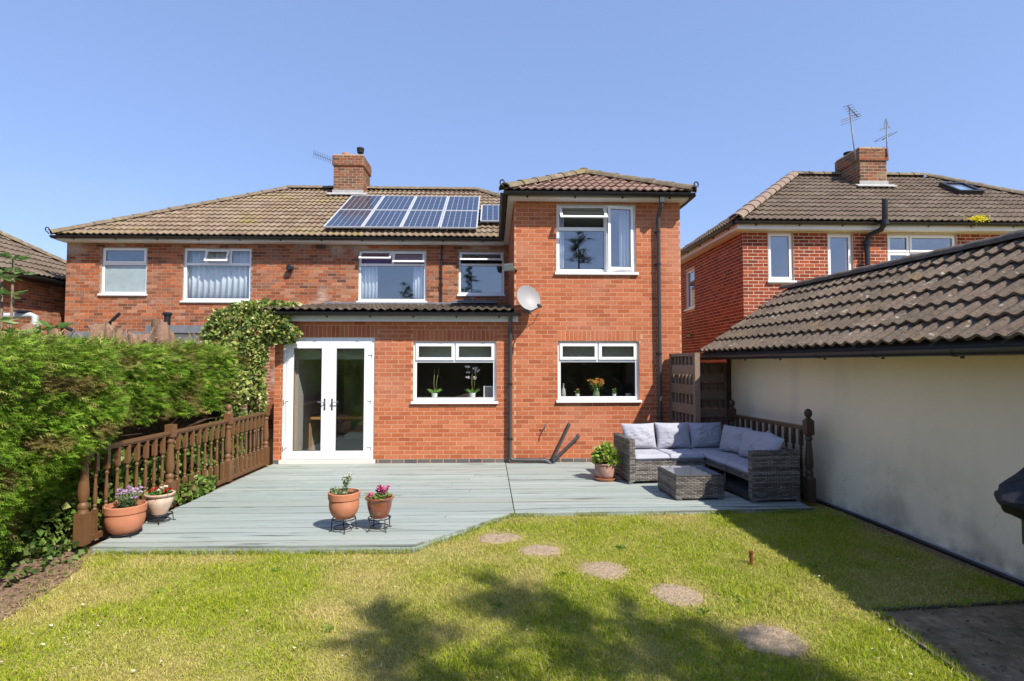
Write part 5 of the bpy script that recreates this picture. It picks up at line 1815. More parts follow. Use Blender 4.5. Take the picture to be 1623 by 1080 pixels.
ball_flowers(rt, 'flower', [tuple(t) for t in tips[:34]], 9, .02, .020, [(.58, .36, .62), (.68, .50, .70), (.46, .24, .50)])
# red / white bedding in the cream bowl
z = ZD + .091 + .19
rt = plant('flowering_plant', 'low red and white bedding flowers in the cream bowl pot', (*pB, z))
n = 170
P = np.column_stack([pB[0] + rng.normal(0, .055, n), pB[1] + rng.normal(0, .055, n), z + rng.uniform(0, .045, n)])
leafset(rt, 'foliage', P, rng.normal(size=(n, 3)) + [0, 0, .8], rng.uniform(.03, .055, n), .55, pal(n, GRN))
ball_flowers(rt, 'flower', [(pB[0] - .085, pB[1] - .03, z + .045), (pB[0] - .055, pB[1] + .02, z + .065), (pB[0] - .10, pB[1] + .03, z + .04), (pB[0] + .075, pB[1] - .03, z + .05), (pB[0] + .095, pB[1] + .02, z + .06)], 16, .02, .030, [(.55, .05, .02), (.62, .14, .03), (.40, .03, .03)])
ball_flowers(rt, 'flower', [(pB[0] + .01, pB[1], z + .075), (pB[0] + .035, pB[1] + .03, z + .085), (pB[0] + .02, pB[1] - .04, z + .06)], 12, .02, .026, [(.75, .74, .68), (.8, .78, .55)])
# tall white-flowered stem
z = ZD + .131 + .235
rt = plant('flowering_plant', 'tall stem of small white flowers over trailing pale leaves', (*pC, z))
b0 = Vector((pC[0] + .00, pC[1], z))
tall = [b0, b0 + Vector((.01, 0, .07)), b0 + Vector((.03, 0, .13)), b0 + Vector((.042, .0, .195))]
low = [b0 + Vector((-.02, 0, 0)), b0 + Vector((-.07, -.02, .04)), b0 + Vector((-.14, -.03, .045))]
stems(rt, [tall, low, [b0, b0 + Vector((-.03, -.03, .05)), b0 + Vector((-.08, -.06, .03))]], .004, (.14, .20, .08))
P, D = [], []
for path, n in ((tall, 150), (low, 130)):
    for _ in range(n):
        f = random.random() * (len(path) - 1.001); i = int(f)
        p = path[i] + (path[i + 1] - path[i]) * (f - i) + Vector((random.gauss(0, .016), random.gauss(0, .016), random.gauss(0, .012)))
        P.append(tuple(p)); D.append((random.gauss(0, 1), random.gauss(0, 1), random.gauss(.3, .7)))
for _ in range(110):
    P.append((pC[0] + random.gauss(-.03, .05), pC[1] + random.gauss(0, .05), z + random.uniform(0, .04))); D.append((random.gauss(0, 1), random.gauss(0, 1), .4))
leafset(rt, 'foliage', P, D, rng.uniform(.022, .042, len(P)), .5, pal(len(P), [(.17, .24, .09), (.30, .36, .18), (.10, .17, .05), (.40, .42, .26)]))
ball_flowers(rt, 'flower', [tuple(tall[3]), tuple(tall[3] + Vector((.012, 0, .018))), tuple(tall[3] + Vector((-.018, 0, -.012))), tuple(tall[2] + Vector((.015, -.015, .02))), tuple(tall[2] + Vector((.0, .0, .045)))], 12, .014, .020, [(.82, .80, .66), (.86, .85, .74)])
# pink snapdragons
z = ZD + .131 + .18
rt = plant('flowering_plant', 'bright pink snapdragons in the glazed brown pot', (*pD, z))
segs = []
fl = []
for (dx, dy, h) in ((.00, 0, .14), (.03, .02, .12), (.085, .0, .13), (.075, .03, .10), (-.10, -.01, .05), (-.03, .03, .10), (.05, -.03, .11)):
    s = [Vector((pD[0] + dx * .4, pD[1] + dy * .4, z)), Vector((pD[0] + dx, pD[1] + dy, z + h))]
    segs.append(s)
    for f in (.65, .8, .95): fl.append(tuple(s[0] + (s[1] - s[0]) * f))
stems(rt, segs, .003, (.12, .19, .06))
n = 190
P = np.column_stack([pD[0] + rng.normal(0.0, .055, n), pD[1] + rng.normal(0, .05, n), z + rng.uniform(0, .055, n)])
leafset(rt, 'foliage', P, rng.normal(size=(n, 3)) + [0, 0, .5], rng.uniform(.025, .05, n), .5, pal(n, [(.20, .28, .06), (.12, .20, .04), (.32, .36, .10)]))
ball_flowers(rt, 'flower', fl, 11, .016, .028, [(.62, .06, .24), (.70, .18, .38), (.45, .03, .16), (.75, .35, .50)])
# leafy bush by the sofa
z = ZD + .03 + .195
rt = plant('leafy_plant', 'bushy yellow-green leafy plant in the pot beside the sofa', (*pE, z))
n = 560
v = rng.normal(size=(n, 3)); v /= np.linalg.norm(v, axis=1)[:, None]
v[:, 2] = np.abs(v[:, 2]) * 1.15 - .12
P = np.array([pE[0] + .01, pE[1], z + .06]) + v * rng.uniform(.55, 1.0, (n, 1)) * np.array([.185, .17, .225])
leafset(rt, 'foliage', P, v + rng.normal(0, .5, (n, 3)) + [0, 0, -.1], rng.uniform(.05, .085, n), .68, pal(n, [(.26, .38, .05), (.38, .46, .09), (.14, .25, .035), (.48, .46, .12), (.20, .32, .05)]))
stems(rt, [[Vector((pE[0], pE[1], z)), Vector((pE[0] + .12 * math.cos(a), pE[1] + .1 * math.sin(a), z + .2))] for a in np.linspace(0, 6, 9)], .004, (.16, .18, .06))

# ================================================================== ON THE WALLS AND ROOFS
# satellite dish
dc = atY(836, 474, 9.42)
dn = Vector((.36, -.88, .30)).normalized()
rt = thing('satellite_dish', 'grey satellite dish on the brick wall above the downpipe', 'satellite dish', (dc.x, YF - .01, dc.z - .15))
mb = MB()
R_ = Vector((0, 0, 1)).rotation_difference(-dn).to_matrix()
prof = [(.235 * k / 8, -.055 * (1 - (k / 8) ** 2)) for k in range(9)]
V, F = [], []
n = 32
for layer, dz in ((0, 0.0), (1, .008)):
    for r, h in prof:
        for k in range(n):
            a = 2 * PI * k / n
            V.append(dc + R_ @ Vector((r * .93 * math.cos(a), r * math.sin(a), -h + dz - .05)))
m = len(prof) * n
for l in range(2):
    for i in range(len(prof) - 1):
        for k in range(n):
            q = (l * m + i * n + k, l * m + i * n + (k + 1) % n, l * m + (i + 1) * n + (k + 1) % n, l * m + (i + 1) * n + k)
            F.append(q if l else q[::-1])
for k in range(n):
    a, b = (len(prof) - 1) * n + k, (len(prof) - 1) * n + (k + 1) % n
    F.append((a, b, m + b, m + a))
mb.add(V, F)
mb.build('dish', MAT['dish'], rt, smooth=True, angle=50)
low_ = dc + Vector((.06, -.02, -.22))
lnb = atY(855, 485, 9.15)
mb = MB(); mb.tube([low_, lnb + Vector((-.02, .02, -.03)), lnb], .011, 8)
mb.build('arm', MAT['alu'], rt, smooth=True)
mb = MB(); mb.lathe([(.018, -.05), (.028, -.03), (.028, .03), (.022, .045)], lnb, 12, axis=(dc - lnb))
mb.build('receiver', MAT['gasket'], rt, smooth=True, angle=40)
mb = MB()
mb.tube([dc - dn * -.0 + Vector((-.0, .07, -.02)), (dc.x + .02, YF - .10, dc.z - .16), (dc.x + .02, YF - .006, dc.z - .17)], .016, 8)
mb.box(dc.x - .04, dc.x + .09, YF - .018, YF - .006, dc.z - .22, dc.z - .12)
mb.build('wall_bracket', MAT['alu'], rt)
mb = MB(); mb.tube([low_ + Vector((0, .05, -.03)), low_ + Vector((.02, .12, -.07)), low_ + Vector((.12, .20, -.08)), low_ + Vector((.16, .24, .02))], .005, 6)
mb.build('cable', MAT['gasket'], rt, smooth=True)

def floodlight(c, w, h, d, rt_loc, label, dirn, lens=True, body='dish'):
    rt = thing('floodlight', label, 'light', rt_loc, group='outside floodlights')
    dirn = Vector(dirn).normalized()
    sd = dirn.cross(Vector((0, 0, 1))).normalized(); uu = sd.cross(dirn)
    T = lambda a, dd, z: Vector(c) + sd * a + dirn * dd + uu * z
    mb = MB()
    V = [T(-w / 2, 0, -h / 2), T(w / 2, 0, -h / 2), T(w / 2, 0, h / 2), T(-w / 2, 0, h / 2), T(-w * .3, -d, -h * .3), T(w * .3, -d, -h * .3), T(w * .3, -d, h * .3), T(-w * .3, -d, h * .3)]
    mb.add(V, [(0, 1, 2, 3), (4, 7, 6, 5), (0, 4, 5, 1), (1, 5, 6, 2), (2, 6, 7, 3), (3, 7, 4, 0)])
    mb.build('housing', MAT[body], rt)
    mb = MB(); mb.boxT(T, -w / 2 + .012, w / 2 - .012, .002, .008, -h / 2 + .012, h / 2 - .012)
    mb.build('lamp_glass', MAT['lens'], rt)
    mb = MB(); mb.bar(T(0, -d, 0), rt_loc, .03, .02)
    mb.build('bracket', MAT['gutter'], rt)
floodlight((.25, YF - .22, atY(806, 424, YF - .22).z), .20, .13, .10, (.40, YF - .006, atY(810, 430, YF).z), 'square floodlight on the tall wing corner beside the landing window', (-.35, -.8, -.45))
q = atX(1091, 532, NX - .12)
floodlight(tuple(q), .14, .10, .09, (NX - .006, q.y, q.z), 'small dark floodlight low on the shaded side wall of the right house', (-.5, -.75, -.35), body='gasket')

# solar panels
pn = Vector((0, -PM, 1)).normalized()
pv = Vector((0, 1, PM)).normalized()
pu = Vector((1, 0, 0))
PO = Vector((0, EY, EZ)) + pn * .15
def uvof(px, py):
    p = atP(px, py, PO, pn) - PO
    return p.dot(pu), p.dot(pv)
def solar(u0, u1, v0, v1, label, nx, ny, dark=False):
    T = lambda a, d, z: PO + pu * (u0 + a) + pv * (v0 + z) + pn * d
    w, h = u1 - u0, v1 - v0
    rt = thing('solar_panel', label, 'solar panel', tuple(T(w / 2, -.1, h / 2)), group='solar panels on the roof')
    sash_mesh(T, 0, w, 0, h, -.035, .004, .026).build('frame', MAT['panel_frame'], rt)
    mb = MB(); mb.boxT(T, .026, w - .026, -.02, -.006, .026, h - .026)
    mb.build('backsheet', MAT['backsheet'], rt)
    ce = MB()
    cw, ch = (w - .064) / nx, (h - .064) / ny
    for i in range(nx):
        for j in range(ny):
            x0, y0 = .032 + i * cw + .005, .032 + j * ch + .005
            x1, y1 = x0 + cw - .010, y0 + ch - .010
            e = .010
            ring = [(x0 + e, y0), (x1 - e, y0), (x1, y0 + e), (x1, y1 - e), (x1 - e, y1), (x0 + e, y1), (x0, y1 - e), (x0, y0 + e)]
            ce.add([T(a, -.004, z) for a, z in ring], [tuple(range(8))], random.random() * .99 + .01)
    ce.build('solar_cell', MAT['cell'], rt, kind='stuff')
    mb = MB()
    for a in (w * .2, w * .8):
        mb.bar(T(a, -.06, .01), T(a, -.06, h - .01), .04, .05, up=pn)
    mb.build('mounting_rail', MAT['alu'], rt)
bl, br_, tl, trr = uvof(511, 360), uvof(757, 361), uvof(548, 311.5), uvof(759.5, 310)
su0, su1 = bl[0], br_[0]
sv0, sv1 = (bl[1] + br_[1]) / 2, (tl[1] + trr[1]) / 2
pw, ph = (su1 - su0) / 4, (sv1 - sv0) / 2
names = ['far left', 'second from left', 'third from left', 'rightmost']
for r in range(2):
    for k in range(4):
        solar(su0 + k * pw + .008, su0 + (k + 1) * pw - .008, sv0 + r * ph + .008, sv0 + (r + 1) * ph - .008,
              f'blue solar panel, {names[k]} of the {"lower" if r == 0 else "upper"} row on the main roof', 6, max(6, round(ph / pw * 6)))
s_a, s_b = uvof(761.5, 350), uvof(765, 322)
solar(su1 + .05, su1 + .05 + pw, s_a[1], s_a[1] + ph * 1.0, 'single blue solar panel set apart beside the tall wing', 6, max(6, round(ph / pw * 6)))

# aerials
def aerial(loc, label, mast, boom, rods, r=.012, group='television aerials'):
    rt = thing('aerial', label, 'aerial', loc, group=group)
    if mast:
        mb = MB(); mb.tube(mast, r, 8); mb.build('mast', MAT['alu'], rt, smooth=True)
    mb = MB(); mb.tube(boom, r * .8, 6); mb.build('boom', MAT['alu'], rt, smooth=True)
    for a, b in rods:
        mb = MB(); mb.tube([a, b], r * .42, 5); mb.build('element', MAT['alu'], rt)
    return rt
ya = 16.9
a0_, a1_ = atY(497, 243.5, ya), atY(527, 255, ya)
bo = [a0_, a1_, a1_ + Vector((.25, .0, -.06))]
rods = []
dirb = (a1_ - a0_)
for k in range(12):
    c = a0_ + dirb * (k / 11)
    rods.append((c + Vector((-.05, .12, -.07)), c + Vector((.05, -.12, .07))))
aerial((cx0, ya, ctop - .35), 'thin aerial pointing left from the chimney beside the solar panels', [a1_ + Vector((.25, 0, -.06)), Vector((cx0 - .02, ya, ctop - .35))], bo, rods, r=.011)
yb = cY2 - .06
m0, m1 = atY(1354.5, 240, yb), atY(1346, 170, yb)
top = atY(1343.5, 168, yb)
rods = []
for (x0, y0, x1, y1) in ((1333, 198.5, 1363.5, 187.5), (1333, 194, 1364, 183.5), (1333.5, 191, 1364.5, 180.5)):
    rods.append((atY(x0, y0, yb), atY(x1, y1, yb)))
for k in range(6):
    c = top + (atY(1358, 186, yb) - top) * (k / 5)
    rods.append((c + Vector((-.06, .1, .01)), c + Vector((.05, -.1, -.01))))
aerial(tuple(m0), 'tall slanting aerial at the left of the right-hand chimney', [m0 + Vector((0, 0, -.25)), m0, m1], [top, atY(1360, 186, yb)], rods, r=.016)
n0, n1 = atY(1406, 240, yb), atY(1405, 190, yb)
rods = []
for k in range(20):
    a = 2 * PI * k / 20; b = 2 * PI * (k + 1) / 20
    cc = atY(1404, 217, yb)
    f = lambda t: cc + Vector((.25 * math.cos(t), .22 * math.sin(t), .10 * math.cos(t)))
    rods.append((f(a), f(b)))
for (x0, y0, x1, y1) in ((1394, 207.5, 1411, 200), (1395, 205, 1412, 202), (1401, 204, 1403.5, 188), (1408, 203, 1405.5, 188)):
    rods.append((atY(x0, y0, yb), atY(x1, y1, yb)))
aerial(tuple(n0), 'aerial with a horizontal loop at the right of the right-hand chimney', [n0 + Vector((0, 0, -.15)), n0, n1], [atY(1399, 222, yb), atY(1411, 213, yb)], rods, r=.015)

# yellow weed in the right house's gutter
wc = atY(1551, 348, nEY)
rt = plant('gutter_weed', 'bright yellow flowering weed growing from the right house gutter', (wc.x, nEY - .01, 4.87), group=None)
n = 300
P = np.column_stack([wc.x + rng.normal(0, .08, n), nEY - .03 + rng.normal(0, .05, n), wc.z + rng.uniform(-.06, .07, n)])
P[:60, 0] -= .16; P[:60, 2] = wc.z + rng.normal(.0, .012, 60)
leafset(rt, 'flower', P, rng.normal(size=(n, 3)), rng.uniform(.03, .055, n), .6, pal(n, [(.85, .75, .02), (.80, .68, .03), (.60, .58, .04)]), 'petal')
stems(rt, [[Vector((wc.x - .05, nEY - .04, wc.z)), Vector((wc.x - .12, nEY - .06, wc.z - .17)), Vector((wc.x - .2, nEY - .06, wc.z - .22))], [Vector((wc.x - .1, nEY, wc.z)), Vector((wc.x - .25, nEY, wc.z + .09))]], .006, (.12, .11, .05))

# ================================================================== THINGS INSIDE, SEEN THROUGH THE GLASS
GC = 'curtains behind the windows'
curtain(W2[0] + .03, W2[1] - .03, W2[2] - .02, W2[3], YM + .20, 'thin pale voile curtain across the middle left bedroom window', 11, .025)
cx = lambda p, Y: atY(p, 440, Y).x
curtain(cx(570, 13.6), cx(599, 13.6), W3[2] - .1, W3[3], YM + .20, 'cream curtain at the left of the window under the solar panels', 5, .03)
curtain(cx(655, 13.6), cx(675, 13.6), W3[2] - .1, W3[3], YM + .20, 'cream curtain at the right of the window under the solar panels', 4, .03)
curtain(ux0 + .02, ux0 + .16, uz0 - .1, uz1, YF + .22, 'pale curtain at the left of the tall wing window', 3, .02)
curtain(ux1 - .26, ux1 - .02, uz0 - .1, uz1, YF + .22, 'pale curtain behind the open casement of the tall wing', 4, .025)
curtain(N3[0] + .05, N3[0] + .5, N3[2] - .02, N3[2] + .55, NY + .2, 'white net curtain in the wide window of the right house', 5, .02)
def blind(x0, x1, z0, z1, y, mat, label):
    mb = MB(); mb.box(x0, x1, y, y + .012, z0, z1)
    mb.box(x0, x1, y - .012, y + .022, z0 - .02, z0)
    return setp(mb.build('roller_blind', MAT[mat], at=((x0 + x1) / 2, y, z0)), label, 'blind')
blind(W3[0] + .03, W3[1] - .03, W3[2] + (W3[3] - W3[2]) * .72, W3[3] - .02, YM + .15, 'purple', 'purple blind behind the open vents under the solar panels')
blind(ex0 + .04, ex1 - .04, ez1 - .36, ez1 - .02, YF + .30, 'lens', 'pale roller blind at the top of the window beside the french doors')
blind(wx0 + .04, wx1 - .04, wz1 - .36, wz1 - .02, YF + .30, 'lens', 'pale roller blind at the top of the window behind the leafy pot')
blind(dx0 + .10, dx1 - .10, dz1 - .36, dz1 - .10, YF + .34, 'lens', 'pale roller blind rolled down at the top of the french doors')
for (x0, x1, z0) in ((ex0, ex1, ez0), (wx0, wx1, wz0), (ux0, ux1, uz0)):
    mb = MB(); mb.box(x0 + .002, x1 - .002, YF + .125, YF + .33, z0 - .03, z0 + .03)
    mb.build('window_board', MAT['upvc'], house)
IY = YF + .21
zb1 = ez0 + .032
def small_pot(x, y, z, r, h, label, mat='white_pot'):
    mb = MB(); mb.lathe([(r * .8, 0), (r, h), (r * .88, h), (r * .8, h * .8)], (x, y, z), 16)
    return setp(mb.build('small_pot', MAT[mat], at=(x, y, z), smooth=True, angle=40), label, 'flower pot', 'small pots on the window boards')
def orchid(px, label, bloom, potlabel):
    x = atY(px, 600, IY).x
    small_pot(x, IY, zb1, .055, .10, potlabel)
    rt = plant('orchid', label, (x, IY, zb1 + .09), group='window board plants')
    z = zb1 + .09
    p1_ = [Vector((x, IY, z)), Vector((x - .015, IY, z + .2)), Vector((x + .0, IY, z + .45))]
    p2_ = [Vector((x + .02, IY, z)), Vector((x + .04, IY, z + .25)), Vector((x + .08, IY, z + .46))]
    stems(rt, [p1_, p2_], .005, (.30, .27, .10))
    a = np.linspace(0, 6.28, 9)
    leafset(rt, 'leaf', [(x, IY, z)] * 9, np.column_stack([np.cos(a), np.sin(a) * .6, np.full(9, .55)]), [.16] * 9, .34, pal(9, [(.16, .32, .05), (.22, .38, .08)]))
    if bloom:
        c = [(x + random.uniform(-.09, .10), IY + random.uniform(-.03, .03), z + random.uniform(.22, .48)) for _ in range(11)]
        ball_flowers(rt, 'flower', c, 7, .02, .045, [(.86, .82, .86), (.9, .88, .9), (.8, .7, .78)])
orchid(689, 'bare-stemmed orchid at the left of the window beside the french doors', False, 'white pot of the bare orchid')
orchid(749, 'white flowering orchid at the right of the window beside the french doors', True, 'white pot of the flowering orchid')
fxp = atY(774, 620, IY).x
pf = sash_mesh(frameT((fxp - .085, IY + .03, 0), (1, 0, 0), (0, -1, 0)), 0, .17, zb1, zb1 + .22, -.01, .01, .018)
pfo = pf.build('picture_frame', MAT['upvc'], at=(fxp, IY + .03, zb1))
setp(pfo, 'white picture frame at the right end of the window board', 'picture frame')
mb = MB(); mb.box(fxp - .066, fxp + .066, IY + .032, IY + .036, zb1 + .019, zb1 + .201); mb.v = [Vector(p) - Vector((fxp, IY + .03, zb1)) for p in mb.v]
mb.build('picture', MAT['room'], pfo)
# chair behind that window
chx = atY(722, 620, 10.15).x
rt = thing('wicker_chair', 'tan wicker chair back showing in the window beside the french doors', 'chair', (chx, 10.15, .10))
mb = MB()
V, F = [], []
for j in range(9):
    t = j / 8
    for i in range(11):
        s = i / 10 * 2 - 1
        wd = .20 + .10 * math.sin(t * PI * .62)
        hh = .62 + t * (.62 + .10 * s)
        for d in (0, .02):
            V.append((chx + s * wd, 10.15 + .12 * (1 - s * s) + d - .05, hh))
for j in range(8):
    for i in range(10):
        a = (j * 11 + i) * 2; b = a + 2; c = a + 22; d = c + 2
        F += [(a, b, d, c), (a + 1, c + 1, d + 1, b + 1)]
mb.add(V, F); mb.build('backrest', MAT['wicker'], rt, smooth=True)
mb = MB(); mb.box(chx - .24, chx + .24, 10.15, 10.60, .52, .60); mb.build('seat', MAT['wicker'], rt)
for (a, b) in ((-.2, 10.17), (.2, 10.17), (-.2, 10.55), (.2, 10.55)):
    mb = MB(); mb.tube([(chx + a, b, .10), (chx + a, b, .52)], .02, 8); mb.build('leg', MAT['oak'], rt)
# vase and little pots in the wing window
vx = atY(945, 620, IY).x
zb2 = wz0 + .032
mb = MB(); mb.lathe([(.05, 0), (.062, .03), (.058, .08), (.042, .13), (.05, .15), (.044, .15), (.036, .12)], (vx, IY, zb2), 18)
vm = M('green_glass_vase', (.20, .26, .13), .15, spec=.7, coat=.5)
setp(mb.build('vase', vm, at=(vx, IY, zb2), smooth=True), 'round glass vase in the middle of the kitchen window', 'vase')
rt = plant('cut_flowers', 'bunch of orange flowers standing in the glass vase', (vx, IY, zb2 + .1), group='window board plants')
segs, tp_ = [], []
for k in range(26):
    a = random.uniform(0, 2 * PI); q = random.random() ** .5
    t = Vector((vx + .145 * q * math.cos(a), IY + .10 * q * math.sin(a), zb2 + .27 + random.uniform(-.03, .09) - .05 * q))
    segs.append([Vector((vx, IY, zb2 + .10)), t]); tp_.append(tuple(t))
stems(rt, segs, .003, (.16, .26, .06))
n = 90
P = np.array([np.array(random.choice(tp_)) * .0 + np.array((vx + random.gauss(0, .05), IY + random.gauss(0, .03), zb2 + random.uniform(.12, .24))) for _ in range(n)])
leafset(rt, 'leaf', P, rng.normal(size=(n, 3)) + [0, 0, .6], rng.uniform(.04, .07, n), .35, pal(n, GRN))
ball_flowers(rt, 'flower', tp_, 12, .02, .034, [(.72, .33, .07), (.78, .45, .16), (.62, .24, .05)])
for px, lab, fl_ in ((915.5, 'tiny pot of coral flowers left of the vase', [(.75, .35, .22)]), (973.5, 'tiny pot of green succulents right of the vase', [(.3, .4, .15)])):
    x = atY(px, 625, IY).x
    small_pot(x, IY, zb2, .036, .065, lab.replace('tiny pot of', 'small white pot with'))
    rt = plant('tiny_plant', lab.replace('pot of ', ''), (x, IY, zb2 + .06), group='window board plants')
    n = 60
    P = np.column_stack([x + rng.normal(0, .018, n), IY + rng.normal(0, .018, n), zb2 + rng.uniform(.06, .12, n)])
    leafset(rt, 'foliage', P, rng.normal(size=(n, 3)) + [0, 0, .8], rng.uniform(.02, .04, n), .5, pal(n, GRN))
    ball_flowers(rt, 'flower', [(x - .012, IY, zb2 + .13), (x + .015, IY, zb2 + .14)], 9, .01, .024, fl_)
x = atY(893, 620, IY).x
mb = MB(); mb.lathe([(.04, 0), (.045, .05), (.035, .14), (.012, .18), (.012, .24), (.016, .25)], (x, IY, zb2), 14)
setp(mb.build('bottle', MAT['lens'], at=(x, IY, zb2), smooth=True), 'pale bottle at the left end of the kitchen window', 'bottle')
x = atY(996, 625, IY).x
mb = MB(); mb.box(x - .045, x + .045, IY, IY + .02, zb2, zb2 + .07)
mb.box(x - .05, x + .05, IY - .01, IY + .03, zb2 - .001, zb2 + .006)
setp(mb.build('notelet', MAT['dish'], at=(x, IY, zb2)), 'small grey card stand at the right end of the kitchen window', 'card')
# dining room
rdx = atY(470, 690, 10.9).x
rt = thing('radiator', 'white radiator on the left wall inside the french doors', 'radiator', (rdx, 10.9, .3))
mb = MB(); mb.box(rdx - .03, rdx + .05, 10.3, 11.7, .35, .98); mb.build('radiator_panel', MAT['dish'], rt)
for k in range(16):
    mb = MB(); mb.box(rdx + .05, rdx + .062, 10.34 + k * .085, 10.39 + k * .085, .38, .95); mb.build('fin', MAT['dish'], rt)
tx0, tx1 = atY(484, 690, 10.6).x, atY(484, 690, 10.6).x + 1.5
rt = thing('dining_table', 'orange oak dining table just inside the french doors', 'table', ((tx0 + tx1) / 2, 11.2, .10))
mb = MB(); mb.box(tx0 - .05, tx1, 10.55, 11.6, .80, .85); mb.build('tabletop', MAT['oak'], rt)
for (x, y) in ((tx0, 10.6), (tx1 - .1, 10.6), (tx0, 11.5), (tx1 - .1, 11.5)):
    mb = MB(); mb.box(x, x + .09, y, y + .09, .10, .80); mb.build('leg', MAT['oak'], rt)

# ================================================================== GARDEN THINGS
def stepping(px, py, r, asp, label, sd):
    p = atL(px, py)
    mb = MB()
    n = 22
    V, F = [], []
    for ring, z in ((1.0, -.02), (.975, .002), (.84, .007), (.45, .008)):
        for k in range(n):
            a = 2 * PI * k / n
            rr = r * ring * (1 + .08 * math.sin(2 * a + sd) + .06 * math.sin(3 * a + 2 * sd) + .04 * math.sin(5 * a + 3 * sd) + random.uniform(-.02, .02))
            V.append((p.x + rr * math.cos(a), p.y + rr * asp * math.sin(a), p.z + z + random.uniform(-.003, .003) * (ring < .9)))
    for i in range(3):
        for k in range(n):
            F.append((i * n + k, i * n + (k + 1) % n, (i + 1) * n + (k + 1) % n, (i + 1) * n + k))
    F.append(tuple(3 * n + k for k in range(n)))
    mb.add(V, F)
    o = mb.build('stepping_stone', MAT['stone'], at=(p.x, p.y, p.z), smooth=True, angle=40)
    setp(o, label, 'stepping stone', 'stepping stones across the lawn')
    return (p.x, p.y, r, r * asp)
ST = [stepping(791, 853, .215, .85, 'stepping stone nearest the deck, first of the row', 1), stepping(855, 872.5, .20, .85, 'second stepping stone from the deck, the smallest', 2),
      stepping(956, 903, .225, .95, 'third stepping stone from the deck, in the middle of the lawn', 3), stepping(1071, 942, .215, 1.0, 'round pale stepping stone, fourth from the deck', 4),
      stepping(1221, 1013, .24, .9, 'stepping stone farthest from the deck, near the dark slab', 5)]
p = atL(1191, 897)
mb = MB()
mb.lathe([(.016, 0), (.017, .115), (.021, .116), (.021, .128), (.013, .129), (.013, .10)], (p.x, p.y, p.z), 12)
setp(mb.build('metal_stake', MAT['rust'], at=(p.x, p.y, p.z), smooth=True, angle=40), 'short rusty pipe standing up out of the lawn', 'stake')

# covered barbecue at the right edge
rt = thing('barbecue', 'barbecue under a black fabric cover beside the garage wall', 'barbecue', (3.85, 3.5, .012))
secs = [(3.308, .958, .012, .02), (3.38, .955, .060, .12), (3.46, .955, .115, .22), (3.64, .955, .19, .29), (3.80, 1.00, .27, .32), (4.0, 1.0, .27, .32), (4.15, .95, .2, .28), (4.28, .94, .05, .10)]
sx_ = np.array([q_[0] for q_ in secs])
V, F = [], []
n, ns_ = 40, 36
for i in range(ns_):
    x = secs[0][0] + (secs[-1][0] - secs[0][0]) * (i / (ns_ - 1)) ** 1.15
    zc, hz, hy = (float(np.interp(x, sx_, [q_[k] for q_ in secs])) for k in (1, 2, 3))
    for k in range(n):
        a = 2 * PI * k / n
        f = 1 + (.05 * math.sin(7 * a + x * 6) + .03 * math.sin(13 * a - x * 9)) * min(1, hz / .06)
        V.append((x, 3.5 + hy * math.copysign(abs(math.cos(a)) ** .8, math.cos(a)) * f, zc + hz * math.copysign(abs(math.sin(a)) ** .85, math.sin(a)) * f))
for i in range(ns_ - 1):
    for k in range(n):
        F.append((i * n + k, i * n + (k + 1) % n, (i + 1) * n + (k + 1) % n, (i + 1) * n + k))
F.append(tuple(range(n - 1, -1, -1))); F.append(tuple((ns_ - 1) * n + k for k in range(n)))
mb = MB(); mb.add(V, F)
mb.build('cover', MAT['cover'], rt, smooth=True)
for (x, y) in ((3.66, 3.3), (3.66, 3.7), (4.1, 3.3), (4.1, 3.7)):
    mb = MB(); mb.tube([(x, y, .012), (x, y, .85)], .02, 8); mb.build('leg', MAT['gutter'], rt, smooth=True)
mb = MB(); mb.box(3.66, 4.1, 3.3, 3.7, .22, .245); mb.build('lower_shelf', MAT['gutter'], rt)
mb = MB(); mb.box(3.64, 4.12, 3.28, 3.72, .62, .86); mb.build('fire_box', MAT['gutter'], rt)

# ---------------- hedge
HY0, HY1 = 2.0, 9.35
def hface(Y, z):
    t = np.clip((Y - 5.55) / .7, 0, 1); t = t * t * (3 - 2 * t)
    x = -3.73 + t * -.34
    x = x + np.clip((1.12 - z) / .75, 0, 1) * -.50 * (1 - t) * np.clip((Y - 4.45) / .6, .18, 1)
    return x
def htop(Y):
    return 2.06 + .08 * np.clip((Y - 4.5) / 4, 0, 1)
def hbot(Y):
    t = np.clip((Y - 5.40) / .35, 0, 1)
    return .10 + t * 1.06
hedge = thing('conifer_hedge', 'tall clipped green conifer hedge with sawn trunks sticking out of its top', 'hedge', (-4.5, 6.0, 0))
def hedge_face(n, depth):
    Y = np.where(rng.uniform(0, 1, n) < .52, rng.uniform(3.2, 5.7, n), rng.uniform(HY0, HY1, n))
    z = hbot(Y) + (htop(Y) - hbot(Y)) * rng.uniform(0, 1, n) ** .95
    q = np.column_stack([Y, z])
    lump = (vnoise(q, 2.2, 3) - .5) * .16 + (vnoise(q, 6.5, 4) - .5) * .13
    x = hface(Y, z) + lump - rng.uniform(0, 1, n) ** 1.6 * depth - .10
    edge_ = np.clip((z - htop(Y) + .25) / .25, 0, 1)
    x = x - edge_ ** 2 * .12
    D = np.column_stack([np.full(n, 1.0), rng.normal(-.15, .45, n), rng.normal(-.06, .30, n) + edge_ * .25])
    return np.column_stack([x, Y, z + (vnoise(q[:, :1], 2.0, 8) - .5) * .1 * edge_]), D, lump
HG = [(.140, .270, .020), (.215, .375, .032), (.080, .170, .015), (.300, .455, .050), (.42, .46, .11), (.26, .165, .07)]
P, D, lump = hedge_face(40000, .30)
C = pal(len(P), HG, [.27, .27, .17, .16, .09, .04])
patch = vnoise(P[:, 1:], 3.0, 21)[:, None]
C = C * (.70 + .60 * patch)
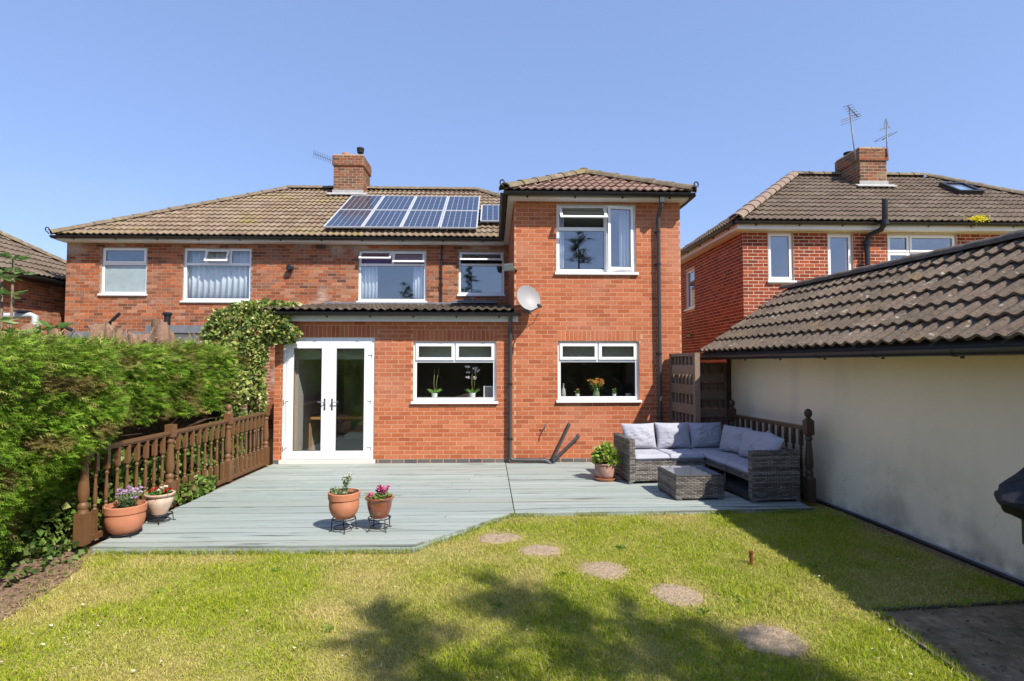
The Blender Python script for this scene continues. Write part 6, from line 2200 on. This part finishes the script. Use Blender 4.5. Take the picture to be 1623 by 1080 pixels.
brn = np.clip((vnoise(P[:, 1:], 4.2, 51) - .66) * 5, 0, .8)[:, None]
C = C * (1 - brn) + np.array([.22, .14, .06]) * brn
top = np.clip((P[:, 2] - 1.8) / .25, 0, 1)[:, None]
C = C * (1 - top * .25) + np.array([.26, .24, .06]) * top * .25
a1 = sprays(P, D, rng.uniform(.05, .115, len(P)) * (1 + .35 * np.clip((P[:, 1] - 5.5) / 2, 0, 1)), C, nl=8, lw=.11, width=.40)
n = 9000
Y = rng.uniform(HY0, HY1, n)
X = -5.15 + (hface(Y, np.full(n, 2.0)) + 5.0) * rng.uniform(0, 1, n)
P = np.column_stack([X, Y, htop(Y) - .12 + (vnoise(np.column_stack([X, Y]), 3.2, 9) - .5) * .30 + (vnoise(np.column_stack([X, Y]), 8.0, 10) - .5) * .10])
D = np.column_stack([rng.normal(.35, .5, n), rng.normal(-.1, .5, n), rng.uniform(.15, 1.0, n)])
C = pal(n, HG, [.2, .2, .12, .18, .20, .10])
a2 = sprays(P, D, rng.uniform(.07, .15, n), C, nl=6, width=.42)
V, F, C = cat([a1, a2])
np_mesh('foliage', V, F, MAT['needle'], hedge, off=org(hedge), col=C, kind='stuff')
# twiggy inside
ys = np.linspace(HY0, HY1, 26)
mb = MB()
V, F = [], []
for y in ys:
    xf = float(hface(y, 1.5)) - .30 - (.42 if y < 5.6 else 0)
    zb = float(hbot(y)) + .10
    for (x, z) in ((xf, zb), (xf, float(htop(y)) - .24), (-4.95, float(htop(y)) - .24), (-4.95, zb if zb < .5 else .05), (xf - .38, zb if zb < .5 else .05)):
        V.append((x + random.uniform(-.03, .03), y, z + random.uniform(-.03, .03)))
for i in range(len(ys) - 1):
    for k in range(5):
        F.append((i * 5 + k, i * 5 + (k + 1) % 5, (i + 1) * 5 + (k + 1) % 5, (i + 1) * 5 + k))
F.append((0, 1, 2, 3, 4)); F.append(tuple((len(ys) - 1) * 5 + k for k in (4, 3, 2, 1, 0)))
mb.add(V, F)
mb.build('branch_core', M('brown_twig_mass', (.060, .045, .026), .95, .5, 12, 1.0, 30, spec=.05, bdist=.05), hedge)
tw_ = MB()
for _ in range(170):
    y = random.uniform(5.6, 9.2)
    x = -4.55 + random.uniform(-.1, .25)
    z0 = random.uniform(.1, 1.1)
    a = Vector((x, y, z0))
    b = a + Vector((random.uniform(.1, .45), random.uniform(-.3, .3), random.uniform(-.05, .35)))
    tw_.tube([a, (a + b) / 2 + Vector((0, 0, random.uniform(-.04, .04))), b], [.012, .008, .003], 5)
tw_.build('twig', MAT['bark_dark'], hedge, kind='stuff')
# sawn trunks
for (px, top_, r) in ((43, 517, .055), (93, 524, .06), (152, 516, .065), (167, 519, .075), (184, 526, .05), (216, 531, .06), (233, 532, .055), (262, 511, .10), (272, 528, .06), (18, 527, .05)):
    Xs = -4.56 + random.uniform(-.05, .05)
    d_r = ray(px, top_); yb_ = Xs * d_r.y / d_r.x
    pt = atY(px, top_, yb_)
    lean = Vector((random.uniform(-.05, .05), random.uniform(-.04, .04), 0))
    mb = MB()
    z0 = 1.5
    pts_ = [Vector((pt.x, yb_, z0)) - lean * 1.5, Vector((pt.x, yb_, (z0 + pt.z) / 2)) - lean * .3, Vector((pt.x, yb_, pt.z - .05)), Vector((pt.x, yb_, pt.z))]
    nn_s, H = 14, (z0, (z0 + pt.z) / 2, pt.z - .12, pt.z - .05, pt.z)
    V, F = [], []
    ph = random.uniform(0, 6)
    for i, zz in enumerate(H):
        for k in range(nn_s):
            a = 2 * PI * k / nn_s
            rr = r * (1.15 - .05 * i) * (1 + .16 * math.sin(3 * a + ph) + .10 * math.sin(5 * a + 2 * ph + i) + random.uniform(-.07, .07))
            V.append((pt.x + lean.x * i * .3 + rr * math.cos(a), yb_ + lean.y * i * .3 + rr * math.sin(a), zz + (random.uniform(-.02, .035) + .03 * math.sin(a + ph) if i >= 3 else 0)))
    for i in range(len(H) - 1):
        for k in range(nn_s):
            F.append((i * nn_s + k, i * nn_s + (k + 1) % nn_s, (i + 1) * nn_s + (k + 1) % nn_s, (i + 1) * nn_s + k))
    F.append(tuple((len(H) - 1) * nn_s + k for k in range(nn_s)))
    mb.add(V, F)
    c0 = Vector((pt.x, yb_, pt.z - .16))
    for sgn in (1, -1):
        if random.random() < .7:
            mb.tube([c0, c0 + Vector((.10 * sgn, -.03, .06)), c0 + Vector((.15 * sgn, -.05, random.uniform(.08, .2)))], [r * .4, r * .34, r * .26], 7)
    mb.build('trunk', MAT['bark'], hedge, smooth=True, angle=50)
for k in range(26):
    y = random.uniform(5.2, 8.6); x = -4.5 + random.uniform(-.2, .25)
    a = Vector((x, y, 2.0)); b = a + Vector((random.uniform(-.2, .25), random.uniform(-.2, .2), random.uniform(.12, .34)))
    mb = MB(); mb.tube([a, (a + b) / 2 + Vector((random.uniform(-.04, .04), 0, .02)), b], [.010, .008, .004], 5)
    mb.build('dead_branch', MAT['bark'], hedge, smooth=True)

# ---------------- variegated ivy
ivy = thing('ivy', 'cream and green variegated ivy spilling over the corner of the extension roof', 'ivy', (-4.1, 9.6, 0))
def blob_leaves(parent, blobs, dens, size, ratio, cols, wts, nm_='foliage', fold=.3):
    Ps, Ds = [], []
    for (c, r) in blobs:
        c, r = np.array(c), np.array(r)
        n = int(dens * (r[0] * r[1] + r[0] * r[2] + r[1] * r[2]))
        v = rng.normal(size=(n, 3)); v /= np.linalg.norm(v, axis=1)[:, None]
        lump = .72 + .45 * vnoise(v * 2 + c, 1.6, 5)[:, None]
        Ps.append(c + v * r * lump * rng.uniform(.80, 1.0, (n, 1)))
        Ds.append(v * .8 + rng.normal(0, .55, (n, 3)) + np.array([0, -.15, -.35]))
    P, D = np.concatenate(Ps), np.concatenate(Ds)
    return leafset(parent, nm_, P, D, rng.uniform(size[0], size[1], len(P)), ratio, pal(len(P), cols, wts), fold=fold)
IVC = [(.46, .48, .13), (.60, .58, .26), (.24, .32, .07), (.11, .19, .04), (.060, .11, .025), (.30, .15, .06)]
blob_leaves(ivy, [((-4.40, 9.70, 2.45), (.62, .36, .40)), ((-3.86, 9.45, 2.46), (.42, .24, .28)), ((-4.72, 9.75, 2.35), (.36, .3, .30)), ((-4.05, 9.9, 2.82), (.62, .45, .14)),
                  ((-4.08, 9.42, 2.02), (.24, .2, .36)), ((-4.10, 9.36, 1.62), (.24, .2, .40)), ((-4.22, 9.0, 1.50), (.26, .36, .36)), ((-4.02, 9.50, 1.25), (.13, .1, .36)), ((-3.56, 9.50, 2.38), (.24, .16, .15)), ((-4.2, 9.3, 2.1), (.3, .25, .3)), ((-4.35, 9.2, 1.8), (.3, .3, .35)),
                  ((-4.55, 9.5, 2.05), (.4, .3, .22))], 4700, (.045, .09), .85, IVC, [.22, .15, .27, .20, .13, .03])
stems(ivy, [[Vector((-4.0, 9.5, .1)), Vector((-4.05, 9.5, 1.2)), Vector((-4.1, 9.5, 2.2)), Vector((-4.4, 9.65, 2.5))], [Vector((-4.1, 9.45, .1)), Vector((-4.15, 9.45, 1.4)), Vector((-4.3, 9.6, 2.3)), Vector((-3.8, 9.5, 2.5))]], .02, (.14, .10, .06))
ivl = thing('ivy', 'low green ivy creeping through the foot of the long balustrade', 'ivy', (-4.1, 7.4, 0))
LIC = [(.12, .21, .035), (.20, .30, .06), (.07, .13, .025), (.34, .38, .12)]
blob_leaves(ivl, [((-4.18, 7.5, .38), (.20, .85, .34)), ((-3.93, 7.35, .24), (.11, .60, .12)), ((-4.2, 8.6, .55), (.2, .7, .45)), ((-4.22, 6.2, .45), (.2, .55, .45)), ((-4.08, 7.45, .72), (.10, .22, .14)), ((-4.2, 5.55, .3), (.2, .35, .3)), ((-4.12, 8.9, .9), (.12, .3, .3))],
            3000, (.05, .09), .85, LIC, [.35, .3, .2, .15])
stems(ivl, [[Vector((-4.15, y, .02)), Vector((-4.12, y + .1, .35)), Vector((-4.05, y + .2, .6))] for y in (5.8, 6.6, 7.4, 8.3)], .006, (.14, .11, .05))
# dark ground cover under the near end of the hedge
gc = thing('ground_ivy', 'dark leafy ground cover under the near end of the hedge', 'plant', (-4.0, 4.6, 0))
blob_leaves(gc, [((-4.12, 4.9, .12), (.22, .45, .14)), ((-4.10, 4.0, .10), (.22, .6, .12)), ((-3.95, 5.30, .10), (.14, .16, .09))], 1300, (.04, .08), .7, [(.06, .11, .025), (.10, .17, .035), (.16, .22, .06)], [.5, .35, .15])

# broad-leaved shrub at the left edge
sh = thing('laurel_shrub', 'glossy broad-leaved shrub poking above the hedge at the left edge', 'shrub', (-4.75, 5.25, 0))
def rosette(c, n, ln, tilt=.25):
    c = Vector(c)
    P_, D_ = [], []
    a0_ = random.uniform(0, 6)
    for k in range(n):
        a = a0_ + 2 * PI * k / n + random.uniform(-.2, .2)
        P_.append(tuple(c)); D_.append((math.cos(a), math.sin(a), random.uniform(-.25, tilt + .15)))
    return P_, D_, [ln * random.uniform(.8, 1.15) for _ in range(n)]
P, D, S = [], [], []
for (c, n, ln) in (((-4.64, 5.42, 2.88), 9, .15), ((-4.68, 5.32, 2.68), 9, .17), ((-4.60, 5.37, 2.52), 8, .16), ((-4.77, 5.47, 2.76), 9, .16), ((-4.56, 5.42, 2.74), 6, .14), ((-4.24, 5.42, 2.21), 6, .17), ((-4.32, 5.37, 2.18), 5, .15),
                   ((-4.54, 5.32, 2.16), 8, .16), ((-4.62, 5.27, 2.26), 9, .17), ((-4.72, 5.22, 2.12), 9, .17), ((-4.87, 5.42, 2.56), 9, .17), ((-4.50, 5.42, 2.06), 7, .15)):
    p_, d_, s_ = rosette(c, n, ln); P += p_; D += d_; S += s_
leafset(sh, 'leaf', P, D, S, .30, pal(len(P), [(.10, .20, .045), (.16, .28, .07), (.07, .14, .03), (.30, .38, .14)]), fold=.35)
stems(sh, [[Vector((-4.62, 5.42, 0.30)), Vector((-4.62, 5.40, 1.80)), Vector((-4.64, 5.42, 2.86))], [Vector((-4.57, 5.42, 1.60)), Vector((-4.32, 5.40, 2.14))], [Vector((-4.62, 5.32, 1.50)), Vector((-4.77, 5.45, 2.74))]], .012, (.16, .12, .07))
# grey pipe of the neighbour rising behind the shrub
yp = 7.2
a, b, c_, d_ = atY(-20, 502, yp), atY(48, 500, yp), atY(56, 502, yp), atY(55, 540, yp)
rt = thing('vent_stack', 'grey plastic vent pipe with flat black cap behind the hedge', 'pipe', (d_.x, yp, 0))
mb = MB(); mb.tube([a, b, c_, d_, Vector((d_.x, yp, 0))], .04, 10)
mb.build('pipe', MAT['pipe_wrap'], rt, smooth=True, angle=50)
q = atY(37, 497, yp)
mb = MB(); mb.lathe([(.03, -.06), (.03, 0), (.09, .02), (.09, .035), (.02, .045)], q, 14)
mb.build('cap', MAT['gutter'], rt, smooth=True, angle=40)

# ---------------- conifers behind the photographer (they shade the lawn and show in the windows)
def conifer(x, y, h, r, label, seed, n=2100, sparse=.40, ex=.8):
    rt = thing('conifer_tree', label, 'tree', (x, y, -.13), group='conifers at the end of the garden')
    mb = MB(); mb.tube([(x, y, -.13), (x + .03, y, h * .5), (x, y, h * .97)], [.11, .07, .01], 10)
    mb.build('trunk', MAT['bark_dark'], rt, smooth=True)
    P_, D_, S_ = [], [], []
    whorls = int(h / .28)
    br = MB()
    for w in range(whorls):
        t = (w + .5) / whorls
        z = .6 + (h - .6) * t
        rad = r * (1 - t) ** ex * random.uniform(.75, 1.15) + .10
        for k in range(6):
            a = random.uniform(0, 2 * PI)
            L = rad * random.uniform(.55, 1.1)
            if random.random() < sparse: continue
            tip = Vector((x + L * math.cos(a), y + L * math.sin(a), z + L * random.uniform(-.15, .25)))
            b = Vector((x, y, z))
            br.tube([b, tip], [.018, .004], 4)
            m = int(n / (whorls * 6))
            for _ in range(m):
                f = random.random() ** .6
                P_.append(tuple(b + (tip - b) * f + Vector((random.gauss(0, .06), random.gauss(0, .06), random.gauss(0, .05)))))
                dd = (tip - b).normalized()
                D_.append((dd.x + random.gauss(0, .5), dd.y + random.gauss(0, .5), dd.z + random.gauss(.1, .4)))
                S_.append(random.uniform(.22, .42))
    br.build('branch', MAT['bark_dark'], rt, kind='stuff')
    V, F, C = sprays(np.array(P_), np.array(D_), np.array(S_), pal(len(P_), [(.05, .09, .025), (.07, .12, .03), (.04, .07, .02)]), nl=6, lw=.16)
    np_mesh('crown', V, F, MAT['needle'], rt, off=org(rt), col=C, kind='stuff')
conifer(3.12, -.55, 6.8, 1.10, 'slim dark conifer beyond the near end of the lawn, left of a close trio', 1)
conifer(4.75, -.95, 8.0, .95, 'middle dark conifer of the trio beyond the near end of the lawn', 2)
conifer(5.45, -1.05, 7.5, .80, 'right dark conifer of the trio beyond the near end of the lawn', 3)
shed = thing('garden_shed', 'tall timber shed standing past the near end of the garage', 'shed', (5.4, 1.2, -.12))
for k in range(8):
    mb = MB(); mb.box(4.62, 4.64, .4 + k * .2, .4 + k * .2 + .19, -.12, 2.62)
    mb.build('plank', MAT['grey_wood'], shed)
mb = MB(); mb.box(4.645, 6.4, .4, 2.0, -.12, 2.60); mb.build('shed_body', MAT['bark_dark'], shed)
mb = MB(); mb.add([(4.46, 0.3, 2.66), (4.46, 2.14, 2.66), (6.55, 2.14, 2.92), (6.55, 0.3, 2.92), (4.46, 0.3, 2.74), (4.46, 2.14, 2.74), (6.55, 2.14, 3.0), (6.55, 0.3, 3.0)],
                  [(3, 2, 1, 0), (4, 5, 6, 7), (0, 1, 5, 4), (1, 2, 6, 5), (2, 3, 7, 6), (3, 0, 4, 7)])
mb.build('roof', MAT['felt'], shed)
conifer(-5.6, -8.0, 7.0, 1.6, 'lone conifer standing before the far boundary hedge', 5)
conifer(-1.5, -9.0, 8.2, 1.9, 'tall conifer before the far boundary hedge', 6)
bh = thing('boundary_hedge', 'long tall hedge closing the garden beyond the near end of the lawn', 'hedge', (0, -12, 0))
n = 4200
P = np.column_stack([rng.uniform(-22, 22, n), -11.4 + rng.normal(0, .35, n), rng.uniform(.1, 1, n) ** .8])
P[:, 2] *= 4.2 + 1.2 * vnoise(P[:, :1], .5, 3)
V, F, C = sprays(P, np.column_stack([rng.normal(0, .5, n), rng.uniform(.3, 1.2, n), rng.normal(.3, .5, n)]), rng.uniform(.6, 1.1, n), pal(n, [(.06, .11, .025), (.09, .15, .035), (.045, .08, .02)]), nl=6, lw=.3)
np_mesh('foliage', V, F, MAT['needle'], bh, off=org(bh), col=C, kind='stuff')
mb = MB(); mb.box(-22, 22, -12.6, -11.6, 0, 3.9); mb.build('branch_core', MAT['bark_dark'], bh)

# ================================================================== GRASS
def soil_edge(y):
    ex = np.array([e[0] for e in edge]); ey = np.array([e[1] for e in edge])
    return np.interp(y, ey, ex)
n = 470000
Y = 2.25 + (6.70 - 2.25) * rng.uniform(0, 1, n) ** 1.25
X = rng.uniform(-4.0, 4.5, n)
df_ = np.where(X < -.78, 5.405 - (X + 3.80) / 3.02 * .06, np.where(X < .205, 5.345 + (X + .78) / .985 * 1.085, 6.43 + (X - .205) / 3.625 * .09))
ok = Y < df_ + .012 * rng.normal(size=n)
ok |= (X > 3.9) & (Y < 6.6)
ok &= X > soil_edge(Y) - .05 + rng.normal(0, .09, n)
ok &= ~((X > 2.80) & (Y < 4.08 + (X - 2.84) * .085) & (Y < 4.2))
gx = 4.0 + .088 * (9.22 - Y)
ok &= X < gx - .10 - np.abs(rng.normal(0, .10, n))
for (sx, sy, ra, rb) in ST:
    q = ((X - sx) / (ra * .87)) ** 2 + ((Y - sy) / (rb * .87)) ** 2
    ok &= q > 1 + rng.normal(0, .30, n)
XY = np.column_stack([X, Y])
bald = vnoise(XY, 2.3, 31)
dry = .55 * vnoise(XY, .9, 32) + .45 * vnoise(XY, 3.1, 33)
for (px, py, sx, sy, amt) in ((310, 888, .45, .16, .5), (822, 935, .30, .42, .38), (760, 1010, .4, .25, .22), (640, 875, .5, .12, .3), (830, 830, .8, .16, .3), (870, 890, .35, .2, .25), (1060, 925, .5, .4, .2), (960, 820, 1.0, .15, .22), (1500, 960, .5, .12, .3), (700, 870, .6, .2, .25), (120, 900, .25, .3, .35)):
    p = atL(px, py)
    dry += amt * np.exp(-(((X - p.x) / sx) ** 2 + ((Y - p.y) / sy) ** 2))
for (sx, sy, ra, rb) in ST:
    q = np.sqrt(((X - sx) / ra) ** 2 + ((Y - sy) / rb) ** 2)
    dry += .30 * np.exp(-((q - 1.0) / .45) ** 2)
ok &= rng.uniform(0, 1, n) > np.clip((dry - .74) * 1.8, 0, .7) + np.clip((.16 - bald) * 2, 0, .3)
X, Y, dry, bald = X[ok], Y[ok], dry[ok], bald[ok]
n = len(X)
lush = vnoise(np.column_stack([X, Y]), 5.0, 35)
h = (.016 + .026 * rng.uniform(0, 1, n) ** 1.6) * (.65 + .75 * lush) * np.clip(1.25 - dry * .5, .6, 1.2)
h *= np.where(rng.uniform(0, 1, n) < .02, 1.8, 1.0)
w = rng.uniform(.0016, .0030, n)
a = rng.uniform(0, 2 * PI, n)
ln_ = np.abs(rng.normal(.75, .45, n))
la = rng.uniform(0, 2 * PI, n)
B = np.column_stack([X, Y, .085 - .031 * (6.4 - np.minimum(Y, 6.4)) - .002])
S = np.column_stack([np.cos(a), np.sin(a), np.zeros(n)]) * w[:, None]
Lv = np.column_stack([np.cos(la), np.sin(la), np.zeros(n)]) * (h * ln_)[:, None]
up_ = np.array([0, 0, 1.0])
Mid = B + up_ * (h * .58)[:, None] + Lv * .35
Tip = B + up_ * (h * np.clip(1.0 - .22 * ln_, .45, 1))[:, None] + Lv
V = np.stack([B - S, B + S, Mid - S * .75, Mid + S * .75, Tip], 1).reshape(-1, 3)
b = (np.arange(n) * 5)[:, None]
F = np.concatenate([b + np.array([0, 1, 3]), b + np.array([0, 3, 2]), b + np.array([2, 3, 4])])
gcol = pal(n, [(.285, .375, .016), (.370, .450, .022), (.205, .295, .012), (.450, .470, .040)], [.34, .30, .20, .16], .15)
scol = pal(n, [(.62, .50, .20), (.54, .42, .15), (.70, .58, .28), (.46, .42, .10)], None, .15)
m = np.clip((dry - .49) * 2.2 + rng.normal(0, .22, n), 0, 1)[:, None]
m = np.where(rng.uniform(0, 1, (n, 1)) < .10, np.maximum(m, .8), m)
col = gcol * (1 - m) + scol * m
np_mesh('grass', V, F, MAT['grass'], None, col=np.repeat(col, 5, 0), kind='stuff')

# daisies and broad weeds in the lawn
dz = []
for (px, py, sx, sy, k) in ((60, 1000, 60, 25, 8), (110, 1020, 25, 18, 12), (165, 1010, 35, 30, 12), (40, 1040, 50, 25, 6), (160, 1060, 40, 18, 6), (380, 990, 60, 30, 6), (300, 1060, 40, 18, 3), (1390, 1010, 20, 30, 8), (1450, 1040, 40, 30, 8), (700, 1000, 100, 40, 5), (1550, 1050, 30, 20, 4), (560, 1030, 60, 30, 4), (1430, 890, 60, 20, 4)):
    for _ in range(k):
        dz.append(atL(random.gauss(px, sx), min(1085, random.gauss(py, sy))))
dm = MB()
cols = []
for p in dz:
    if p.y < 2.2 or p.x > 2.75 and p.y < 4.2: continue
    r = random.uniform(.007, .012); z = p.z + random.uniform(.028, .045)
    tx, ty = random.uniform(-.4, .4), random.uniform(-.5, .1)
    V = [(p.x, p.y, z + .002)] + [(p.x + r * (1 if k % 2 else .72) * math.cos(k * PI / 7), p.y + r * (1 if k % 2 else .72) * math.sin(k * PI / 7), z + r * (tx * math.cos(k * PI / 7) + ty * math.sin(k * PI / 7))) for k in range(14)]
    dm.add(V, [(0, 1 + k, 1 + (k + 1) % 14) for k in range(14)])
    cols += [(.75, .55, .05)] + [(.85, .85, .82)] * 14
np_mesh('daisies', dm.v, dm.f, MAT['petal'], None, col=np.array(cols), kind='stuff')
P, D, S = [], [], []
for (px, py, k) in ((890, 912, 9), (788, 962, 8), (1115, 972, 8), (440, 905, 8), (1180, 955, 6), (520, 1000, 7), (250, 940, 6), (985, 870, 7), (1290, 900, 7)):
    c = atL(px, py)
    p_, d_, s_ = rosette((c.x, c.y, c.z + .012), k, .065, .35); P += p_; D += d_; S += s_
V, F, C = leaves(np.array(P), np.array(D), np.array(S), .45, pal(len(P), [(.14, .24, .03), (.20, .30, .05)]), fold=.2)
np_mesh('lawn_weeds', V, F, MAT['leaf'], None, col=C, kind='stuff')
# dry litter on the soil strip and along the deck edge
n = 900
Y = rng.uniform(2.6, 5.2, n); X = soil_edge(Y) - np.abs(rng.normal(0, .28, n))
P = np.column_stack([X, Y, .085 - .031 * (6.4 - Y) + .010])
D = np.column_stack([rng.normal(size=n), rng.normal(size=n), np.abs(rng.normal(0, .15, n))])
V, F, C = leaves(P, D, rng.uniform(.02, .055, n), .4, pal(n, [(.26, .17, .10), (.34, .24, .15), (.18, .11, .06), (.14, .18, .05)]), fold=.2)
np_mesh('leaf_litter', V, F, MAT['leaf'], None, col=C, kind='stuff')
n = 90
X = rng.uniform(2.9, 4.4, n); Y = rng.uniform(2.9, 4.05, n)
P = np.column_stack([X, Y, .085 - .031 * (6.4 - Y) + .010])
V, F, C = leaves(P, np.column_stack([rng.normal(size=n), rng.normal(size=n), np.abs(rng.normal(0, .12, n))]), rng.uniform(.015, .04, n), .4, pal(n, [(.22, .15, .08), (.12, .09, .05), (.16, .16, .05)]), fold=.2)
np_mesh('dead_leaves', V, F, MAT['leaf'], None, col=C, kind='stuff')
n = 2600
t = rng.uniform(0, 1, n)
side = rng.uniform(0, 1, n) < .6
X = np.where(side, 2.82 + rng.normal(0, .02, n), 2.82 + t * 1.5)
Y = np.where(side, 2.6 + t * 1.45, 4.09 + (X - 2.84) * .085 + rng.normal(0, .02, n))
D = np.column_stack([rng.normal(.25, .5, n), rng.normal(-.1, .5, n), rng.uniform(.4, 1.2, n)])
V, F, C = leaves(np.column_stack([X, Y, .085 - .031 * (6.4 - Y)]), D, rng.uniform(.03, .07, n), .07, pal(n, [(.285, .375, .016), (.205, .295, .012), (.46, .42, .10)]), fold=.1)
np_mesh('edge_grass', V, F, MAT['grass'], None, col=C, kind='stuff')
n = 5200
t = rng.uniform(0, 1, n)
px_s = rng.uniform(-3.75, 3.8, n)
fy = np.where(px_s < -.78, 5.400 - (px_s + 3.80) / 3.02 * .06, np.where(px_s < .205, 5.340 + (px_s + .78) / .985 * 1.085, 6.425 + (px_s - .205) / 3.625 * .09))
keep = rng.uniform(0, 1, n) < np.clip(vnoise(px_s[:, None], 2.6, 77) * 1.5 - .25, .08, 1)
px_s, fy = px_s[keep], fy[keep] - np.abs(rng.normal(0, .02, keep.sum())) - .004
n = len(px_s)
D = np.column_stack([rng.normal(0, .35, n), rng.normal(-.25, .3, n), rng.uniform(.6, 1.2, n)])
V, F, C = leaves(np.column_stack([px_s, fy, .085 - .031 * (6.4 - np.minimum(fy, 6.4))]), D, rng.uniform(.035, .085, n), .06, pal(n, [(.285, .375, .016), (.205, .295, .012), (.50, .44, .14), (.37, .45, .03)]), fold=.1)
np_mesh('deck_edge_grass', V, F, MAT['grass'], None, col=C, kind='stuff')
